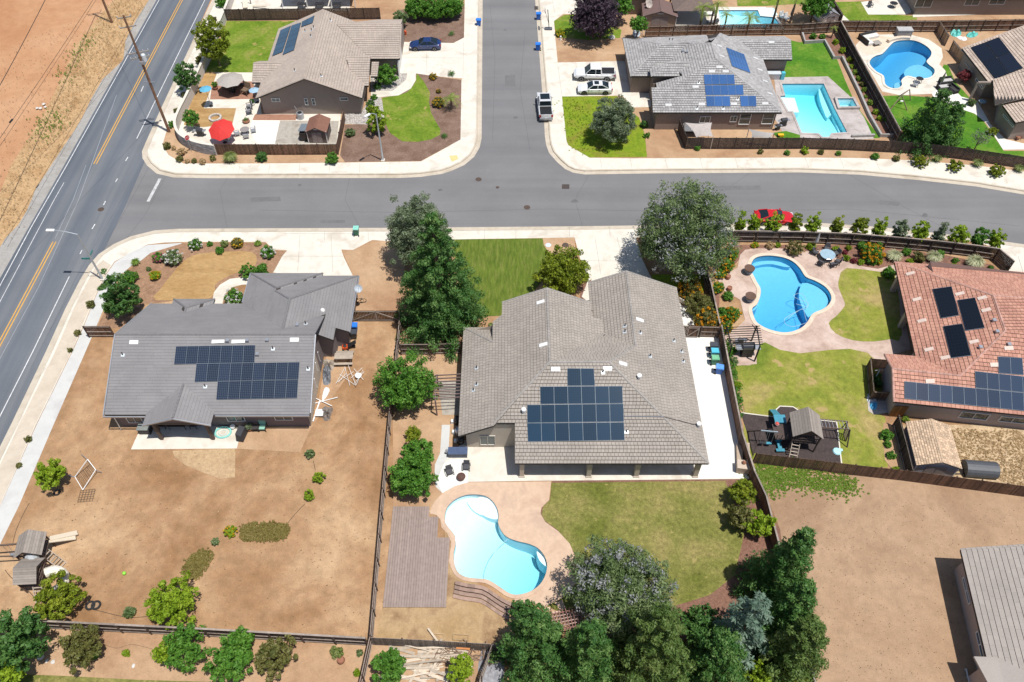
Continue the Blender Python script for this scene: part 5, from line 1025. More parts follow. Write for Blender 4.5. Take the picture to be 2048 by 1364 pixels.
for p in (V('e',1215,565,2.9),): MB().beam(vec(p.x,p.y,0), vec(p.x,p.y,2.9), .25).build('porch_post', STUC, H)
window(H, 'e', 1130,425,1178,495, (65.5,106.0), (65.9,98.4), 2); window(H, 'e', 1205,530,1245,610, (65.5,106.0), (65.9,98.4), 2)
window(H, 'e', 1392,775,1455,870, (p1_.x+1.4,p1_.y+.3), (p2_.x+.5,p2_.y+.4), 2)
cW, nW = plane_of(gW); CELLG = cellmat('ink_cells', (.012,.017,.030), (.02,.026,.04), 6, 10, .02, .4)
panels(H, 'e', '1165,322 1260,288 1425,502 1330,538', cW, nW, 1, 2, CELLG, FRAME); panels(H, 'e', '1264,286 1357,252 1520,465 1428,500', cW, nW, 1, 2, CELLG, FRAME)

# --- houses cut by the top edge
def simple_house(label, x0, x1, y0, y1, wallm, tile, wins, f, base=None, eave=2.9, pitch=.42):
    H = thing('house', label, 'house', ((x0 + x1) / 2, (y0 + y1) / 2, 0)); h = (y1 - y0) / 2; ym = (y0 + y1) / 2; zr = eave + pitch * h
    a, b, c_, d_ = vec(x0-.5,y0-.5,eave), vec(x1+.5,y0-.5,eave), vec(x1+.5,y1+.5,eave), vec(x0-.5,y1+.5,eave); k = h * .9
    r0, r1 = vec(x0 + k, ym, zr), vec(x1 - k, ym, zr)
    make_roof(H, [[r0, r1, b, a][::-1], [a, d_, r0][::-1], [b, c_, r1], [r0, r1, c_, d_]], BASER, tile, .4, .4, .05, 0, caps=[(r0, r1), (r0, a), (r1, b)])
    walls(H, [[(x0,y0,2.85), (x1,y0,2.85), (x1,y1,2.85), (x0,y1,2.85), (x0,y0,2.85)]], wallm)
    for w in wins: window(H, f, *w[:4], (x0, y0), (x1, y0), w[4])
    return H
b0 = V('e',775,100); b1 = V('e',1515,62)
simple_house('taupe walled house whose long back wall shows at the top right edge', b0.x, b1.x + 6, b0.y, b0.y + 10, STUC, RT_F, ((805,-20,890,48,2),(1140,-20,1215,35,2),(1305,-20,1390,28,2)), 'e')
b0 = V('d',120,122); b1 = V('d',445,120)
simple_house('brown walled house at the top edge between the purple tree and the palms', b0.x - 2, b1.x, b0.y, b0.y + 9, STUC, RT_D, ((185,45,205,75,1),), 'd')
b0 = V('F',705,12); b1 = V('F',880,8)
simple_house('pale house partly hidden by the big hedge at the top edge', b0.x, b0.x + 7, b0.y + 2, b0.y + 10, STUCB, RT_A, (), 'F')
# ---------------------------------------------------------------- fences and walls
def FP(s, f='F'): return L(f, s)
fence('brown wooden fence running down between the bare left yard and the pool yard', FP('803,642 798,700 783,832 765,1040 745,1286 728,1364 700,1480'), 1.8, 1, 'brown')
fence('dark rail fence along the bottom of the bare left yard', FP('76,1256 420,1273 737,1291'), 1.8, -1, 'dark', cap=True)
fence('short weathered fence below the damp soil beside the pile of lumber', FP('746,1290 870,1296 1000,1304'), 1.7, 1, 'grey', rails=2)
fence('long brown fence down the right side of the central house', FP('1436,672 1456,780 1477,888 1500,962 1523,1012 1605,1332 1622,1400'), 1.8, 1, 'brown', cap=True)
fence('brown fence and gate between the central house and the pergola', FP('1362,673 1434,675'), 1.8, -1, 'brown')
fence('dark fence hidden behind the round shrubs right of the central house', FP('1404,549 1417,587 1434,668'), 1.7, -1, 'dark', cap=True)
fence('dark brown curved fence along the street behind the flower bed', FP('1462,484 1603,486 1700,490 1767,495.5 1856,503.5 1901,508.5 1943,513.5 1985,520 2014,545'), 1.8, -1, 'dark', cap=True)
fence('long dark board fence below the play area and the tan shed', FP('1505,927 1620,940 1700,950 1800,961 2048,994 2300,1028'), 1.8, 1, 'brown', rails=2)
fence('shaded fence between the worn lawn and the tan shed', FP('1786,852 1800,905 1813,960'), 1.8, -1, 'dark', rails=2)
fence('low brown screen fence around the plants beside the red roofed house', FP('1770,738 1733,735 1739,800 1778,802'), 1.5, -1, 'brown', rails=2)
fence('brown picket fence in front of the red umbrella patio', FP('432,309.5 560,310 677,309.5 691,240'), 1.7, 1, 'brown', rails=2)
fence('dark back fence above the lawn at the top left house', FP('454,41.5 600,40 761,38.5'), 1.9, 1, 'dark', rails=2)
fence('dark fence along the pavement below the ash grey tiled house', FP('1355,262 1370,298 1500,298.5 1600,298 1700,301 1817,307 1922,319 2048,338 2300,378'), 1.8, 1, 'dark', rails=2)
fence('black diagonal fence between the straight pool garden and the cloud pool garden', FP('1674,66 1712,138 1752,213 1791,287'), 2.0, -1, 'dark', cap=True)
fence('brown rail fence behind the ash grey tiled house and the two right hand pools', FP('1290,75 1400,73 1492,71 1600,69.5 1679,64 1873,64 2048,61 2200,58'), 1.9, -1, 'brown')
fence('short dark fence at the top edge beside the little grey roofed playhouse', FP('1655,8 1680,50'), 1.7, -1, 'dark')
fence('short tan fence at the corner by the turquoise float heap', FP('1873,65 1890,92'), 1.7, -1, 'tan', rails=2)
fence('short tan fence against the corner of the tan flat tiled house', FP('1899,102 1921,128'), 1.7, -1, 'tan', rails=2)
fence('short brown fence left of the grey shingled house by the pavement', FP('180,674 232,674'), 1.8, -1, 'brown')
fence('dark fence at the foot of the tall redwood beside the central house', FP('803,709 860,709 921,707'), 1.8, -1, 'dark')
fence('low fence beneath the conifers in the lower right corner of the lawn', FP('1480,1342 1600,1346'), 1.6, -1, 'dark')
fence('dark fence at the bottom edge right of the lumber pile', FP('985,1300 962,1364 950,1420'), 1.7, 1, 'dark')
# gate beside the left house: two framed leaves with diagonal braces
def gate(label, a, b, h=1.7, leaves=2, wood='brown'):
    t = thing('garden_gate', label, 'gate', (a.x, a.y, 0)); d = (b - a); d.z = 0; Ln = d.length; d.normalize(); n = Vector((d.y, -d.x, 0)) * .06; rz = math.atan2(d.y, d.x)
    for k in range(leaves):
        p = a + d * (Ln * k / leaves + .04); q = a + d * (Ln * (k + 1) / leaves - .04); m = max(2, int((q - p).length / .155))
        for i in range(m): MB().box(p + (q - p) * ((i + .5) / m) + Vector((0, 0, h / 2)), (.14, .022, h), rz).build('board', FW[wood], t)
        fr = MB(); z = Vector((0, 0, 1)); fr.beam(p + n + z * .2, q + n + z * .2, .05, .09); fr.beam(p + n + z * (h - .1), q + n + z * (h - .1), .05, .09); fr.beam(p + n + z * .1, p + n + z * h, .08, .05); fr.beam(q + n + z * .1, q + n + z * h, .08, .05)
        fr.beam((p if k == 0 else q) + n * 1.4 + z * .25, (q if k == 0 else p) + n * 1.4 + z * (h - .15), .05, .08); fr.build('frame', RAILW, t)
    return t
gate('brown double gate with pale diagonal braces right of the left house', *L('F', '708,642 801,642'))
gate('single brown gate with a diagonal brace by the wheelie bins', *L('F', '1372,674.5 1394,675'), leaves=1)
# curved garden wall
WALLM = plain('white_block_wall', (.56,.53,.49), .9, var=.06); STONE = plain('grey_wall_block', (.40,.39,.39), .9, var=.1, rnd=.3)
wp = smooth_loop(L('b', '545,-90 455,150 375,335 300,520 225,690 150,850 95,960 66,1050 90,1130 160,1185 260,1220 378,1240'), 5, False)
t = thing('garden_wall', 'curved white block wall around the corner garden with a stone faced end', 'wall', (wp[0].x, wp[0].y, 0)); mb = MB(); o1 = strip(wp, .22); n_ = len(wp); hw = 1.55
A_, B_ = o1[:n_], o1[n_:][::-1]; vs = []
for zz in (0, hw): vs += [(p.x, p.y, zz) for p in A_] + [(p.x, p.y, zz) for p in B_]
fs = []
for i in range(n_ - 1): fs += [(i, i+1, 2*n_+i+1, 2*n_+i), (n_+i, n_+i+1, 3*n_+i+1, 3*n_+i), (2*n_+i, 2*n_+i+1, 3*n_+i+1, 3*n_+i)]
fs += [(0, n_, 3*n_, 2*n_), (n_-1, 2*n_-1, 4*n_-1, 3*n_-1)]; mb.add(vs, fs); mb.build('wall_body', WALLM, t)
cs = strip(wp, .34); mb = MB(); mb.add([(p.x, p.y, hw + .002) for p in cs] + [(p.x, p.y, hw + .07) for p in cs], [(i, i+1, 2*n_-2-i, 2*n_-1-i) for i in range(n_-1)] + [(2*n_+i, 2*n_+i+1, 4*n_-2-i, 4*n_-1-i) for i in range(n_-1)] + [(i, (i+1) % (2*n_), 2*n_+(i+1) % (2*n_), 2*n_+i) for i in range(2*n_)]); mb.build('coping', CONC, t)
# split-faced blocks on the street face of the end
tail = wp[-24:]; acc = 0
for i in range(len(tail) - 1):
    a, b = tail[i], tail[i+1]; d = (b - a); Ln = d.length; d.normalize(); n = Vector((d.y, -d.x, 0)); k = max(1, int(Ln / .38))
    for r in range(7):
        for j in range(k):
            p = a + d * (Ln * (j + .5 * (1 if r % 2 == 0 else .6)) / k) + n * (.13 + random.random() * .03) + Vector((0, 0, .11 + r * .205)); MB().box(p, (Ln / k * .94, .06, .19), math.atan2(d.y, d.x)).build('block', STONE, t)
# low retaining walls of the straight pool garden
def lowwall(label, pts, w, h, m, name='retaining_wall'):
    t = thing(name, label, 'wall', (pts[0].x, pts[0].y, 0)); o = strip(pts, w); n = len(pts)
    for i in range(n - 1):
        q = [o[i], o[i+1], o[2*n-2-i], o[2*n-1-i]]; MB().prism(q, 0, h).build('wall_segment', m, t)
    return t
BLK = plain('grey_blocks', (.33,.32,.31), .9, var=.15)
lowwall('low grey block wall stepping along the bed beside the straight pool lawn', L('e', '12,240 30,298 165,290 228,405 285,402 400,640 470,800 548,935 640,935'), .3, .5, BLK)
lowwall('low grey wall under the paving beyond the square spa', L('e', '350,935 505,930'), .3, .35, BLK)
lowwall('thin curved stone edge of the raised pool step', [p for p in smooth_loop(L('k','455,845 520,860 600,875 650,905 700,930 745,950 775,975'), 2, False)], .12, .3, BLK, 'stone_step')
lowwall('curved planter wall around the dark shrubs beside the central house', smooth_loop(L('t','1290,290 1215,310 1195,360 1225,420 1300,465 1400,480'), 3, False), .2, .6, CONC, 'planter_wall')
# brick-like plank steps beside the centre pool
sp = smooth_loop(L('k','455,835 520,850 600,862 655,895 700,925 750,950'), 2, False); t = thing('plank_steps', 'curved brown plank steps below the lower edge of the turquoise pool deck', 'steps', (sp[0].x, sp[0].y, 0)); PLK = plain('brown_plank', (.30,.20,.155), .7, var=.15, rnd=.25)
for r in range(4):
    q = [p + Vector((-.05 * r, -.36 * r, 0)) for p in sp]
    for i in range(len(q) - 1): MB().prism([q[i], q[i+1], q[i+1] + Vector((-.04,-.30,0)), q[i] + Vector((-.04,-.30,0))], 0.02, .34 - .07 * r).build('plank', PLK, t)
# slatted brown deck left of the pool
c4 = L('k', '115,435 312,432 405,600 403,965 68,970'); t = thing('slatted_deck', 'large brown slatted deck lying left of the turquoise pool', 'deck', (c4[0].x, c4[0].y, 0)); DK = plain('deck_plank', (.29,.225,.195), .4, var=.12, rnd=.08)
xa, xb, yt, yb_ = V('k',68,970).x, V('k',405,965).x, V('k',115,435).y, V('k',68,970).y; xt = V('k',115,435).x; n_ = 24
MB().box(((xa+xb)/2-1.2,(yt+yb_)/2,.03), ((xb-xa)*.5, yt-yb_-.5,.03)).build('joist_base', POSTW, t)
ynotch = V('k',350,490).y; ynotch2 = V('k',380,600).y
for i in range(n_):
    x = xa + (xb - xa) * (i + .5) / n_; w = (xb - xa) / n_ * .93; top = yt if i < n_ * .62 else (ynotch if i < n_ * .78 else ynotch2)
    MB().box((x + .0, (top + yb_) / 2, .10), (w, top - yb_, .05)).build('plank', DK, t)
# utility poles, wires, street lights
POLE = plain('utility_pole_wood', (.20,.11,.065), .9, var=.3, scale=2); PG = plain('porcelain_grey', (.50,.53,.56), .3); GALV = plain('galvanised_steel', (.46,.50,.54), .4, .5, .08)
def utility_pole(label, base, H, arms, rz, trans=True):
    t = thing('utility_pole', label, 'utility pole', tuple(base)); MB().tube([base, base + Vector((0,0,H*.5)), base + Vector((0,0,H))], [.20,.17,.12], 10).build('pole', POLE, t); d = Vector((math.cos(rz), math.sin(rz), 0))
    for z, w, ins in arms:
        a = MB(); p = base + Vector((0,0,z)) + Vector((-d.y, d.x, 0)) * .18; a.beam(p - d * w / 2, p + d * w / 2, .11, .13); arm = a.build('crossarm', plain('grey_crossarm', (.30,.27,.24), .9), t)
        for k in range(ins):
            q = p + d * (w * (k / (ins - 1) - .5) * .94); MB().lathe([(.035,.06),(.06,.12),(.035,.17),(.06,.22),(.03,.30)], q, 6).build('insulator', PG, arm)
    if trans:
        p = base + Vector((.42,.15,H*.66)); MB().lathe([(.02,-.5),(.25,-.48),(.27,.35),(.2,.45),(.05,.5)], p, 12).build('transformer', FLASH, t)
        MB().box(base + Vector((.1,-.25,H*.63)), (.5,.25,.35)).build('switch_box', METAL, t); MB().beam(base + Vector((-.7,-.1,H*.46)), base + Vector((.7,-.1,H*.46)), .09).build('crossarm', METAL, t)
    return t
pb = V('a',1015,790); utility_pole('tall brown utility pole with crossarms and a transformer leaning into view over the road', pb, 16.6, ((16.2,1.6,2),(15.0,1.9,2),(11.6,2.6,5),(10.9,2.3,5)), .35)
pb2 = V('F',224,45,KZ); utility_pole('thin dark utility pole in the dry verge at the top edge', pb2, 15.5, ((15,2.0,3),(13.5,2.2,4)), .35, False)
WIRE = plain('black_wire', (.02,.02,.02), .5)
def wire(label, a, b, sag, r=.018, n=14):
    pts = [a.lerp(b, i / n) + Vector((0,0,-sag * 4 * (i / n) * (1 - i / n))) for i in range(n + 1)]; o = MB().tube(pts, r, 4).build('power_line', WIRE) if False else None
    mb = MB(); mb.tube(pts, r, 4); c = pts[0]; me = mb.mesh('power_line', WIRE, (c, 0)); o = bpy.data.objects.new('power_line', me); COL.objects.link(o); o.location = c; tag(o, label, 'power line'); return o
wire('left strand of the pair of wires crossing the red field', V('F',262,-120,11), V('F',-60,362,11), .3, .03); wire('right strand of the pair of wires crossing the red field', V('F',266,-120,11.3), V('F',-50,365,11.1), .3, .022)
tw = pb + Vector((0,0,11.7)); wire('thin wire sagging from the tall pole across the main road', tw, V('F',-260,620,11), .8, .014)
wire('wire running from the tall pole to the pole in the verge', pb + Vector((0,0,15)), pb2 + Vector((0,0,13.5)), 1.0, .014)
wire('thick wire running beyond the verge pole over the field edge', pb2 + Vector((0,0,13.4)), V('F',-260,600,13), 1.0, .05)
sb = MB(); sb.tube([V('a',58,735,10.95), V('a',75,715,10.95)], .10, 6); so = sb.build('wire_splice', BLACK); tag(so, 'short black splice on the pair of wires over the red field', 'wire splice')
def street_light(label, base, H, arm, arot):
    t = thing('street_light', label, 'street light', tuple(base)); MB().tube([base, base + Vector((0,0,H))], [.13,.07], 10).build('pole', GALV, t); MB().box(base + Vector((0,0,.08)), (.45,.45,.2)).build('footing', CONC, t)
    d = Vector((math.cos(arot), math.sin(arot), 0)); pts = [base + Vector((0,0,H-.05)) + d * (arm * u) + Vector((0,0,.55 * math.sin(u * PI * .5))) for u in (0,.25,.5,.75,1)]; a = MB().tube(pts, [.06,.05,.045,.04,.04], 7).build('arm', GALV, t)
    e = pts[-1]; MB().box(e + d * .35 + Vector((0,0,.0)), (.85,.30,.14), arot).build('lamp_head', WHITE, t); return t
street_light('street light with a curved arm over the main road junction', V('f',937,725), 7.0, 2.3, PI - .02)
street_light('street light leaning over the brown gravel beside the crescent lawn', V('b',1705,1285), 7.1, 1.0, -2.3)
t = thing('street_name_sign', 'green street name blades fixed to the pole at the junction', 'street sign', tuple(V('f',937,725) + Vector((0,0,3.3)))); GREEN = plain('sign_green', (.02,.22,.20), .4); c = V('f',937,725)
MB().box(c + Vector((-.55,.0,3.35)), (1.0,.03,.25)).build('blade', GREEN, t); MB().box(c + Vector((0,.5,3.7)), (.03,.9,.25)).build('blade', GREEN, t)
# stop sign
c = V('a',1152,925) ; c = V('F',384,303); t = thing('stop_sign', 'red octagonal stop sign seen nearly edge on before the curved wall', 'stop sign', tuple(c)); MB().tube([c, c + Vector((0,0,2.5))], .035, 6).build('post', GALV, t)
nx_ = Vector((.78,-.62,0)); tx = Vector((-nx_.y, nx_.x, 0)); m = c + Vector((0,0,2.2)) + nx_ * .05; oc = lambda r, k: [m + nx_ * k + tx * (math.cos(PI/8 + i*PI/4) * r) + Vector((0,0,math.sin(PI/8 + i*PI/4) * r)) for i in range(8)]
RED = plain('sign_red', (.50,.02,.03), .4); mb = MB(); mb.add(oc(.38,0) + oc(.38,.01), [tuple(range(8))[::-1], tuple(range(8,16))] + [(i,(i+1)%8,8+(i+1)%8,8+i) for i in range(8)]); fc = mb.build('face', RED, t)
bd = MB(); bd.add(oc(.38,.012) + oc(.35,.012), [(i,(i+1)%8,8+(i+1)%8,8+i) for i in range(8)]); bd.build('border', WHITE, t)
def text(parent, body, p, right, upv, size, mat, name='lettering'):
    cu = bpy.data.curves.new(name, 'FONT'); cu.body = body; cu.size = size; cu.align_x = 'CENTER'; cu.align_y = 'CENTER'; o = bpy.data.objects.new('tmp', cu); COL.objects.link(o); dg = bpy.context.evaluated_depsgraph_get(); me = bpy.data.meshes.new_from_object(o.evaluated_get(dg)); bpy.data.objects.remove(o)
    N = right.cross(upv); M = Matrix((right, upv, N)).transposed(); off = origin(parent)[0]
    for v in me.vertices: v.co = M @ v.co + p - off
    me.materials.clear(); me.materials.append(mat); return link(name, me, parent)
text(t, 'STOP', m + nx_ * .016, tx, Vector((0,0,1)), .30, WHITE)
# ---------------------------------------------------------------- trees
conifer('tall dark redwood in front of the central house beside its striped lawn', 886,650, 878,428, 84, dens=1.6, size=.13, layers=30, power=.66)
round_tree('grey green round tree behind the tall redwood, at the pavement', 'F', 836,470, 62, 4.6, 'olive', rz=4.4, size=.14, aspect=.35, droop=.3, blossom=('olive', .3, .15))
round_tree('huge round grey green tree full of lilac blossom over the driveway', 'F', 1373,468, 92, 5.6, 'greyg', rz=5.0, size=.16, aspect=.35, blossom=('lilac', .5, .13), rough=.1)
round_tree('yellow green tree behind the roof between lawn and driveway', 'F', 1127,546, 51, 2.8, 'yellowg', rz=2.5, size=.13)
round_tree('bushy green tree beside the brown fence and the slatted pergola', 'F', 812,772, 57, 2.7, 'green', rz=2.4, size=.13, rough=.22)
round_tree('large dark green citrus bush above the slatted deck', 'F', 824,956, 45, 1.9, 'green', 'bush', 'bush', size=.12, dens=1.2, rough=.08)
round_tree('smaller citrus bush joined to the top of the larger one', 'F', 838,908, 33, 1.6, 'green', 'bush', 'bush', size=.12, dens=1.2)
round_tree('small light green sapling above the citrus bushes', 'F', 827,868, 18, 1.0, 'yellowg', 'sapling', 'tree', size=.10, dens=.7, rough=.3)
round_tree('dark green street tree between the pavement and the left house', 'F', 241,592, 35, 2.9, 'darkg', rz=3.2, size=.13, rough=.2)
for x, y, r, k, l_ in ((99,948,31,'lime','light green tree near the fallen goal frame'), (117,1197,44,'yellowg','light green tree beside the wooden play set at lower left'), (341,1206,47,'lime','bright green tree above the dark rail fence')):
    round_tree(l_, 'F', x, y, r, 2.0, k, size=.13, rough=.22, nk=.7)
round_tree('big dark leafy tree filling the lower left corner', 'F', 28,1285, 62, 3.0, 'darkg', size=.16, rz=2.6); round_tree('bright leafy tree at the very bottom left corner', 'F', 10,1352, 40, 2.6, 'lime', size=.18)
for x, y, r, k, l_ in ((161,1293,41,'brownish','olive leaved tree with thin branches below the rail fence'), (368,1296,43,'green','dense green tree rising through the rail fence'), (326,1305,21,'lime','small bright bush left of the dense green tree'), (462,1322,44,'green','low spreading green tree right of the dense green one'),
                    (482,1278,24,'green','narrow green tree top reaching over the rail fence'), (547,1313,38,'brownish','wispy olive tree near the bottom right of the rail fence'), (778,1331,36,'green','round citrus tree left of the lumber pile'), (924,1341,29,'lime','bright green bush right of the lumber pile')):
    round_tree(l_, 'F', x, y, r, 1.7, k, size=.13, rough=.25, nk=.8)
# the dense grove at the bottom
round_tree('broad grey lilac flowering tree over the lower lawn', 'F', 1245,1180, 96, 4.2, 'greyg', rz=3.4, size=.15, aspect=.3, droop=.4, blossom=('lilac', .6, .17))
for bx, by, tx, ty, r, l_ in ((1068,1325,1058,1240,66,'leftmost rounded redwood of the bottom grove'), (1170,1345,1165,1250,56,'second redwood of the bottom grove, cut by the edge'), (1288,1340,1285,1205,72,'tall olive tinted redwood in the middle of the bottom grove'), (1418,1350,1425,1262,66,'redwood at the right of the bottom grove')):
    conifer(l_, bx, by, tx, ty, r, 'redwood' if bx != 1288 else 'conifer', dens=1.35, size=.13, power=.5, layers=20)
round_tree('small dark shrub tree by the round end of the pool deck', 'F', 1054,1232, 34, 2.0, 'darkg', size=.12)
round_tree('dark green tree between the grey flowering tree and the blue cedar', 'F', 1402,1255, 42, 2.6, 'darkg', size=.13)
conifer('blue green weeping cedar with feathery branches', 1462,1300, 1478,1165, 62, 'cedar', 'cedar_tree', dens=.75, size=.19, droop=.8, power=.8, layers=11)
conifer('highest redwood of the row by the tan lot', 1538,1190, 1582,1040, 62, dens=1.0, size=.13, power=.85); conifer('second redwood of the row by the tan lot', 1545,1270, 1565,1130, 62, dens=1.0, size=.13, power=.75); conifer('lowest redwood of the row by the tan lot', 1560,1335, 1590,1215, 58, 'conifer', dens=1.35, size=.13, power=.5)
for x, y, r, k, l_ in ((1484,985,29,'yellowg','yellow green bush at the top corner of the olive lawn'), (1481,1034,27,'brownish','dull olive bush below the yellow green one'), (1519,1046,28,'lime','bright lime bush against the fence'), (1521,1347,30,'lime','small bright shrub at the bottom edge among the conifers'), (1588,1352,30,'yellowg','light green shrub at the foot of the tan lot fence')):
    round_tree(l_, 'F', x, y, r, 1.7, k, 'bush', 'bush', size=.12)
# north-west garden
round_tree('yellow green tree beside the white wall and the top left lawn', 'F', 425,83, 32, 4.0, 'yellowg', rz=3.4, size=.16, rough=.2)
round_tree('dark round tree outside the white curved wall', 'F', 372,155, 23, 2.4, 'darkg', rz=2.2, size=.14); round_tree('small shrub tree in the corner garden left of the red umbrella', 'F', 382,237, 17, 1.6, 'green', size=.12)
round_tree('round green shrub by the pebbles and the walkway', 'F', 773,150, 22, 1.5, 'green', 'bush', 'bush', size=.12, rz=1.5); round_tree('bright tree behind the street light by the crescent lawn', 'F', 753,242, 20, 2.0, 'lime', rz=2.4, size=.13)
for i, (x, y) in enumerate(((835,16),(868,18),(900,15))): round_tree('%s of three merged parts of the big clipped hedge at the top' % ('left','middle','right')[i], 'F', x, y, 27, 1.7, 'green', 'hedge_bush', 'hedge', size=.15, dens=1.3, rough=.05, rz=1.6)
round_tree('greyish shrub left of the clipped hedge', 'F', 802,36, 15, 1.6, 'greyg', 'bush', 'bush', size=.13)
# north-east gardens
round_tree('round grey green olive tree on the weedy corner lawn', 'F', 1228,240, 45, 3.2, 'olive', rz=2.9, size=.13, aspect=.4, rough=.12)
round_tree('dark purple leaved plum tree at the top', 'F', 1190,30, 49, 3.8, 'purple', rz=3.4, size=.2, rough=.2)
round_tree('green tree beside the brown shed roof at the top', 'F', 1277,50, 19, 2.6, 'green', size=.15); round_tree('green tree top right of the purple tree', 'F', 1243,10, 22, 3, 'green', size=.18)
round_tree('leafy tree at the top edge left of the playhouse', 'F', 1632,8, 30, 3.0, 'green', size=.18)
for i, (bx, by, tx, ty, r, l_) in enumerate(((1398,60,1366,8,24,'palm over the dark gazebo roof'), (1425,60,1420,5,26,'tall palm beside the gazebo'), (1447,60,1451,28,17,'small palm at the left end of the pale aqua pool'), (1494,60,1498,34,24,'low palm before the middle of the pale aqua pool'), (1540,62,1556,-5,26,'tall palm at the right end of the pale aqua pool'), (1578,50,1592,-5,24,'palm at the top edge right of the raised pool'))): palm(l_, 'F', bx, by, tx, ty, r)
palm('green fan palm in the brown gravel beside the crescent lawn', 'F', 903,218, 906,196, 23, fronds=18)
for x, y, r, l_ in ((903,150,10,'cycad at the top of the gravel bed right of the crescent lawn'), (889,274,9,'cycad at the lower tip of the crescent lawn'), (903,70,8,'cycad above the driveway with the blue car'), (492,243,9,'potted cycad right of the red umbrella')): palm(l_, 'F', x, y, x, y, r, 'cycad', 22, 'cycad', h=.35)
conifer('dark broad fir right of the diagonal fence', 1838,292, 1868,172, 44, 'darkg', 'fir_tree', dens=1.0, size=.15, power=.6); conifer('second dark fir joined to the right side of the first', 1878,290, 1898,200, 36, 'darkg', 'fir_tree', dens=1.0, size=.15, power=.6)
round_tree('almost bare thin leaved young tree on the far right lawn', 'F', 1962,275, 20, 2.4, 'olive', size=.09, dens=.15, rough=.3); round_tree('dark red leaved shrub by the tan flat tiled house', 'F', 1929,152, 13, 1.0, 'redleaf', 'bush', 'bush', size=.11)
palm('young palm in the bed behind the straight pool', 'F', 1662,76, 1666,54, 10, fronds=12)
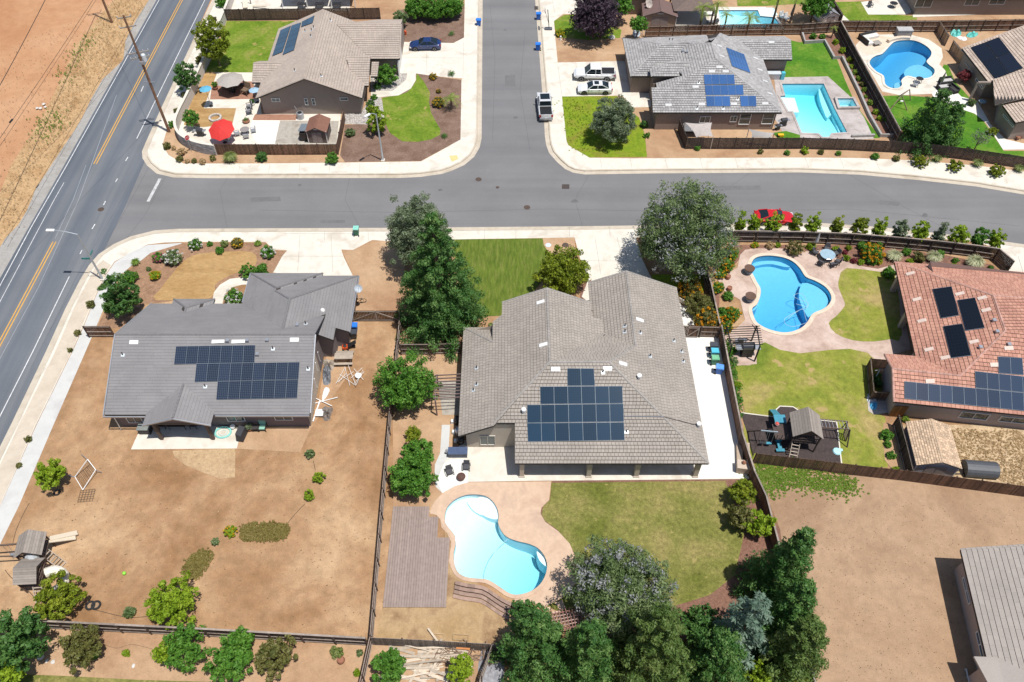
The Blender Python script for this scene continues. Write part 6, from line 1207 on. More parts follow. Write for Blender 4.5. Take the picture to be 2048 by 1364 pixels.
# ---------------------------------------------------------------- shrubs and flowers
def shr(rows, f='F', group=None):
    for x, y, r, k, fl, l_ in rows: shrub(l_, f, x, y, r, k, flower=(fl, .35) if fl else None, group=group, size=.08 if r < 15 else .10, clipped='ball' in l_ or 'clipped' in l_)
shr([(391,488,13,'green','white','white flowered bush, the leftmost along the upper edge of the left garden'), (474,486,12,'brownish','gold','gold tipped round bush at the top of the left garden'), (535,503,14,'green','white','white flowered bush nearest the left driveway'), (317,515,12,'green','pink','pink crepe myrtle beside the curved pavement'), (345,514,18,'greyg','white','wide bush dusted white next to the pink one'),
     (310,550,11,'lime','gold','small yellow green bush inside the curved bed'), (259,554,15,'green',None,'low green shrub beside the grey pavement'), (217,617,10,'green',None,'bright shrub at the foot of the dark street tree'), (496,543,17,'green',None,'clipped green hedge bush above the garage roof'), (522,541,15,'green',None,'rounded hedge bush nearest the left driveway'),
     (468,594,18,'green','white','white flowered bush in the loop of the curved path'), (439,500,9,'green',None,'low green plant in the upper bed of the left garden'), (449,487,8,'grass',None,'spiky pale plant beside the gold tipped bush'), (419,488,6,'green',None,'tiny green plant between the two flowering bushes'), (298,548-10,5,'greyg',None,'tiny grey plant in the bark bed'),
     (620,907,11,'greyg',None,'dark grey green ball shrub, top of the row on the bare left yard'), (637,955,14,'lime',None,'bright green ball shrub, second of the row'), (617,991,13,'lime',None,'bright green ball shrub, third of the row'), (461,1063,13,'lime','gold','yellow green ball shrub left of the brown ground cover'), (431,1083,9,'greyg',None,'grey spiky shrub left of the yellow green ball'), (258,1224,13,'greyg',None,'grey agave like plant between the two light green trees'),
     (252,1306,8,'lime',None,'small lime shrub in the bottom strip'), (190,1310,9,'green',None,'weedy shrub beside the white stones at lower left'), (675,1305,14,'grass',None,'spiky yellow green yucca in the bottom strip'), (719,1306,7,'greyg',None,'small grey succulent in the bottom strip'), (714,1346,8,'lime',None,'small green shrub at the bottom before the fence corner'),
     (523,313,12,'darkg',None,'dark green shrub before the brown picket fence'), (664,317,13,'green',None,'spreading green shrub before the right end of the picket fence'), (700,265,10,'greyg',None,'grey tufted shrub in the brown gravel'), (741,206,9,'darkg',None,'clipped ball shrub by the house corner'), (748,194,7,'green',None,'small shrub above the clipped ball by the house corner'), (742,222,9,'yellowg',None,'yellow green shrub behind the street light'), (755,172,8,'darkg',None,'dark shrub at the foot of the round green one'),
     (877,204,12,'brownish','gold','golden bush in the gravel left of the fan palm'), (866,153,8,'brownish','gold','yellow green bush at the top of the gravel bed'), (877,182,5,'brownish','orange','little orange brown bush in the gravel bed'),
     (1120,65,9,'lime','gold','yellow lilies at the corner of the small lawn'), (1288,248,9,'darkg',None,'dark shrub by the corner of the brown walled house'), (1293,270,7,'green',None,'ball shrub on the dirt right of the olive tree'), (1395,296,6,'green',None,'first small shrub on the dirt left along the board fence'),
     (1381,580,24,'brownish','orange','large olive brown shrub inside the curved planter wall'), (1400,612,28,'brownish',None,'big brownish shrub below the curved planter'), (1416,640,26,'brownish','orange','orange tinted shrub above the gate'), (1462,508,15,'green','gold','golden flower bush at the corner of the pink deck'), (1452,530,16,'green','orange','orange flower bush left of the kidney pool top'), (1441,548,11,'green','gold','small golden bush below the orange one'),
     (1436,575,13,'green','gold','leafy golden shrub by the dark fence'), (1457,592,11,'green',None,'green plant beside the pink seating bay'), (1444,625,14,'green',None,'green shrub in the bed left of the kidney pool'), (1464,628,17,'green','orange','blazing orange flower bush left of the kidney pool'), (1452,655,14,'green','gold','gold flowering bush above the pergola'),
     (1510,490,7,'lime','gold','small yellow shrub at the left of the street fence bed'), (1591,496,16,'brownish','straw','dry grassy shrub in the street fence bed'), (1556,490,6,'lime',None,'tiny lime shrub in the street fence bed'), (1540,490,9,'straw',None,'brown dried shrub in the street fence bed'), (1622,492,10,'lime',None,'spiky lime shrub by the folded umbrella'), (1672,498,8,'lime',None,'lime ball right of the glass table'), (1697,495,7,'yellowg',None,'small yellow green plant in the flower bed'),
     (1745,505,23,'green','orange','tall golden orange flower bush behind the red roofed house'), (1727,492,11,'green',None,'green shrub at the left of the tall golden bush'), (1694,515,8,'lime',None,'bright lime ball at the edge of the pink deck'), (1708,521,7,'redleaf',None,'small red leaved plant at the deck edge'), (1722,524,7,'lime',None,'yellow cushion plant at the deck edge'), (1691,505,6,'redleaf',None,'dark red tuft in the flower bed'), (1758,522,8,'lime','gold','yellow cushion below the tall golden bush'), (1747,526,6,'green',None,'small green ball below the tall golden bush'),
     (1813,503,9,'green',None,'green shrub left along the upper bed'), (1838,514,12,'brownish',None,'rusty green shrub between the pale grass clumps'), (1880,508,10,'green',None,'green shrub behind the second pale grass clump'), (1911,521,7,'green',None,'clipped green ball in the upper bed'), (1908,530,5,'lime',None,'tiny lime ball at the roof edge'), (1982,535,7,'green',None,'green ball at the right end of the upper bed'), (1820,522,7,'lime',None,'yellow cushion at the roof edge'), (2015,535,5,'greyg',None,'small grey shrub outside the corner of the street fence'),
     (1780,545,14,'green',None,'leafy green shrub against the corner of the red roofed house'),
     (1466,745,9,'green',None,'upper climbing plant on the fence below the wheelie bins'), (1464,700,10,'green',None,'climber beside the pergola posts'), (1475,770,10,'lime',None,'bright climber halfway down the fence'), (1478,800,9,'green',None,'lower climber on the long brown fence'), (1468,722,8,'greyg',None,'grey leaved plant beside the long brown fence'),
     (1775,870,13,'green',None,'leafy plant at the top of the bed by the tan shed fence'), (1776,888,8,'green',None,'round shrub, second in the bed by the tan shed fence'), (1783,910,9,'green',None,'round shrub, third in the bed by the tan shed fence'), (1791,938,7,'lime',None,'small shrub at the end of the bed by the tan shed fence'), (1752,762,14,'darkg',None,'dark plants inside the brown screen fence'),
     (1830,852,9,'weed',None,'weedy green clump at the wall of the red roofed house'), (1850,850,8,'weed',None,'second weedy clump along the wall'), (1812,838,8,'weed',None,'weedy tuft at the house corner'),
     (1986,262,10,'yellowg',None,'small yellow plant by the patio at the far right'), (1944,204,9,'greyg',None,'shaded plant below the dark red shrub')])
for i, (x, y) in enumerate(((229,632),(222,648))): pass
for i, (x, y, r) in enumerate(((205,573,6),(181,608,9),(155,665,7),(140,700,5),(56,878,7),(37,930,6))): shrub('%s small dry shrub from the top in the parkway beside the arterial road' % ORD[i], 'F', x, y, r, 'brownish', group='parkway shrubs')
for i, (x, y, r) in enumerate(((444,4,12),(428,38,6),(421,48,6),(400,117,7),(397,123,6),(368,190,6),(354,220,6),(344,248,8))): shrub('%s shrub from the top between the pavement and the white wall' % ORD[i], 'F', x, y, r, 'green' if i in (0,7) else 'brownish', group='shrubs outside the white wall')
for i, (x, y, r) in enumerate(((333,292,8),(362,303,9),(359,318,7),(374,322,5),(388,321,6),(405,323,7),(425,316,7),(347,296,5))): shrub('dry low shrub, %s in the row below the stone faced wall' % ORD[i], 'F', x, y, r, 'straw' if i % 2 else 'brownish', group='dry shrubs below the corner wall')
for i, (x, y, r, k) in enumerate(((1521,303,6,'brownish'),(1574,305,6,'green'),(1610,301,8,'lime'),(1642,304,6,'brownish'),(1677,306,6,'green'),(1750,312,8,'green'),(1793,316,8,'brownish'))): shrub('%s small shrub from the left in the strip below the dark pavement fence' % ORD[i], 'F', x, y, r, k, group='small shrubs by the pavement')
for i, (x, y, r) in enumerate(((1840,322,16),(1911,331,16),(1994,341,17))): shrub('%s of the three clipped olive green domes by the far right pavement' % ('left','middle','right')[i], 'F', x, y, r, 'yellowg', clipped=True, h=1.2, group='clipped domes')
for i, (x, y, r) in enumerate(((1873,322,12),(1953,332,14),(2036,342,13))): tuft('%s fountain grass between the clipped domes' % ('left','middle','right')[i], 'F', x, y, r, 'grass', group='fountain grasses')
tuft('wide pale fountain grass clump before the brown picket fence', 'F', 463,322, 19, 'grass', n=500); tuft('spiky green grass by the curved pavement', 'F', 273,528, 12, 'weed', n=300); tuft('green grass tuft beside the white flowered bush', 'F', 517,490, 10, 'weed', n=240)
for i, (x, y, r) in enumerate(((1785,518,19),(1865,521,19),(1946,532,22))): tuft('%s feathery pale grass clump behind the terracotta roof' % ('left','middle','right')[i], 'F', x, y, r, 'pale', n=600, group='pale feather grasses')
tuft('grassy plant below the conifer at the roof corner', 's', 630,690, 40, 'grass')
# bed plants beyond the straight pool
for i, (x, y, r, k) in enumerate(((90,245,24,'green'),(155,245,22,'green'),(245,285,22,'lime'),(295,340,26,'lime'),(340,405,24,'yellowg'),(350,455,18,'lime'),(375,492,24,'weed'),(400,535,20,'weed'),(425,572,20,'brownish'),(438,612,20,'weed'),(448,658,15,'weed'),(478,698,22,'weed'),(518,760,24,'lime'),(543,806,20,'lime'),(595,820,26,'green'))):
    shrub('%s plant from the top in the long bed by the diagonal fence' % ORD[i], 'e', x, y, r, k, group='bed plants by the diagonal fence')
# row of young trees along the street fence
for i, (x, y, r, k) in enumerate(((1480,447,12,'green'),(1508,449,15,'green'),(1546,449,20,'green'),(1590,449,15,'yellowg'),(1624,452,17,'green'),(1673,453,14,'yellowg'),(1718,454,17,'yellowg'),(1758,457,15,'green'),(1801,458,16,'greyg'),(1841,462,19,'green'),(1877,468,13,'greyg'),(1918,472,21,'green'),(1958,475,18,'darkg'),(1990,479,17,'green'))):
    round_tree('%s young tree from the left in the row behind the street fence' % ORD[i], 'F', x, y + 3, r * .9, 1.8, dict(green='lime', darkg='green', greyg='olive').get(k, k), 'young_tree', 'tree', size=.12, rz=1.75, group='young trees along the street fence', rough=.18)
# ground cover patches
def cover(label, f, s, kind, n, h=.12, size=.07, name='ground_cover', cat='ground cover', jt=.12):
    p = smooth_loop(L(f, s), 4); c = sum(p, Vector((0,0,0))) / len(p); poly = [(q.x, q.y) for q in p]; xs = [q.x for q in p]; ys = [q.y for q in p]; C = []
    while len(C) < n:
        x, y = random.uniform(min(xs), max(xs)), random.uniform(min(ys), max(ys))
        if inside((x, y), poly): C.append((x + random.gauss(0, jt), y + random.gauss(0, jt), h * random.uniform(.3, 1)))
    v, fc, r = cloud(np.array(C), np.full(n, .12), 14, size, updown=1.2); o = link(name, mesh_np(name, v, fc, lm(kind), r)); o['kind'] = 'stuff'; o['label'] = label; return o
cover('brown green oval ground cover mat on the bare left yard', 'F', '483,1060 490,1050 530,1047 570,1050 577,1060 570,1075 530,1082 495,1081 484,1074', 'ground', 900)
cover('smaller brown green ground cover mat below the yellow green ball', 'F', '368,1135 385,1112 405,1102 424,1105 420,1122 405,1145 385,1158 370,1150', 'ground', 600)
cover('dark shrubby vines', 'F', '1450,690 1458,685 1470,740 1478,800 1484,830 1478,832 1466,780 1455,720', 'green', 250, .5)
cover('weeds on the red field edge', 'a', '460,300 540,200 560,190 500,310 440,380 400,470 380,500 380,460', 'weed', 110, .06, .08, jt=.9); cover('green weeds in the verge', 'a', '220,830 230,700 290,690 370,670 380,680 360,770 320,810 260,840', 'weed', 120, .06, .08, jt=.8)
cover('dry verge grass', 'F', '225,5 285,2 258,42 238,78 234,118 192,157 168,195 150,233 128,268 105,300 80,340 58,377 40,420 24,445 2,470 0,400 30,340 70,280 110,200 150,130 180,80', 'straw', 1700, .05, .045, jt=.8); cover('dry weeds behind the red roofed house', 'F', '1900,860 1960,862 2048,870 2048,970 1990,955 1960,930 1905,925 1890,890', 'straw', 1500, .06, .045)
cover('green weeds below the play area fence', 'F', '1509,932 1560,934 1620,946 1700,962 1712,975 1700,986 1650,980 1600,972 1560,975 1532,990 1516,975', 'weed', 1900, .04, .07, jt=.55); cover('weeds in the corner lawn', 'F', '1126,200 1170,200 1185,240 1190,290 1180,310 1150,290 1135,250', 'lime', 260, .04, .06, jt=.6)
# single stones and pebbles
def pebbles(label, f, s, n, r0, r1, mats, each=False):
    p = L(f, s); poly = [(q.x, q.y) for q in p]; xs = [q.x for q in p]; ys = [q.y for q in p]; mb = MB(); k = 0
    while k < n:
        x, y = random.uniform(min(xs), max(xs)), random.uniform(min(ys), max(ys))
        if not inside((x, y), poly): continue
        r = random.uniform(r0, r1); a = random.random() * 3; c = Vector((x, y, .03)); q = [c + Vector((math.cos(a + i * 1.05) * r * random.uniform(.7, 1.1), math.sin(a + i * 1.05) * r * .7, 0)) for i in range(6)]
        mb.add(q + [c + Vector((0,0,r * .6 + .02))], [(i, (i+1) % 6, 6) for i in range(6)]); k += 1
    o = mb.build('pebbles', mats, kind='stuff'); o['label'] = label
PB = plain('pebble_stone', (.46,.43,.40), .9, var=.2, rnd=.4, scale=6)
pebbles('pale river pebbles', 'F', '742,150 812,147 811,160 785,181 744,181', 900, .06, .16, PB); pebbles('pale river pebbles', 'F', '691,228 722,227 735,206 742,194 760,196 768,232 733,247 690,246', 1100, .06, .16, PB); pebbles('dirt clods on the tan lot', 'F', '1560,1000 2040,1010 2040,1080 1900,1100 1930,1364 1640,1364', 700, .02, .06, plain('dirt_clod', (.16,.10,.06), .95))
pebbles('clods and twigs on the bare left yard', 'F', '140,900 690,905 770,700 740,1270 80,1230', 900, .03, .08, plain('pale_clod', (.40,.27,.16), .95, rnd=.6)); pebbles('gravel on the red field edge', 'a', '0,300 500,100 560,190 380,500 200,900 0,1100', 400, .04, .10, plain('field_clod', (.42,.24,.13), .95, rnd=.6))
def stones(rows, word):
    for i, (f, x, y, r, l_) in enumerate(rows):
        c = V(f, x, y); R = r / FR[f][2] * mpx(c); mb = MB(); mb.lathe([(R*.9,0),(R,R*.25),(R*.7,R*.55),(0,R*.65)], (0,0,0), 9); vs = [(a*(1+.2*math.sin(i*3+b*9)), b*(1+.2*math.cos(a*7)), z) for a, b, z in mb.v]; mb.v = vs
        o = mb.build('boulder', plain(word, (.55,.53,.50), .9, var=.1), local=True); o.location = c; tag(o, l_, 'rock')
stones([('a',222,650,9,'left one of five pale stones on the red field'),('a',243,650,10,'second of five pale stones on the red field'),('a',262,626,10,'upper middle of five pale stones on the red field'),('a',272,642,8,'right one of five pale stones on the red field'),('c',1700,305,28,'grey boulder below the purple tree'),('F',82,1313,7,'largest white stone by the lower left tree'),('F',94,1322,4,'small white stone beside the largest one'),('F',106,1324,4,'rightmost white stone by the lower left tree'),('F',267,1332,4,'lone white stone in the bottom strip')], 'pale_rock')
# ---------------------------------------------------------------- vehicles
TYRE = plain('tyre_rubber', (.018,.018,.02), .8); RIM = plain('wheel_rim', (.35,.36,.38), .3, .8); LAMPR = plain('red_lamp', (.40,.01,.01), .2); LAMPW = plain('clear_lamp', (.6,.62,.65), .15)
CARGLASS = plain('car_glass', (.012,.02,.026), .05, var=.1)
def paint(name, c):
    if name in MATS: return MATS[name]
    m, n, l, b = nt(name); b.inputs['Base Color'].default_value = rgb(c); b.inputs['Roughness'].default_value = .3; b.inputs['Coat Weight'].default_value = 1.0; b.inputs['Coat Roughness'].default_value = .04; b.inputs['Metallic'].default_value = .15; MATS[name] = m; return m
def interp(tab, x):
    for (a, u), (b, v) in zip(tab[:-1], tab[1:]):
        if x <= b: return u + (v - u) * (x - a) / max(1e-6, b - a)
    return tab[-1][1]
def hull(secs):
    """secs: list of (x, [(y, z) half outline from bottom centre to top centre])"""
    mb = MB(); vs = []; m = len(secs[0][1]); ring = 2 * m
    for x, h in secs: vs += [(x, -y, z) for y, z in h] + [(x, y, z) for y, z in h[::-1]]
    N = len(secs); fs = [(i*ring + a, i*ring + (a+1) % ring, (i+1)*ring + (a+1) % ring, (i+1)*ring + a) for i in range(N-1) for a in range(ring)]
    fs += [tuple(range(ring))[::-1], tuple(range((N-1)*ring, N*ring))]; mb.add(vs, fs, .5); return mb
def car(label, loc, rz, color, kind='sedan', L_=4.8, W=1.85, group=None, bed=(.02,.02,.022), sunroof=False):
    t = thing(dict(sedan='parked_car', pickup='pickup_truck', coupe='parked_car')[kind], label, dict(sedan='car', pickup='pickup truck', coupe='car')[kind], tuple(loc), rz, group); P = paint('paint_' + color[0], color[1])
    hx = L_ / 2
    if kind == 'pickup':
        belt = [(-hx,1.13),(hx-1.75,1.13),(hx-1.45,1.12),(hx-.35,1.05),(hx-.05,.85),(hx,.7)]; gh = (1.93, -hx+2.0, -hx+2.1, hx-2.35, hx-1.55); zb = .45; wr = .40
    else:
        belt = [(-hx,.82),(-hx+.25,.97),(-hx+1.1,.99),(hx-1.5,.93),(hx-.5,.76),(hx-.08,.62),(hx,.5)]; gh = (1.42 if kind == 'sedan' else 1.30, -hx+.45, -hx+1.45, hx-2.15, hx-1.35); zb = .22; wr = .34
    xs = sorted(set([b[0] for b in belt] + list(np.linspace(-hx, hx, 13))))
    secs = []
    for x in xs:
        u = abs(x) / hx; w = W / 2 * (1 - .16 * max(0, (u - .78) / .22) ** 2 * 1.6); z = interp(belt, x); zl = zb + .12 * max(0, (u - .85) / .15)
        secs.append((x, [(0, zl), (w * .86, zl), (w * .97, zl + .12), (w, (zl + z) / 2), (w * .95, z - .06), (w * .86, z), (0, z + .03)]))
    body = hull(secs).build('body', P, t, local=True, smooth=False)
    top, r0, r1, f1, f0 = gh; wt = W * .5 * (.80 if kind == 'pickup' else .68); wb_ = W * .5 * .90
    zbelt = lambda x: interp(belt, x) - .02
    def cab(sc, k): 
        z = lambda x: zbelt(x)
        return hull([(r0 + .02, [(0, z(r0)), (wb_ * sc, z(r0)), (wb_ * sc * .99, z(r0) + .02), (0, z(r0) + .02)]), (r1, [(0, z(r1)), (wb_ * sc, z(r1)), (wt * sc, top - k), (0, top - k + .03)]), (f1, [(0, z(f1)), (wb_ * sc, z(f1)), (wt * sc, top - k), (0, top - k + .03)]), (f0, [(0, z(f0)), (wb_ * sc, z(f0)), (wb_ * sc * .99, z(f0) + .02), (0, z(f0) + .02)])])
    cab(1.0, .03).build('windows', CARGLASS, t, local=True)
    rf = MB(); rf.add([(r1-.04,-wt,top-.035),(f1+.04,-wt,top-.035),(f1+.04,wt,top-.035),(r1-.04,wt,top-.035),(r1,-wt*.9,top+.03),(f1,-wt*.9,top+.03),(f1,wt*.9,top+.03),(r1,wt*.9,top+.03)], [(4,5,6,7),(0,1,5,4),(1,2,6,5),(2,3,7,6),(3,0,4,7)]); rp = rf.build('roof', P, t, local=True)
    if sunroof: MB().box(((f1+r1)/2+.15,0,top+.035), ((f1-r1)*.5,wt*1.3,.012)).build('sunroof', CARGLASS, rp, local=True)
    for s in (-1, 1):
        mx = (f1 + r1) / 2
        for pa, pb, pw_, ph in (((f0,s*wb_*.98,zbelt(f0)+.02),(f1,s*wt,top-.02),.06,.07), ((r0,s*wb_*.98,zbelt(r0)+.02),(r1,s*wt,top-.02),.07 if kind=='sedan' else .12,.09), ((mx,s*wb_,zbelt(mx)),(mx,s*wt,top-.02),.07,.05)): MB().beam(pa, pb, pw_, ph).build('pillar', P, t, local=True)
        MB().box((f0-.25,s*(W/2+.08),zbelt(f0)+.12), (.14,.20,.15)).build('mirror', P, t, local=True)
        MB().box((hx-.16,s*W*.36,interp(belt,hx-.16)-.10), (.26,.40,.14)).build('headlight', LAMPW, t, local=True)
        MB().box((-hx+.05,s*W*.40,.83 if kind!='pickup' else .95), (.12,.26,.18 if kind!='pickup' else .34)).build('tail_light', LAMPR, t, local=True)
        MB().beam((f1-.9, s*(W/2-.005), zb+.2),(f1-.9, s*(W/2*.97), zbelt(f1)-.05),.012,.02).build('door_seam', BLACK, t, local=True)
        for k in (0, 1): MB().box((r1+.45+k*1.05, s*(W/2+.0), .80 if kind!='pickup' else 1.0), (.18,.03,.03)).build('door_handle', RIM, t, local=True)
        for x in (-hx + L_ * .2, hx - L_ * .185):
            w = MB(); c = Vector((x, s*(W/2-.10), wr)); vs = []; n = 18
            for yy, r in ((-.12, wr*.9), (-.10, wr), (.10, wr), (.12, wr*.9)): vs += [(c.x + math.cos(2*PI*a/n)*r, c.y + yy*s, c.z + math.sin(2*PI*a/n)*r) for a in range(n)]
            w.add(vs, [(i*n+a, i*n+(a+1)%n, (i+1)*n+(a+1)%n, (i+1)*n+a) for i in range(3) for a in range(n)] + [tuple(range(n)), tuple(range(3*n,4*n))]); wo_ = w.build('wheel', TYRE, t, local=True)
            r = MB(); vs = [(c.x + math.cos(2*PI*a/10)*wr*(.64 if a % 2 else .60), c.y + .125*s, c.z + math.sin(2*PI*a/10)*wr*.62) for a in range(10)] + [(c.x, c.y+.10*s, c.z)]; r.add(vs, [(a,(a+1)%10,10) for a in range(10)]); r.build('rim', RIM, wo_, local=True)
            a_ = MB(); a_.tube([(c.x+math.cos(q)*wr*1.12, s*(W/2+.002), c.z+math.sin(q)*wr*1.12) for q in np.linspace(-.1,PI+.1,9)], .035, 4); a_.build('wheel_arch', BLACK, t, local=True)
    if kind == 'pickup':
        bx0, bx1 = -hx + .10, r0 - .08; MB().box(((bx0+bx1)/2,0,1.16), (bx1-bx0,W*.80,.03)).build('bed_floor', plain('bed_liner_' + color[0], bed, .5), t, local=True)
        for s in (-1, 1): MB().box(((bx0+bx1)/2,s*W*.435,1.17), (bx1-bx0+.1,.11,.09)).build('bed_rail', P, t, local=True)
        MB().box((-hx+.04,0,.88), (.07,W*.82,.56)).build('tailgate', P, t, local=True); MB().box((bx1+.02,0,1.17), (.08,W*.8,.09)).build('bed_rail', P, t, local=True)
        MB().box((-hx-.08,0,.52), (.2,W*.9,.2)).build('bumper', RIM, t, local=True)
    else:
        MB().box((-hx+.02,0,.45), (.12,W*.82,.22)).build('bumper', P, t, local=True)
    MB().box((hx-.02,0,.48), (.10,W*.55,.16)).build('grille', BLACK, t, local=True); MB().box((-hx-.03,0,.72 if kind!='pickup' else .68), (.02,.30,.15)).build('number_plate', WHITE, t, local=True)
    return t
car('dark blue sedan parked across the pale driveway', V('c',205,385), PI + .02, ('deep_blue', (.008,.03,.13)), L_=4.7)
car('white pickup truck with a black bed on the driveway of the ash grey house', V('c',1555,625), PI - .02, ('white', (.78,.79,.80)), 'pickup', 5.9, 2.0)
car('white sedan with a sunroof parked beside the white pickup truck', V('c',1560,735), PI, ('white', (.78,.79,.80)), L_=4.9, sunroof=True)
t = car('silver white pickup truck with a bed cover parked at the kerb of the side street', V('c',1160,880,KZ), PI/2 + .04, ('pearl', (.68,.69,.70)), 'pickup', 5.7, 2.0, bed=(.015,.015,.017)); MB().box((-.3+.55,0,1.97),(1.3,1.3,.02)).build('sunroof', CARGLASS, t, local=True)
car('bright red low sports car at the kerb half hidden by young trees', V('l',1085,235,KZ), -.02, ('red', (.60,.008,.012)), 'coupe', 4.7, 1.95)

# ---------------------------------------------------------------- bins
def bin_(label, loc, rz, col, lid=None, group='wheelie bins'):
    t = thing('wheelie_bin', label, 'bin', tuple(loc), rz, group); P = plain('bin_' + col[0], col[1], .5, var=.05); Q = plain('bin_lid_' + col[0], tuple(min(1, x * 1.5 + .01) for x in col[1]), .45, var=.05) if not lid else plain('lid_' + lid[0], lid[1], .5)
    mb = MB(); a, b = .24, .27; c, d = .31, .37; mb.add([(-a,-b,.08),(a,-b,.08),(a,b,.08),(-a,b,.08),(-c,-d,1.0),(c,-d,1.0),(c,d,1.0),(-c,d,1.0)], [(0,3,2,1),(0,1,5,4),(1,2,6,5),(2,3,7,6),(3,0,4,7),(4,5,6,7)]); mb.build('body', P, t, local=True)
    m = MB(); m.add([(-.34,-.40,1.0),(.34,-.40,1.0),(.34,.40,1.0),(-.34,.40,1.0),(-.30,-.34,1.08),(.30,-.34,1.08),(.30,.40,1.12),(-.30,.40,1.12)], [(4,5,6,7),(0,1,5,4),(1,2,6,5),(2,3,7,6),(3,0,4,7)]); m.build('lid', Q, t, local=True)
    for s in (-1, 1):
        w = MB(); w.tube([(s*.24,.36,.12),(s*.31,.36,.12)], .12, 10); w.build('wheel', TYRE, t, local=True)
    MB().tube([(-.22,.44,.98),(.22,.44,.98)], .025, 5).build('handle', BLACK, t, local=True); return t
BL, GR = ('blue', (.01,.12,.48)), ('green', (.015,.17,.10))
bin_('blue wheelie bin at the left kerb of the side street', V('c',633,205,KZ), PI/2, BL); bin_('upper blue wheelie bin at the right kerb by the basketball hoop', V('c',1110,155,KZ), -PI/2, BL); bin_('lower blue wheelie bin at the right kerb of the side street', V('c',1106,400,KZ), -PI/2, BL)
bin_('green wheelie bin alone on the pavement above the left driveway', V('g',1583,85), PI, ('green2', (.02,.16,.08)), ('aqua', (.25,.60,.50)))
bin_('black lidded bin, the topmost of four beside the long brown fence', V('l',625,1215), PI/2, ('black', (.03,.035,.045))); bin_('teal bin, second of four beside the long brown fence', V('l',632,1262), PI/2, ('teal', (.05,.30,.42))); bin_('green bin, third of four beside the long brown fence', V('l',635,1315), PI/2, ('green', (.03,.20,.10)), ('sage', (.16,.42,.24))); bin_('bright blue bin, lowest of four beside the long brown fence', V('n',138,400), PI/2 - .2, ('blue', (.02,.13,.50)), ('sky', (.10,.30,.75)))
bin_('blue bin against the right wall of the garage wing', V('y',500,372), PI/2, ('blue', (.01,.10,.45))); bin_('dark bin below the blue one at the garage wing', V('y',494,435), PI/2, ('black', (.025,.03,.04)))
bin_('blue bin on the pavement by the brown shed', V('d',460,150), 0, BL)

# ---------------------------------------------------------------- garden furniture
def umbrella(label, loc, r, h, colr, n=8, closed=False, tilt=(0, 0), name='patio_umbrella'):
    t = thing(name, label, 'umbrella', tuple(loc)); M_ = plain('canopy_' + colr[0], colr[1], .8, var=.06)
    MB().tube([(0,0,0),(0,0,h+.1)], .03, 6).build('pole', METAL, t, local=True); MB().lathe([(.28,0),(.28,.06),(.06,.10),(.05,.3)], n=12).build('base', BLACK, t, local=True)
    if closed: MB().lathe([(.05,h*.4),(.22,h*.5),(.15,h*.75),(.05,h)], n=9).build('canopy', M_, t, local=True); return t
    m = Matrix.Rotation(tilt[0], 3, 'X') @ Matrix.Rotation(tilt[1], 3, 'Y'); cp = MB(); 
    for i in range(n):
        a, b = 2*PI*i/n, 2*PI*(i+1)/n; ap = m @ Vector((0,0,.0)); z = -r*.30
        p, q = m @ Vector((math.cos(a)*r,math.sin(a)*r,z)), m @ Vector((math.cos(b)*r,math.sin(b)*r,z)); md = (p+q)/2*.97; o = Vector((0,0,h)); mid1, mid2 = p*.5+m@Vector((0,0,-z*.10)), q*.5+m@Vector((0,0,-z*.10))
        g = MB(); g.add([ap+o, mid1+o, p+o, md+o, q+o, mid2+o], [(0,1,5),(1,2,3),(1,3,5),(5,3,4)], i/8); g.build('canopy_panel', M_, t, local=True); MB().tube([ap+o-Vector((0,0,.02)), p+o-Vector((0,0,.03))], .014, 3).build('rib', BLACK, t, local=True)
    return t
CAN = lambda n, c: (n, c)
umbrella('red umbrella open over the corner patio', V('b',440,1140), 1.75, 2.4, CAN('red', (.56,.03,.025)), tilt=(.32,-.05))
umbrella('grey octagonal cantilever umbrella over the black dining set', V('b',510,735) , 1.95, 2.5, CAN('grey', (.36,.33,.30)))
umbrella('small turquoise umbrella on a tall pole in the dirt strip', V('b',330,850), .85, 3.0, CAN('turquoise', (.10,.36,.52))); umbrella('small pale blue umbrella at the corner of the top left house', V('b',700,820), .75, 2.2, CAN('paleblue', (.30,.45,.58)))
umbrella('closed grey umbrella beside the glass dining table', V('l',1390,450), .3, 2.6, CAN('folded', (.40,.38,.37)), closed=True)
umbrella('closed green umbrella behind the sofas by the cloud pool', V('e',945,600), .3, 2.5, CAN('olive', (.10,.14,.08)), closed=True)
umbrella('dark blue closed umbrella at the right of the pale aqua pool', V('d',1530,190), .3, 2.6, CAN('navy', (.08,.11,.14)), closed=True)
CHM = plain('dark_wicker', (.04,.036,.036), .7, var=.2); CUSH = plain('charcoal_cushion', (.07,.07,.08), .9)
def armchair(label, loc, rz, m=None, cm=None, s=1.0, name='patio_chair', cat='chair'):
    t = thing(name, label, cat, tuple(loc), rz); m = m or CHM; cm = cm or CUSH
    MB().box((0,0,.38*s), (.56*s,.56*s,.12*s)).build('seat', cm, t, local=True); MB().box((0,.30*s,.62*s), (.56*s,.10*s,.56*s), 0, ('X',-.25)).build('backrest', cm, t, local=True)
    for sx in (-1, 1):
        a = MB(); a.beam((sx*.34*s,-.34*s,.56*s),(sx*.34*s,.30*s,.60*s),.05,.05); a.build('armrest', m, t, local=True)
        for sy in (-1, 1): MB().beam((sx*.33*s,sy*.32*s,0),(sx*.32*s,sy*.28*s,.58*s),.05,.05).build('leg', m, t, local=True)
    return t
armchair('dark slatted armchair with its back to the citrus bush, left of the fire bowl', V('u',112,1175), .35); armchair('dark armchair above the fire bowl', V('u',302,1120), -.05)
fp = thing('fire_bowl', 'round rusty fire bowl on the white patio circle', 'fire pit', tuple(V('u',242,1232))); RB = plain('rusty_brown', (.16,.075,.05), .7, .3)
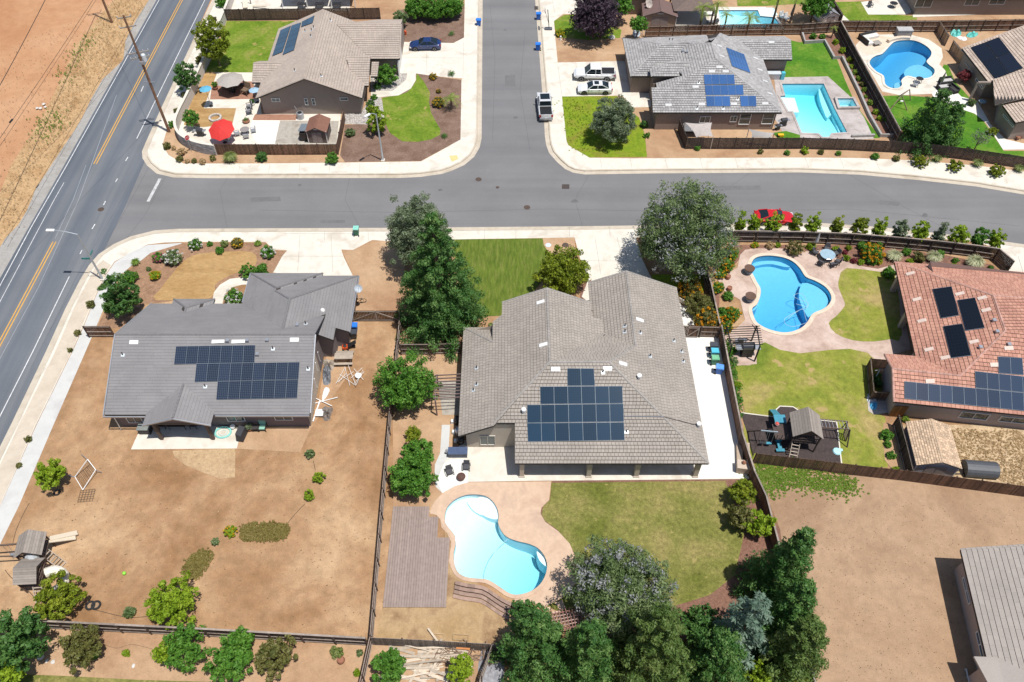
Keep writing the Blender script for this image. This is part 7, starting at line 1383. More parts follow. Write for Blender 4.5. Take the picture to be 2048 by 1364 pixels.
MB().lathe([(.22,.12),(.36,.2),(.42,.38),(.38,.38),(.30,.28),(.0,.24)], n=16).build('bowl', RB, fp, local=True); MB().lathe([(.40,.38),(.3,.5),(.12,.57),(0,.58)], n=12).build('spark_screen', plain('mesh_brown', (.10,.05,.04), .8), fp, local=True)
for i in range(3): MB().beam((.25*math.cos(i*2.1),.25*math.sin(i*2.1),.15),(.34*math.cos(i*2.1),.34*math.sin(i*2.1),0),.04).build('leg', RB, fp, local=True)
def table(label, loc, r=.6, h=.73, m=None, round_=True, w=1.6, d=.9, rz=0, name='patio_table'):
    t = thing(name, label, 'table', tuple(loc), rz); m = m or METAL
    if round_: MB().lathe([(r,h-.03),(r+.02,h-.01),(r,h),(0,h)], n=20).build('table_top', m, t, local=True)
    else: MB().box((0,0,h), (w,d,.05)).build('table_top', m, t, local=True)
    k = r*.6 if round_ else 0
    for sx in (-1,1):
        for sy in (-1,1): MB().beam((sx*(k or w*.44),sy*(k or d*.42),0),(sx*(k*.7 or w*.42),sy*(k*.7 or d*.4),h-.03),.05).build('leg', CHM, t, local=True)
    return t
GT = plain('glass_table_top', (.30,.42,.50), .08)
tb = V('l',1485,520); table('round glass dining table on the pink deck', tb, .85, m=GT)
for i, (a, w) in enumerate(((2.6,'left'),(1.3,'upper left'),(.4,'upper right'),(-.6,'right'),(-1.3,'lower'),(-2.3,'lower left'))): armchair('dark dining chair at the %s of the round glass table' % w, tb + Vector((math.cos(a)*1.35, math.sin(a)*1.35, 0)), a - PI/2)
tb = V('b',515,705); table('black dining table under the grey octagonal umbrella', tb, .8, m=BLACK)
for i, (a, w) in enumerate(((.4,'right'),(1.6,'back'),(3.3,'left'),(4.7,'front'))): armchair('black dining chair at the %s of the black table under the grey umbrella' % w, tb + Vector((math.cos(a)*1.2, math.sin(a)*1.1, 0)), a - PI/2, BLACK, BLACK)
tb = V('b',607,1070); table('round metal table right of the red umbrella', tb, .6, m=plain('grey_lattice_top', (.25,.23,.22), .6))
for w, dx, dy in (('left', -1.0, -.4), ('lower', .3, -1.0), ('right', 1.0, .3)): armchair('pale wire chair to the %s of the round metal table' % w, tb + Vector((dx,dy,0)), math.atan2(dy,dx) - PI/2, METAL, METAL)
armchair('lounge chair beneath the red umbrella edge', V('b',465,1125), 2.8, METAL, METAL, 1.2); armchair('wooden swing seat beside the black dining set', V('b',615,750), -.5, plain('brown_seat', (.16,.11,.07), .8), plain('brown_seat', (.16,.11,.07), .8), 1.7, 'wooden_bench', 'bench')
armchair('upper of two black lounge chairs by the palm pots', V('b',640,870), -1.3, BLACK, plain('grey_sling', (.2,.2,.21), .8), 1.2); armchair('lower of two black lounge chairs by the palm pots', V('b',635,910), -1.3, BLACK, plain('grey_sling', (.2,.2,.21), .8), 1.2)
def pot(label, loc, r, h, m, plant=None):
    t = thing('plant_pot', label, 'pot', tuple(loc)); MB().lathe([(r*.65,0),(r,h*.6),(r*.9,h),(r*.8,h),(r*.7,h*.85),(0,h*.85)], n=14).build('pot', m, t, local=True)
    if plant: 
        n = 26; C = lump((0,0,h+r*.8), r*1.0, r*.9, n); v, fc, rr = cloud(C, np.full(n, r*.35), 40, .07); link('plant', mesh_np('plant', v, fc, lm(plant), rr), t)
    return t
TERRA = plain('terracotta_pot', (.28,.12,.07), .8); BLUEP = plain('blue_grey_pot', (.16,.20,.26), .4)
pot('brown pot with a leafy plant on the brick patio', V('b',368,715), .35, .5, TERRA, 'green'); pot('brown pot under the cycad by the patio', V('b',612,978), .5, .35, TERRA); pot('dark leafed pot right of the white patio', V('b',665,840), .3, .4, WHITE, 'green'); pot('terracotta pot lying beside the yucca at the bottom', V('i',805,1255), .32, .5, TERRA)
for x, y, r, w, m in ((895,630,.5,'upper wide brown topped bowl on a blue pot by the kidney pool',1),(903,840,.5,'lower wide brown topped bowl on a blue pot by the kidney pool',1),(740,672,.3,'upper small pot in the pink seating bay',0),(750,760,.3,'lower small pot in the pink seating bay',0)):
    t = pot(w, V('l',x,y), r, .75 if m else .5, BLUEP if m else TERRA); 
    if m: MB().lathe([(r*1.15,.75),(r*1.2,.85),(0,.80)], n=16).build('bowl', plain('dark_bowl', (.11,.06,.04), .7), t, local=True)
# fire ring
t = thing('stone_fire_ring', 'ring of pale stones on the dirt left of the red umbrella', 'fire pit', tuple(V('b',365,950)))
for i in range(14): a = 2*PI*i/14; MB().box((math.cos(a)*.75,math.sin(a)*.75,.15), (.26,.32,.3), a).build('stone', plain('fire_ring_stone', (.50,.46,.42), .9, rnd=.2), t, local=True)
def barbecue(label, loc, rz=0, s=1.0, cover=False, name='barbecue'):
    t = thing(name, label, 'barbecue', tuple(loc), rz)
    if cover: MB().add([(-.6,-.35,0),(.6,-.35,0),(.6,.35,0),(-.6,.35,0),(-.55,-.3,.95),(.55,-.3,.95),(.5,.2,1.2),(-.5,.2,1.2)], [(0,1,5,4),(1,2,6,5),(2,3,7,6),(3,0,4,7),(4,5,6,7)]).build('cover', plain('black_cover', (.03,.032,.04), .7), t, local=True); MB().box((0,0,.05), (1.22,.72,.1)).build('hem', BLACK, t, local=True); return t
    MB().box((0,0,.45*s), (.75*s,.55*s,.8*s)).build('cabinet', BLACK, t, local=True); l = MB(); l.tube([(-.4*s,.0,.9*s),(.4*s,.0,.9*s)], .28*s, 12); l.build('hood', plain('barbecue_hood', (.10,.10,.11), .3, .5), t, local=True)
    for q in (-1,1): MB().box((q*.62*s,0,.85*s), (.42*s,.5*s,.05)).build('side_shelf', METAL, t, local=True)
    return t
barbecue('black barbecue near the curved white wall', V('b',250,1085)); barbecue('black barbecue under the dark pergola', V('n',345,262), 0, 1.5); barbecue('covered black grill at the end of the left house patio', V('g',903,1285), 1.4, cover=True); barbecue('grill with open lid beside the straight pool', V('d',1470,1070), .2); barbecue('small covered grill beside the open one at the straight pool', V('d',1425,1105), .4, .7); barbecue('round kettle grill under the dark pergola', V('n',300,180), 0, .7)
barbecue('grill by the back wall at the top right', V('e',865,85), 0, 1.1)
# covered box with rolled hose at the south west corner of the central house
t = thing('storage_box', 'dark blue covered box below the sliding window', 'storage box', tuple(V('u',205,1000))); MB().box((0,.35,.35), (1.75,.7,.7)).build('box', plain('navy_cover', (.045,.06,.10), .5), t, local=True); MB().box((0,.35,.73), (1.85,.8,.08)).build('lid', plain('blue_lid', (.07,.10,.18), .4), t, local=True); MB().tube([(-1.0,.35,.5),(-1.0,.55,.5)], .2, 12).build('reel', METAL, t, local=True)
for i, (x, y, w) in enumerate(((200,600,'upper'), (215,720,'middle'), (235,820,'lower'))):
    c = V('u', x, y); t = thing('utility_unit', '%s dark appliance in the shaded gap left of the central house' % w, 'appliance', tuple(c)); MB().lathe([(.35,0),(.38,.6),(.3,.85),(0,.95)], n=12).build('casing', BLACK if i != 1 else METAL, t, local=True); MB().box((-.5,0,.2), (.25,.3,.4)).build('meter', WHITE, t, local=True)
# hvac
t = thing('air_conditioner', 'round grey air conditioner against the gable wall of the top left house', 'air conditioner', tuple(V('b',1047,945))); MB().lathe([(.5,0),(.5,.85),(.45,.9),(0,.9)], n=18).build('casing', METAL, t, local=True); MB().lathe([(.3,.91),(.3,.93),(0,.93)], n=14).build('fan_grille', BLACK, t, local=True); MB().tube([(-.4,.5,1.0),(-.7,.6,1.5)], .04, 5).build('pipe', METAL, t, local=True)
# fan shaped table on left house patio etc.
t = thing('wicker_cabinet', 'small dark box at the left porch post', 'cabinet', tuple(V('g',335,1255))); MB().box((0,0,.4), (1.1,.7,.8)).build('box', CHM, t, local=True); MB().box((0,0,.83), (1.2,.8,.06)).build('lid', plain('grey_green_lid', (.20,.22,.21), .6), t, local=True)
t = thing('round_rug', 'ring of turquoise pool toy on the left patio', 'toy', tuple(V('g',790,1262))); MB().tube([(math.cos(a)*.75,math.sin(a)*.6,.1) for a in np.linspace(0,2*PI,22)], .10, 6).build('ring', plain('aqua_toy', (.25,.60,.55), .5), t, local=True); MB().tube([(math.cos(a)*.4,math.sin(a)*.3,.06) for a in np.linspace(0,2*PI,16)], .07, 5).build('inner_ring', plain('pale_toy', (.6,.65,.6), .5), t, local=True)
tb = V('x',0,0); tb = V('g',530,1225); table('dark dining table in the shade of the back porch', tb, w=1.8, d=1.0, m=CHM, round_=False)
for w, dx in (('left', -1.5), ('right', 1.5)): armchair('dark chair at the %s of the table under the back porch' % w, tb + Vector((dx,0,0)), -math.copysign(PI/2, dx))
armchair('brown porch chair deep in the shade by the left post', V('g',425,1225), .6, TERRA, TERRA)
armchair('dark wicker chair with a mint cushion by the covered grill', V('g',1027,1240), 0, CHM, plain('mint', (.25,.48,.38), .8), 1.15); pot('pot with a pale plant beside the mint cushion chair', V('g',950,1245), .3, .35, TERRA, 'olive'); pot('small white and brown planter at the back wall', V('g',850,1235), .25, .4, WHITE)
table('small brown side table between the plants and mint chair', V('g',990,1245), w=.7, d=.6, m=CHM, round_=False, h=.55)
# left house east side clutter
t = thing('picnic_table', 'weathered grey picnic table right of the left house', 'picnic table', tuple(V('y',407,640)), .03); PW = plain('weathered_plank', (.40,.34,.28), .9, var=.15, rnd=.25)
for i in range(5): MB().box((0,-.32+i*.165,.74), (1.9,.15,.04)).build('top_plank', PW, t, local=True)
for s in (-1,1):
    MB().box((0,s*.78,.45), (1.9,.26,.04)).build('bench', PW, t, local=True)
    for x in (-.7,.7): MB().beam((x,s*.75,0),(x,s*.25,.72),.08,.05).build('leg', POSTW, t, local=True)
    MB().beam((s*.7,-.8,.41),(s*.7,.8,.41),.05,.09).build('cross_bar', POSTW, t, local=True)
t = thing('canopy_frame', 'collapsed white folding canopy frame on the dirt', 'canopy frame', tuple(V('y',450,800))); rng = random.Random(4)
for (a, b, c, d) in ((-1.2,-.9,-.6,1.2),(-.6,1.2,.2,-1.1),(-1.1,-.6,.4,.6),(-.2,1.2,.9,-1.3),(.9,-1.3,1.3,.9),(.4,.9,1.5,-.4),(-1.0,.3,.7,-1.0),(.2,-.2,1.3,.9),(-.9,-.9,-.3,.2),(1.5,.4,.6,-.9)): MB().beam((a,b,.15+rng.random()*.5),(c,d,.1+rng.random()*.5),.03).build('bar', WHITE, t, local=True)
MB().lathe([(.3,.2),(.35,.4),(0,.5)], (.95,.05,0), 8).build('crumpled_cover', WHITE, t, local=True)
def tarp(label, f, s, mat, h=.35, name='tarpaulin', cat='tarpaulin'):
    p = L(f, s); c = sum(p, Vector((0,0,0))) / len(p); mb = MB(); q = smooth_loop(p, 3); n = len(q); vs = [(v.x, v.y, .02) for v in q]; 
    for k, u in enumerate((.75, .45, .15)): vs += [(c.x + (v.x - c.x) * u, c.y + (v.y - c.y) * u, h * (.6 + .4 * math.sin(i * 2.3 + k)) ) for i, v in enumerate(q)]
    fs = [(r*n+i, r*n+(i+1)%n, (r+1)*n+(i+1)%n, (r+1)*n+i) for r in range(3) for i in range(n)] + [tuple(range(3*n, 4*n))]; mb.add(vs, fs); o = mb.mesh(name, mat, (c, 0)); ob = bpy.data.objects.new(name, o); COL.objects.link(ob); ob.location = c; tag(ob, label, cat); return ob
GT2 = plain('grey_tarp', (.16,.17,.19), .5, var=.3, scale=5)
tarp('crumpled grey tarpaulin along the right wall of the left house', 'y', '215,700 270,690 280,760 275,850 215,860 205,780', GT2, .4); tarp('white cloth heap below the grey tarpaulin', 'y', '220,895 260,890 265,930 215,1005 200,1000', WHITE, .2, 'cloth_heap', 'cloth'); tarp('pale rubble of stacked boards at the top of the tarpaulin', 'y', '215,640 310,645 320,690 285,735 260,690 215,690', PW, .5, 'board_pile', 'boards')
tarp('grey folded wagon cover by the corner of the left house', 'y', '210,1070 300,1075 280,1140 270,1180 225,1190 205,1150', plain('worn_grey', (.22,.19,.17), .8), .6, 'cart_cover', 'cover')
t = thing('white_frame', 'small white chair frame on the weeds at the left house corner', 'frame', tuple(V('y',180,1130))); MB().box((0,0,.3), (.8,.8,.05)).build('panel', WHITE, t, local=True); MB().beam((-.5,-.9,.1),(-.2,1.6,.1),.12).build('rail', WHITE, t, local=True)
t = thing('plastic_pipes', 'crossed white pipes beside the white cloth heap', 'pipes', tuple(V('y',220,1020))); MB().beam((-.9,-.2,.1),(1.3,.5,.15),.07).build('pipe', WHITE, t, local=True); MB().beam((-.8,.3,.2),(.9,-.6,.2),.07).build('pipe', WHITE, t, local=True)
def bike(label, loc, rz, m=None):
    t = thing('bicycle', label, 'bicycle', tuple(loc), rz); m = m or BLACK
    for x in (-.5,.5): w = MB(); w.tube([(x+math.cos(a)*.31,0,.33+math.sin(a)*.31) for a in np.linspace(0,2*PI,16)], .03, 5); w.build('wheel', TYRE, t, local=True)
    f_ = MB(); f_.beam((-.5,0,.33),(-.1,0,.75),.04); f_.beam((-.1,0,.75),(.4,0,.8),.04); f_.beam((.4,0,.85),(.5,0,.33),.04); f_.beam((-.1,0,.3),(.4,0,.75),.04); f_.beam((-.5,0,.33),(-.1,0,.3),.04); f_.build('frame', m, t, local=True); MB().box((-.15,0,.85), (.22,.12,.05)).build('saddle', BLACK, t, local=True); MB().beam((.4,-.25,.95),(.4,.25,.95),.03).build('handlebar', METAL, t, local=True); return t
t = thing('lawn_mower', 'orange and black mower below the garage wing wall', 'mower', tuple(V('y',440,530)), .2); MB().box((-.3,0,.28), (.55,.5,.3)).build('deck', plain('orange_paint', (.55,.08,.02), .4), t, local=True); MB().lathe([(.2,.4),(.18,.55),(0,.6)], (-.3,0,0), 10).build('engine', BLACK, t, local=True); MB().beam((-.05,0,.4),(.9,0,.9),.5,.04).build('handle', BLACK, t, local=True); MB().lathe([(.16,.02),(.18,.3),(0,.32)], (.6,0,0), 9).build('bucket', BLACK, t, local=True)
for x in (-.55,-.05):
    for s in (-1,1): MB().tube([(x,s*.27,.12),(x,s*.33,.12)], .12, 9).build('wheel', TYRE, t, local=True)
bike('dark bicycle lying by the garage wing above the double gate', V('y',540,125), .3); bike('bicycle leaning inside the brown fence above the green tree', V('j',140,840), 1.4, METAL)
# dishes
def dish(label, loc, rz, r=.55, col=None, h=1.0):
    t = thing('satellite_dish', label, 'satellite dish', tuple(loc), rz); m = col or plain('dish_grey', (.42,.47,.52), .5); mb = MB(); mb.lathe([(0,-.12),(r*.5,-.08),(r,.06),(r*1.02,.08),(r*.5,-.05),(0,-.09)], n=20); R = Matrix.Rotation(.75, 3, 'X'); mb.v = [tuple(R @ Vector(v) + Vector((0,0,h))) for v in mb.v]; mb.build('dish', m, t, local=True)
    MB().tube([(0,0,0),(0,.08,h)], .035, 6).build('mast', METAL, t, local=True); MB().beam((0,.1,h-.1),(0,-.6,h+.5),.03).build('feed_arm', METAL, t, local=True); return t
dish('pale grey satellite dish at the right eave of the garage wing', V('x',1905,270,2.6), .3, .42, h=.4); dish('satellite dish lying by the ladder behind the ash grey roof', V('d',222,305), .2, .6, h=.4)
for x, y, w in ((325,55,'upper'),(328,80,'lower')): dish('%s brownish dish of the pair on the pole beside the brown shed' % w, V('d',x-5,y+40,1.2), .1, .5, plain('dish_beige', (.42,.36,.32), .6), 1.5)
dish('pale blue dish right of the pair by the brown shed', V('d',365,100,1.0), -.3, .4, h=1.2)
# sheds
def shed(label, c, w, d, hw, hr, rz, roofm, wallm, shingles=None, name='garden_shed', cat='shed', hip=False, door=True):
    t = thing(name, label, cat, tuple(c), rz); o = .18; x, y = w/2, d/2
    mb = MB(); mb.add([(-x,-y,0),(x,-y,0),(x,y,0),(-x,y,0),(-x,-y,hw),(x,-y,hw),(x,y,hw),(-x,y,hw),(0,-y,hr-.08),(0,y,hr-.08)], [(0,1,5,8,4),(1,2,6,5),(2,3,7,9,6),(3,0,4,7)]); mb.build('wall', wallm, t, local=True)
    a = (hr-hw)/x; zl = hw - a*o; f1 = [Vector((0,-y-o,hr)), Vector((x+o,-y-o,zl)), Vector((x+o,y+o,zl)), Vector((0,y+o,hr))]; f2 = [Vector((0,y+o,hr)), Vector((-x-o,y+o,zl)), Vector((-x-o,-y-o,zl)), Vector((0,-y-o,hr))]
    mb = MB()
    for f in (f1, f2): mb.slab(f, .08)
    r = mb.build('roof', roofm, t, local=True)
    if shingles:
        LOCs = LOC.get(r.name); LOC[r.name] = (Vector((0,0,0)), 0); lay_tiles(r, [[p + Vector((0,0,.02)) for p in f] for f in (f1, f2)], roofm, shingles, .22, .025, 0); LOC[r.name] = LOCs
    MB().beam((0,-y-o,hr+.02),(0,y+o,hr+.02),.14,.05).build('ridge', roofm, t, local=True)
    if door:
        for s in (-1,1): MB().box((s*w*.13,-y-.015,hw*.47), (w*.24,.03,hw*.85)).build('door', plain('shed_door', (.24,.21,.21), .6), t, local=True)
        MB().box((0,-y-.03,hw+(hr-hw)*.45), (w*.2,.03,.12)).build('vent', WHITE, t, local=True)
    for s in (-1,1): MB().box((s*x,-y,hw/2), (.09,.09,hw)).build('corner_trim', WHITE, t, local=True); MB().beam((0,-y-o-.01,hr-.03),(s*(x+o),-y-o-.01,zl-.03),.04,.1).build('rake_trim', DTRIM, t, local=True)
    return t
c = (V('b',1110,1145) + V('b',1270,1145)) / 2 + Vector((0,1.4,0)); shed('small shed with a reddish brown roof inside the picket fence', c, 2.5, 2.8, 1.9, 2.5, -.03, plain('rust_roof', (.20,.095,.065), .8, var=.15), plain('shed_brown', (.13,.105,.10), .8))
t = thing('log_store', 'dark lean-to box beside the reddish brown shed', 'storage box', tuple(V('b',1075,1120))); MB().box((0,.3,.6), (.9,1.2,1.2)).build('box', BLACK, t, local=True); MB().box((0,.9,1.35), (1.0,2.2,.08), 0, ('X',-.2)).build('lid', plain('grey_blue_lid', (.16,.19,.22), .6), t, local=True)
c = V('o',690,1145); shed('tan shingled shed with grey siding beside the straw weeds', c + Vector((.1,2.0,0)), 3.7, 4.4, 2.0, 2.75, -.10, RT_S, plain('grey_siding', (.30,.31,.35), .8, var=.05), .3)
c = V('e',175,155); shed('little grey roofed playhouse at the top by the dark fence', c + Vector((0,1.2,0)), 2.6, 3.4, 1.4, 2.1, .25, plain('playhouse_roof', (.22,.22,.24), .8), WHITE)
c = V('d',420,250); shed('brown shed with a shallow roof behind the ash grey tiled house', c + Vector((0,2.0,0)), 5.0, 3.6, 2.1, 2.9, -.05, plain('maroon_brown_roof', (.15,.095,.085), .9, var=.12), plain('shed_tan', (.32,.25,.19), .9))
c = V('d',690,190); t = thing('gazebo', 'dark brown roofed gazebo between the two left palms', 'gazebo', tuple(c)); MB().add([(-3.2,-1.2,2.5),(3.2,-1.2,2.5),(3.2,4.5,2.5),(-3.2,4.5,2.5),(0,1.6,3.8)], [(0,1,4),(1,2,4),(2,3,4),(3,0,4)]).build('roof', plain('gazebo_roof', (.15,.11,.095), .9, var=.15), t, local=True)
for sx in (-2.9,2.9):
    for sy in (-.9,4.2): MB().box((sx,sy,1.25), (.2,.2,2.5)).build('post', POSTW, t, local=True)
for i, (x, y) in enumerate(((870,200),(850,130))):
    t = thing('sun_lounger', '%s lounger beside the dark gazebo and the pale aqua pool' % ('lower','upper')[i], 'sun lounger', tuple(V('d',x,y)), .1); MB().box((0,0,.35), (1.9,.7,.12)).build('mattress', plain('grey_mattress', (.24,.24,.25), .9) if i == 0 else WHITE, t, local=True); MB().box((.7,0,.5), (.6,.7,.1), 0, ('Y',-.5)).build('backrest', CUSH, t, local=True)
for i, (x, y) in enumerate(((1465,165),(1500,180))):
    armchair('%s white lounge chair right of the pale aqua pool' % ('left','right')[i], V('d',x,y), .5, WHITE, WHITE, 1.3)
t = thing('ladder', 'aluminium ladder leaning behind the ash grey roof', 'ladder', tuple(V('d',285,315))); 
for s in (-.22,.22): MB().beam((s,0,0),(s,1.0,2.6),.05).build('rail', METAL, t, local=True)
for k in range(8): MB().beam((-.22,.11*k+.1,.3*k+.25),(.22,.11*k+.1,.3*k+.25),.035).build('rung', METAL, t, local=True)
# covered trailer
c = V('o',1110,1190); t = thing('covered_trailer', 'dark grey round topped cover beside the tan shed', 'trailer', tuple(c), -.09); mb = MB(); n = 10; L2_ = 1.45; vs = []
for x in (-L2_, L2_): vs += [(x, .85 + math.cos(PI*i/n)*.85, .35 + math.sin(PI*i/n)*.85) for i in range(n+1)]
mb.add(vs, [(i,i+1,n+2+i,n+1+i) for i in range(n)] + [tuple(range(n+1)), tuple(range(n+1,2*n+2))[::-1]]); mb.build('cover', plain('charcoal_cover', (.075,.08,.09), .5, var=.1), t, local=True); MB().box((0,.85,.2), (2.8,1.6,.3)).build('chassis', BLACK, t, local=True); MB().beam((-1.4,.85,.3),(-2.2,.4,.8),.06).build('strut', BLACK, t, local=True); MB().beam((-1.4,.4,.2),(-2.4,.3,.2),.06).build('strut', BLACK, t, local=True)
# pergolas
def pergola(label, pts, z, nb, mat, along=0, posts=True, bw=.06, bh=.14, over=.2, name='pergola', cat='pergola'):
    a, b, c, d = pts; t = thing(name, label, cat, tuple((a + c) / 2)); Z = Vector((0,0,z))
    if posts:
        for i, p in enumerate(pts): MB().box(p + Z / 2, (.13,.13,z)).build('post', mat, t)
    MB().beam(a + Z, b + Z, .08, .16).build('beam', mat, t); MB().beam(d + Z, c + Z, .08, .16).build('beam', mat, t)
    for i in range(nb):
        u = (i + .5) / nb; p = a.lerp(b, u); q = d.lerp(c, u); e = (q - p).normalized() * over; MB().beam(p - e + Z + Vector((0,0,.14)), q + e + Z + Vector((0,0,.14)), bw, bh).build('slat', mat, t)
    return t
PGM = plain('purple_brown_wood', (.20,.14,.13), .8, var=.15)
sl_ = L('j','350,968 478,962 472,1100 342,1105', 2.5); pg = [Vector((p.x,p.y,0)) for p in sl_]
pergola('slatted brown pergola between the green tree and the central house', [pg[0],pg[3],pg[2],pg[1]], 2.5, 8, PGM)
sheet('pergola_floor', L('j','355,1000 470,1000 478,1180 380,1180'), Z2, OLDSLAB)
sl_ = L('l','735,1040 960,1030 985,1185 770,1190', 2.5); pg = [Vector((p.x,p.y,0)) for p in sl_]; BMET = plain('black_steel', (.025,.025,.028), .4, .5)
sheet('pergola_floor', L('l','700,1060 930,1060 960,1320 790,1335'), Z4, STAMPP)
t = pergola('black steel pergola with a curved front over the barbecue', [pg[0],pg[3],pg[2],pg[1]], 2.5, 9, BMET, bw=.05, bh=.07, over=.3)
MB().tube(smooth_loop([V('l',925,1020,2.6), V('l',965,1080,2.75), V('l',985,1185,2.6)], 5, False), .05, 6).build('curved_beam', BMET, t)
sl_ = L('k','940,1010 1120,975 1130,1060 975,1095', 1.9); pg = [Vector((p.x,p.y,0)) for p in sl_]; RDW = plain('reddish_lattice', (.24,.12,.10), .8, var=.2)
t = pergola('reddish lattice pergola beside the round end of the pool deck', pg, 1.9, 10, RDW, bw=.07, bh=.07)
for u in (.2,.4,.6,.8): MB().beam(pg[0].lerp(pg[3],u) + Vector((0,0,2.0)), pg[1].lerp(pg[2],u) + Vector((0,0,2.0)), .08).build('cross_slat', plain('pale_lattice', (.38,.27,.23), .8), t)
# pool-side stepping stones
for i, s in enumerate(('915,975 955,965 960,985 922,995', '965,990 1010,985 1012,1005 970,1010', '980,945 1020,930 1040,975 1010,985')):
    p = L('k', s); mb = MB(); mb.prism(p, 0, .05); o = mb.build('stepping_stone', STAMP); tag(o, '%s pale stepping slab between pool deck and lattice pergola' % ('left','lower','right')[i], 'paving slab', 'stepping slabs')
# shade structure behind the top left fence
c = V('F',640,12); t = thing('shade_canopy', 'grey white fabric canopy over a patio behind the top left house', 'canopy', tuple(c)); 
for i in range(3): MB().box((-3.9 + i * 3.9, 1.2, 2.5 + .08 * i), (3.7,3.6,.06), 0, ('X',.06)).build('fabric', plain('canopy_grey', (.52,.53,.55), .9, var=.05), t, local=True)
for x in (-5.8,-1.9,2.0,5.8): MB().box((x,-.5,1.25), (.12,.12,2.5)).build('post', WHITE, t, local=True)
for i, x in enumerate((605,640,675)): table('dark table, %s under the grey white canopy' % ORD[i], V('F',x,16), w=1.3, d=.8, m=BLACK, round_=False)
t = thing('play_slide', 'cream slide and climbing frame behind the top left fence', 'slide', tuple(V('F',492,14))); MB().box((0,0,.9), (.7,2.2,.12), .2, ('X',.5)).build('chute', plain('cream_plastic', (.62,.55,.44), .5), t, local=True); MB().beam((1.2,-.2,.3),(3.5,-.6,.5),.3,.1).build('beam', plain('cream_plastic', (.6,.5,.4), .5), t, local=True)
for x in (-.5,.6): MB().beam((x,1.0,0),(x,1.0,2.2),.12).build('post', POSTW, t, local=True)
# shade sails
def sail(label, pts, mat):
    a = [Vector(p) for p in pts]; n = 8; mb = MB(); t = thing('shade_sail', label, 'shade sail', (a[0].x, a[0].y, 0)); vs = []; c = sum(a, Vector((0,0,0))) / len(a)
    if len(a) == 3: a.append(a[2].lerp(a[0], .5))
    for i in range(n + 1):
        for j in range(n + 1):
            u, v = i / n, j / n; p = (a[0] * (1-u) + a[1] * u) * (1-v) + (a[3] * (1-u) + a[2] * u) * v; e = math.sin(PI*u) * (1 if v in (0,) else 1); k = .16 * (math.sin(PI*u) * (2*v-1)**6 + math.sin(PI*v) * (2*u-1)**6); vs.append(p.lerp(c, k))
    mb.add(vs, [(i*(n+1)+j, (i+1)*(n+1)+j, (i+1)*(n+1)+j+1, i*(n+1)+j+1) for i in range(n) for j in range(n)]); mb.build('sail', mat, t)
    for p in pts: MB().tube([(p[0],p[1],0), tuple(p)], .05, 6).build('post', METAL, t)
    return t
SAIL = plain('cream_sail', (.62,.58,.54), .9, var=.04)
sail('pale grey shade sail between the brown walled house and the board fence', [V('d',640,1045,2.6), V('d',868,1045,2.6), V('d',880,1165,2.0), V('d',735,1170,1.6)], plain('beige_sail', (.42,.375,.35), .9)); sail('white triangular shade sail by the board fence', [V('d',1185,1100,2.3), V('d',1400,1135,2.0), V('d',1385,1180,1.4), V('d',1205,1175,1.2)], SAIL)
t = thing('spa_tub', 'dark square covered hot tub inside the board fence corner', 'hot tub', tuple(V('d',690,1150))); MB().box((0,.5,.45), (2.0,2.0,.9)).build('cabinet', DTRIM, t, local=True); MB().box((0,.5,.95), (2.1,2.1,.1)).build('cover', plain('slate_cover', (.16,.165,.175), .6), t, local=True); MB().box((.2,0,1.03), (.7,.5,.06)).build('towel', WHITE, t, local=True)
t = thing('toy_truck', 'small yellow toy on the green patch by the straight pool', 'toy', tuple(V('d',1452,1165))); MB().box((0,0,.22), (.75,.4,.3)).build('body', plain('toy_yellow', (.75,.45,.02), .4), t, local=True); MB().box((-.3,0,.2), (.3,.42,.2)).build('wheels', BLACK, t, local=True)
# basketball hoop
b0_ = V('c',1190,235); t = thing('basketball_hoop', 'portable basketball hoop on the pavement of the side street', 'basketball hoop', tuple(b0_)); MB().box((0,0,.12), (1.15,.6,.24)).build('base', plain('hoop_base', (.10,.11,.13), .6), t, local=True); MB().tube([(.1,0,.2),(-.2,0,3.2)], .06, 7).build('pole', BLACK, t, local=True); MB().beam((-.0,0,1.0),(-.55,0,2.9),.05).build('strut', BLACK, t, local=True); MB().box((-.6,0,3.2), (.05,1.2,.8)).build('backboard', plain('clear_backboard', (.5,.52,.55), .3), t, local=True); MB().tube([(-.85+math.cos(a)*.23,math.sin(a)*.23,2.95) for a in np.linspace(0,2*PI,14)], .015, 4).build('rim', plain('hoop_orange', (.6,.12,.02), .5), t, local=True)
t = thing('fire_hydrant', 'orange red hydrant like post by the top left garage corner', 'post', tuple(V('c',45,280))); MB().lathe([(.15,0),(.15,.5),(.2,.52),(.16,.7),(0,.78)], n=10).build('body', plain('hydrant_orange', (.6,.09,.02), .5), t, local=True); MB().tube([(-.22,0,.45),(.22,0,.45)], .06, 7).build('outlet', plain('hydrant_orange', (.6,.09,.02), .5), t, local=True)
t = thing('garden_post', 'white garden ornament beside the yellow lilies', 'ornament', tuple(V('c',1288,320))); MB().lathe([(.14,0),(.1,.4),(.14,.6),(0,.7)], n=8).build('body', WHITE, t, local=True); MB().lathe([(.2,0),(.2,.06),(0,.06)], n=8).build('base', CONC, t, local=True)
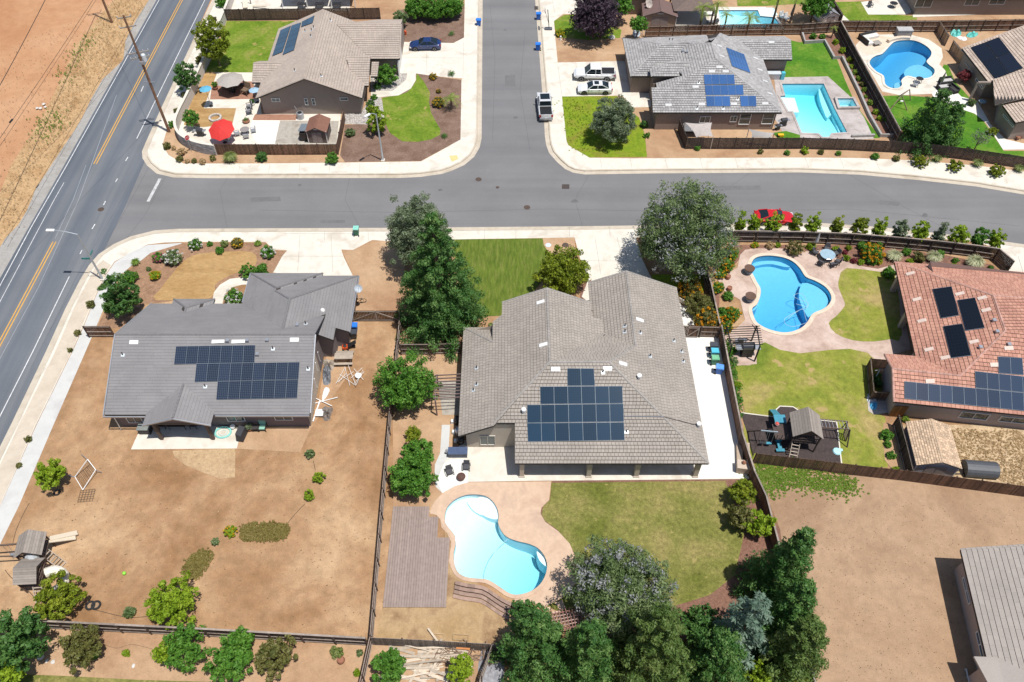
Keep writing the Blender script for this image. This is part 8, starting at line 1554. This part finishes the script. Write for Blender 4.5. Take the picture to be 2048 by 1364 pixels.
# sofas by cloud pool
SOF = plain('dark_sofa', (.035,.033,.035), .8)
def sofa(label, loc, rz, w=1.9, cush=None):
    t = thing('garden_sofa', label, 'sofa', tuple(loc), rz); MB().box((0,0,.2), (w,.85,.4)).build('base', SOF, t, local=True); MB().box((0,.38,.5), (w,.12,.6)).build('backrest', SOF, t, local=True); MB().box((0,-.04,.45), (w*.88,.62,.12)).build('cushion', cush or plain('pale_cushion', (.45,.44,.43), .9), t, local=True)
    for s in (-1,1): MB().box((s*(w/2-.06),0,.35), (.12,.85,.5)).build('arm', SOF, t, local=True)
    return t
sofa('upper dark garden sofa by the cloud pool path', V('e',990,565), .2); sofa('lower dark garden sofa by the cloud pool path', V('e',975,605), .2); sofa('dark boxy sofa at the edge of the far right lawn', V('e',1035,620), -1.2, 1.7, SOF); tarp('dark green mat on the path by the garden sofas', 'e', '930,630 955,615 1000,635 970,655', plain('green_mat', (.05,.09,.06), .9), .03, 'outdoor_mat', 'mat')
t = thing('corner_sofa', 'cream L shaped corner sofa on the round deck of the cloud pool', 'sofa', tuple(V('e',485,275)), .35); CR = plain('cream_cushion', (.66,.64,.60), .9)
MB().box((0,.6,.22), (3.0,.9,.44)).build('seat', CR, t, local=True); MB().box((-1.05,-.55,.22), (.9,1.5,.44)).build('seat', CR, t, local=True); MB().box((0,1.1,.45), (3.0,.15,.75)).build('backrest', SOF, t, local=True); MB().box((-1.55,0,.45), (.15,2.4,.75)).build('backrest', SOF, t, local=True)
table('slatted grey coffee table before the cream corner sofa', V('e',518,305), w=1.2, d=1.0, m=plain('grey_slats', (.30,.28,.25), .8), round_=False, h=.4, rz=.35)
table('round dark table with a bowl by the cloud pool', V('e',805,565), .5, m=BLACK); armchair('pale chair left of the round dark table by the cloud pool', V('e',783,590), 1.2, METAL, METAL)
t = thing('rock_waterfall', 'grey rock box feature at the top of the cloud pool', 'pool feature', tuple(V('e',700,240))); MB().box((0,0,.5), (2.2,1.1,1.0)).build('block', plain('rock_grey', (.30,.29,.29), .9, var=.25, scale=4), t, local=True); MB().box((0,0,1.03), (2.3,1.2,.1)).build('cap', plain('rock_pale', (.40,.40,.40), .8), t, local=True)
pts_ = smooth_loop(L('e','595,290 640,275 690,268 745,270'), 2, False); lowwall('low curved stone ledge under the rock box of the cloud pool', pts_, .5, .45, COPE, 'stone_ledge')
tarp('heap of turquoise pool floats behind the short tan fence', 'e', '1025,215 1080,208 1100,235 1070,252 1035,245', plain('float_aqua', (.12,.50,.46), .5, var=.3, scale=4), .5, 'pool_float', 'pool float'); tarp('second turquoise float heap to the right', 'e', '1135,235 1180,220 1215,235 1185,255 1145,255', plain('float_aqua', (.12,.50,.46), .5), .4, 'pool_float', 'pool float'); tarp('white sheet below the turquoise float heaps', 'e', '1065,250 1130,255 1135,275 1100,275', WHITE, .2, 'cloth_heap', 'cloth')
t = thing('swing_frame', 'small wooden swing frame by the diagonal fence', 'swing', tuple(V('e',675,760))); 
for a, b in (((-1.4,0,0),(0,1.0,1.9)),((1.2,.2,0),(0,1.0,1.9)),((0,1.0,1.9),(1.5,2.4,1.9)),((.6,3.2,0),(1.5,2.4,1.9)),((2.4,2.6,0),(1.5,2.4,1.9))): MB().beam(a, b, .1).build('beam', plain('swing_wood', (.26,.19,.14), .9), t, local=True)
MB().box((.8,1.7,.5), (.5,.25,.05)).build('seat', WHITE, t, local=True)
# outdoor kitchen counter at the right edge of the central patio
c = V('v',1710,1080); t = thing('outdoor_kitchen', 'stone and timber outdoor bench counter against the long brown fence', 'outdoor kitchen', tuple(c)); ST_ = plain('sand_block', (.42,.33,.25), .9, var=.15); lo, hi_ = V('v',1700,1180), V('v',1690,880); d = (hi_ - lo); Ln = d.length; d.normalize(); nn = Vector((d.y,-d.x,0))
a_ = lo
MB().prism([a_-nn*.35, a_+nn*.75, a_+nn*.75+d*.9, a_-nn*.35+d*.9], 0, .9).build('counter_block', ST_, t); MB().prism([a_-nn*.3+d*1.0, a_+nn*.25+d*1.0, a_+nn*.25+d*Ln, a_-nn*.3+d*Ln], 0, .5).build('bench_block', ST_, t); MB().prism([a_+nn*.5+d*.9, a_+nn*.8+d*.9, a_+nn*.8+d*Ln, a_+nn*.5+d*Ln], 0, 1.0).build('back_rest_wall', ST_, t)
MB().prism([a_-nn*.4, a_+nn*.8, a_+nn*.8+d*.95, a_-nn*.4+d*.95], .9, .97).build('counter_top', plain('sand_top', (.5,.41,.33), .8), t); MB().lathe([(.16,.97),(.2,1.15),(.1,1.3),(0,1.3)], a_+nn*.2+d*.6, 10).build('pot', TERRA, t)
# ---------------------------------------------------------------- play sets
PWD = plain('weathered_brown_wood', (.14,.095,.075), .9, var=.2, rnd=.3); PGR = plain('grey_brown_roof', (.27,.235,.205), .9, var=.12, rnd=.2); DKB = plain('dark_play_wood', (.07,.05,.045), .9, var=.2)
def tower(t, c, w, d, hd, hw, hr, rz, roofm, frame):
    R = Matrix.Rotation(rz, 3, 'Z'); X = lambda x, y, z: tuple(Vector(c) + R @ Vector((x, y, z)))
    for sx in (-1,1):
        for sy in (-1,1): MB().beam(X(sx*w/2,sy*d/2,0), X(sx*w/2,sy*d/2,hw), .11).build('post', frame, t)
    MB().prism([X(-w/2,-d/2,0), X(w/2,-d/2,0), X(w/2,d/2,0), X(-w/2,d/2,0)], hd-.06, hd).build('platform', frame, t)
    for s in (-1,1):
        for z in (hd+.35, hd+.75): MB().beam(X(-w/2,s*d/2,z), X(w/2,s*d/2,z), .04, .12).build('guard_rail', frame, t)
        for k in range(5): MB().beam(X(-w/2+w*(k+.5)/5,s*d/2,hd), X(-w/2+w*(k+.5)/5,s*d/2,hd+.75), .06,.03).build('baluster', frame, t)
        n = 7
        for k in range(n):                 # roof boards
            u0, u1 = k/n, (k+.96)/n; ww, dd_ = w/2+.2, d/2+.2; p = lambda u, y: Vector(X(s*ww*(1-u), y, hw-.1 + (hr-hw+.1)*u)); o = Vector((0,0,.02 + .012*k))
            q = [p(u0,-dd_)+o, p(u1,-dd_)+o, p(u1,dd_)+o, p(u0,dd_)+o]; MB().slab(q, .035).build('roof_board', roofm, t)
        MB().add([X(-w/2,s*d/2,hw), X(w/2,s*d/2,hw), X(0,s*d/2,hr-.08)], [(0,1,2)]).build('gable', frame, t)
def ladder(t, a, b, w, n, m):
    a, b = Vector(a), Vector(b); d = b - a; s = Vector((-d.y, d.x, 0)).normalized() * w / 2
    for q in (-1,1): MB().beam(a + s*q, b + s*q, .06, .1).build('ladder_rail', m, t)
    for k in range(n): u = (k+.5)/n; MB().beam(a + d*u - s, a + d*u + s, .09, .04).build('rung', m, t)
c = V('n',745,935); t = thing('play_set', 'wooden play tower with gabled roof and teal slide on dark rubber mulch', 'play set', tuple(c))
tower(t, c + Vector((.1,.3,0)), 2.4, 2.3, 1.4, 2.7, 3.7, -.1, PGR, DKB); ladder(t, c + Vector((-1.1,-2.2,0)), c + Vector((-.8,-.9,1.4)), .7, 6, PW)
TEAL = plain('teal_plastic', (.05,.25,.34), .5)
MB().prism([c+Vector((-2.3,1.4,0)), c+Vector((-1.2,1.4,0)), c+Vector((-1.2,2.3,0)), c+Vector((-2.3,2.3,0))], 1.35, 1.5).build('slide_top', TEAL, t); MB().box(c + Vector((-1.75,2.9,.8)), (.65,2.0,.08), 0, ('X',-.6)).build('slide', TEAL, t)
MB().prism([c+Vector((-2.6,-.4,0)), c+Vector((-1.1,-.4,0)), c+Vector((-1.1,1.3,0)), c+Vector((-2.6,1.3,0))], 1.3, 1.36).build('side_platform', DKB, t)
for s in (-2.55,-2.1,-1.65,-1.2): MB().beam(c+Vector((s,-.4,1.36)), c+Vector((s,-.4,2.1)), .05).build('baluster', DKB, t)
sw = V('n',590,850,2.2); se = V('n',462,838,2.3); MB().beam(sw, se, .10, .14).build('swing_beam', plain('swing_bar', (.25,.30,.34), .6), t)
for q in (-1,1): MB().beam(se, se + Vector((-.5,q*1.4,-2.3)), .1).build('swing_leg', DKB, t)
MB().beam(se + Vector((-.25,-.75,-1.2)), se + Vector((-.25,.75,-1.2)), .08).build('swing_leg', DKB, t)
for k in range(2):
    x = sw.lerp(se, .3 + .4 * k)
    for q in (-.22,.22): MB().beam(x+Vector((q,0,0)), x+Vector((q,-.2,-1.65)), .02).build('chain', METAL, t)
    MB().box(x+Vector((0,-.2,-1.68)), (.5,.25,.06)).build('swing_seat', TEAL if k != 1 else BLACK, t)
me0 = c + Vector((1.3,.9,2.2)); me1 = c + Vector((4.3,.6,2.2))
for q in (-.45,.45): MB().beam(me0 + Vector((0,q,0)), me1 + Vector((0,q,0)), .08).build('monkey_bar_rail', PWD, t); MB().beam(me1 + Vector((0,q,0)), me1 + Vector((.25,q*2.4,-2.2)), .09).build('monkey_bar_leg', DKB, t)
for k in range(9): MB().beam(me0.lerp(me1,(k+.5)/9) + Vector((0,-.45,.04)), me0.lerp(me1,(k+.5)/9) + Vector((0,.45,.04)), .035).build('monkey_bar', METAL, t)
ladder(t, me1 + Vector((.3,0,-2.2)), me1 + Vector((0,0,-.1)), .8, 5, DKB)
t = thing('water_toy', 'pale blue whale toy at the corner of the dark play area', 'toy', tuple(V('n',1035,1000))); MB().lathe([(.3,0),(.42,.1),(.35,.22),(0,.25)], n=12).build('tray', plain('pale_blue_toy', (.40,.68,.75), .5), t, local=True); MB().box((.45,.15,.1), (.25,.25,.1)).build('tail', plain('pale_blue_toy', (.40,.68,.75), .5), t, local=True)
t = thing('teal_rocker', 'teal see-saw toy before the ladder of the play tower', 'toy', tuple(V('n',595,965))); MB().box((0,0,.3), (.35,1.2,.15)).build('seat', TEAL, t, local=True); MB().box((0,.5,.5), (.6,.12,.3)).build('handle', TEAL, t, local=True); MB().box((0,-.5,.3), (.8,.3,.1)).build('foot', TEAL, t, local=True)
t = thing('red_ball', 'red ball on the side platform of the play tower', 'ball', tuple(V('n',580,795,1.5))); MB().lathe([(.02,0),(.16,.08),(.2,.2),(.16,.32),(.02,.4)], n=12).build('ball', plain('ball_red', (.55,.08,.06), .5), t, local=True); MB().lathe([(.201,.18),(.201,.22)], n=12).build('stripe', WHITE, t, local=True)
c = V('h',205,690); t = thing('play_set', 'double roofed wooden play set with cream slides and a swing at lower left', 'play set', tuple(c)); CREAM = plain('cream_slide', (.60,.52,.40), .5, var=.05)
c1_ = V('h',225,700); c2_ = V('h',215,830)
tower(t, c1_, 1.9, 1.7, 1.3, 2.4, 3.1, .15, PGR, PWD); tower(t, c2_, 1.9, 1.5, 1.2, 2.2, 2.8, PI/2+.05, PGR, PWD)
MB().beam(c1_ + Vector((0,-.8,1.3)), c2_ + Vector((0,.8,1.3)), 1.1, .08).build('bridge', PWD, t); tb_ = MB(); tb_.tube([c1_+Vector((.1,-.7,1.75)), c2_+Vector((.1,.7,1.75))], .5, 10); tb_.build('tunnel', plain('tunnel_grey', (.42,.45,.47), .4), t)
for k in (0,.45): MB().beam(c1_+Vector((.8,.9+k*.4,1.3)), c1_+Vector((2.4,1.7+k,.25)), .45, .1).build('slide', CREAM, t)
pts = [c2_+Vector((.9,.2,1.25)), c2_+Vector((1.6,.5,1.15)), c2_+Vector((2.3,.2,.95)), c2_+Vector((2.4,-.6,.7)), c2_+Vector((1.7,-1.1,.45)), c2_+Vector((1.3,-1.2,.35))]; MB().tube(smooth_loop(pts, 3, False), .42, 10).build('tube_slide', plain('white_slide', (.70,.66,.57), .4), t)
ladder(t, c1_+Vector((2.2,-.9,0)), c1_+Vector((.9,-.2,1.3)), .7, 6, PW); ladder(t, c2_+Vector((.7,-1.9,0)), c2_+Vector((.6,-.9,1.2)), .7, 5, PW)
e = c1_ + Vector((-4.4,-.1,2.2)); MB().beam(c1_+Vector((-.9,.2,2.2)), e, .12, .15).build('swing_beam', PWD, t); MB().beam(c1_+Vector((-.9,-.5,1.3)), e + Vector((1.0,-.6,-.6)), .1).build('swing_brace', PWD, t)
for q in (-1,1): MB().beam(e, e + Vector((-.3,q*1.4,-2.2)), .11).build('swing_leg', PWD, t)
for q in (-.22,.22): MB().beam(c1_+Vector((-2.3+q,.1,2.2)), c1_+Vector((-2.3+q,0,.5)), .02).build('chain', METAL, t)
MB().box(c1_+Vector((-2.3,0,.48)), (.5,.25,.06)).build('swing_seat', plain('grey_seat', (.2,.22,.25), .5), t)
tarp('white and pink plastic toys heaped by the lower play tower', 'h', '160,810 190,805 205,860 170,865', plain('pinkish_white_toy', (.6,.45,.5), .5, var=.3, scale=8), .5, 'toy_heap', 'toys')
# fallen goal
t = thing('goal_frame', 'fallen white goal frame with net on the bare left yard', 'goal', tuple(V('h',455,260))); g = [V('h',465,182,1.2), V('h',508,238,.6), V('h',440,345,.1), V('h',398,275,.1)]
for i in range(4): MB().beam(g[i], g[(i+1)%4], .055).build('bar', WHITE, t)
for a, b in ((V('h',430,155,.1), g[0]), (V('h',540,252,.1), g[1]), (V('h',365,268,.1), g[3])): MB().beam(a, b, .05).build('strut', METAL, t)
for k in range(1,8): MB().beam(g[0].lerp(g[3],k/8), g[1].lerp(g[2],k/8), .015).build('net_cord', BLACK, t); MB().beam(g[0].lerp(g[1],k/8), g[3].lerp(g[2],k/8), .015).build('net_cord', BLACK, t)
t = thing('wire_crate', 'small rusty wire frame below the fallen goal', 'frame', tuple(V('h',462,378)), .1)
for k in range(6): MB().beam((-.65+k*.26,-.6,.15),(-.65+k*.26,.6,.15),.02).build('wire', RUST, t, local=True); MB().beam((-.65,-.6+k*.24,.15),(.65,-.6+k*.24,.15),.02).build('wire', RUST, t, local=True)
for i, (x, y) in enumerate(((481,960),(512,958))):
    t = thing('old_tyre', '%s of two dark tyres near the light green trees' % ('left','right')[i], 'tyre', tuple(V('h',x,y))); MB().tube([(math.cos(a)*.33,math.sin(a)*.33,.10) for a in np.linspace(0,2*PI,20)], .09, 8).build('tread', TYRE, t, local=True); MB().lathe([(.25,.02),(.25,.05),(0,.05)], n=12).build('soil', plain('tyre_soil', (.3,.2,.12), .9), t, local=True)
t = thing('old_tyre', 'single dark tyre below the light green tree by the goal', 'tyre', tuple(V('h',305,360))); MB().tube([(math.cos(a)*.26,math.sin(a)*.26,.10) for a in np.linspace(0,2*PI,20)], .08, 8).build('tread', TYRE, t, local=True)
o = MB().lathe([(.02,0),(.13,.06),(.16,.16),(.13,.26),(.02,.32)], n=12).build('ball', plain('lime_ball', (.25,.70,.05), .5), local=True); o.location = V('h',663,791); tag(o, 'small lime green ball on the bare left yard', 'ball')
def hose(label, f, s, m, r=.025):
    p = smooth_loop(L(f, s, .02), 5, False); mb = MB(); mb.tube(p, r, 4); me = mb.mesh('garden_hose', m, (p[0], 0)); o = bpy.data.objects.new('garden_hose', me); COL.objects.link(o); o.location = p[0]; tag(o, label, 'hose')
DH = plain('dark_hose', (.10,.07,.05), .7)
hose('dark drip line from the play set to the light green tree', 'h', '27,770 60,810 110,850 160,890 190,930', DH); hose('drip line past the tyres to the agave', 'h', '440,968 520,985 620,1010 700,1022 790,1015', DH); hose('drip line joining the ball shrubs', 'i', '655,190 665,240', DH); hose('drip line from the third ball shrub to the ground cover mat', 'i', '610,418 560,470 515,525', DH); hose('dark line beside the left edge of the bare yard', 'h', '155,415 120,480 85,560 65,640', DH); hose('drip line among the bottom strip trees', 'h', '540,1160 620,1185 700,1165 810,1190', DH)
# raised bed frames, lumber pile, deck mats
for i, s in enumerate(('337,1110 398,1115 396,1143 335,1140','443,1113 524,1118 521,1146 440,1142')):
    p = L('k', s); t = thing('raised_bed_frame', '%s empty timber bed frame on the damp soil' % ('left','right')[i], 'bed frame', (p[0].x, p[0].y, 0), group='empty bed frames')
    for k in range(4): MB().beam(p[k] + Vector((0,0,.08)), p[(k+1)%4] + Vector((0,0,.08)), .05, .16).build('board', plain('pale_timber', (.45,.33,.19), .9, rnd=.2), t)
t = thing('lumber_pile', 'scattered pile of pale lumber at the bottom between two citrus bushes', 'lumber pile', tuple(V('k',310,1270))); rg = random.Random(5); TW = plain('pale_lumber', (.52,.44,.35), .9, var=.15, rnd=.35); c = V('k',310,1270)
for k in range(34):
    a = rg.uniform(-.35,.2) if rg.random() < .8 else rg.uniform(-1.2,1.2); q = Vector((rg.uniform(-2.2,2.2), rg.uniform(-1.2,1.4), .05 + rg.random()*.35)); ln = rg.uniform(.8,2.2); d = Vector((math.cos(a), math.sin(a), rg.uniform(-.05,.05))) * ln; MB().beam(c + q - d, c + q + d, rg.uniform(.08,.25), .04).build('board', TW, t)
t = thing('branch_pile', 'heap of brown cut branches against the weathered fence', 'branch pile', tuple(V('k',510,1220))); c = V('k',510,1220); BR = plain('cut_branch', (.26,.18,.13), .9, rnd=.3)
for k in range(70):
    a = rg.uniform(0,PI); q = Vector((rg.uniform(-2.4,2.4), rg.uniform(-.8,.8), .1 + rg.random()*.4)); ln = rg.uniform(.3,.9); d = Vector((math.cos(a), math.sin(a), rg.uniform(-.3,.3))) * ln; MB().tube([c + q - d, c + q + d], .03, 4).build('branch', BR, t)
MB().prism([c+Vector((-.8,.3,0)), c+Vector((.3,.2,0)), c+Vector((.4,.6,0)), c+Vector((-.7,.7,0))], .5, .56).build('orange_board', plain('orange_board', (.5,.2,.07), .8), t)
tarp('grey brown stones heaped by the inner fence corner', 'j', '400,852 445,850 448,885 410,888', plain('stone_heap', (.25,.18,.14), .9, var=.4, scale=8), .35, 'stone_heap', 'stones')
tarp('grey netting cover on the ground at the bottom right of the lumber', 'k', '590,1200 690,1195 710,1250 700,1364 580,1364', plain('grey_netting', (.27,.27,.29), .9, var=.3, scale=5), .2, 'ground_cloth', 'ground cloth')
for i, (f, x, y, w, h_) in enumerate((('j',935,290,'pale round access lid in the bare soil above the yellow green tree',.35),('j',1025,290,'rusty access lid beside the pale one above the yellow green tree',.4))):
    o = disc('access_lid', f, x, y, h_, FLASH if i == 0 else RUST, .04); tag(o, w, 'lid')
# clothes line by the screen fence
b_ = V('n',1310,470); t = thing('washing_line_post', 'pale T shaped washing line post beside the screen fence', 'washing line', tuple(b_)); hh_ = height(b_, 'n', 1235, 315); MB().tube([b_, b_ + Vector((0,0,hh_))], .05, 6).build('post', FLASH, t); MB().beam(b_ + Vector((-.5,-.1,hh_)), b_ + Vector((.5,.1,hh_)), .05).build('crossbar', METAL, t)
tarp('pale paddling pool folded beside the screen fence', 'n', '1270,575 1350,572 1330,625 1268,625', plain('pale_folded', (.52,.55,.6), .6), .3, 'folded_sheet', 'sheet'); tarp('bright blue plastic basin in the shade by the red roofed house', 'n', '1285,635 1340,628 1335,680 1295,678', plain('bright_blue_plastic', (.10,.45,.75), .5), .4, 'plastic_basin', 'basin')
t = thing('gate_panel', 'orange brown wooden gate at the corner of the red roofed house', 'gate', tuple(V('o',395,650))); 
for k in range(7): MB().box((-.7+k*.2,0,.85), (.18,.03,1.7), -.5).build('board', plain('orange_wood', (.34,.17,.06), .8, rnd=.3), t, local=True)
t = thing('garden_rug', 'grey green patio with blue items under the porch at the far right', 'patio table', tuple(V('e',1230,720))); MB().lathe([(.5,.68),(.5,.72),(0,.72)], n=14).build('table_top', GT, t, local=True); MB().tube([(0,0,0),(0,0,.7)], .05, 6).build('leg', METAL, t, local=True)
armchair('red brown chair by the small yellow plant at the far right', V('e',1478,950), .3, TERRA, TERRA); armchair('dark chair on the top right back patio', V('e',475,48), .2); table('dark table in the shade of the top right patio', V('e',630,50), .6, m=BLACK)
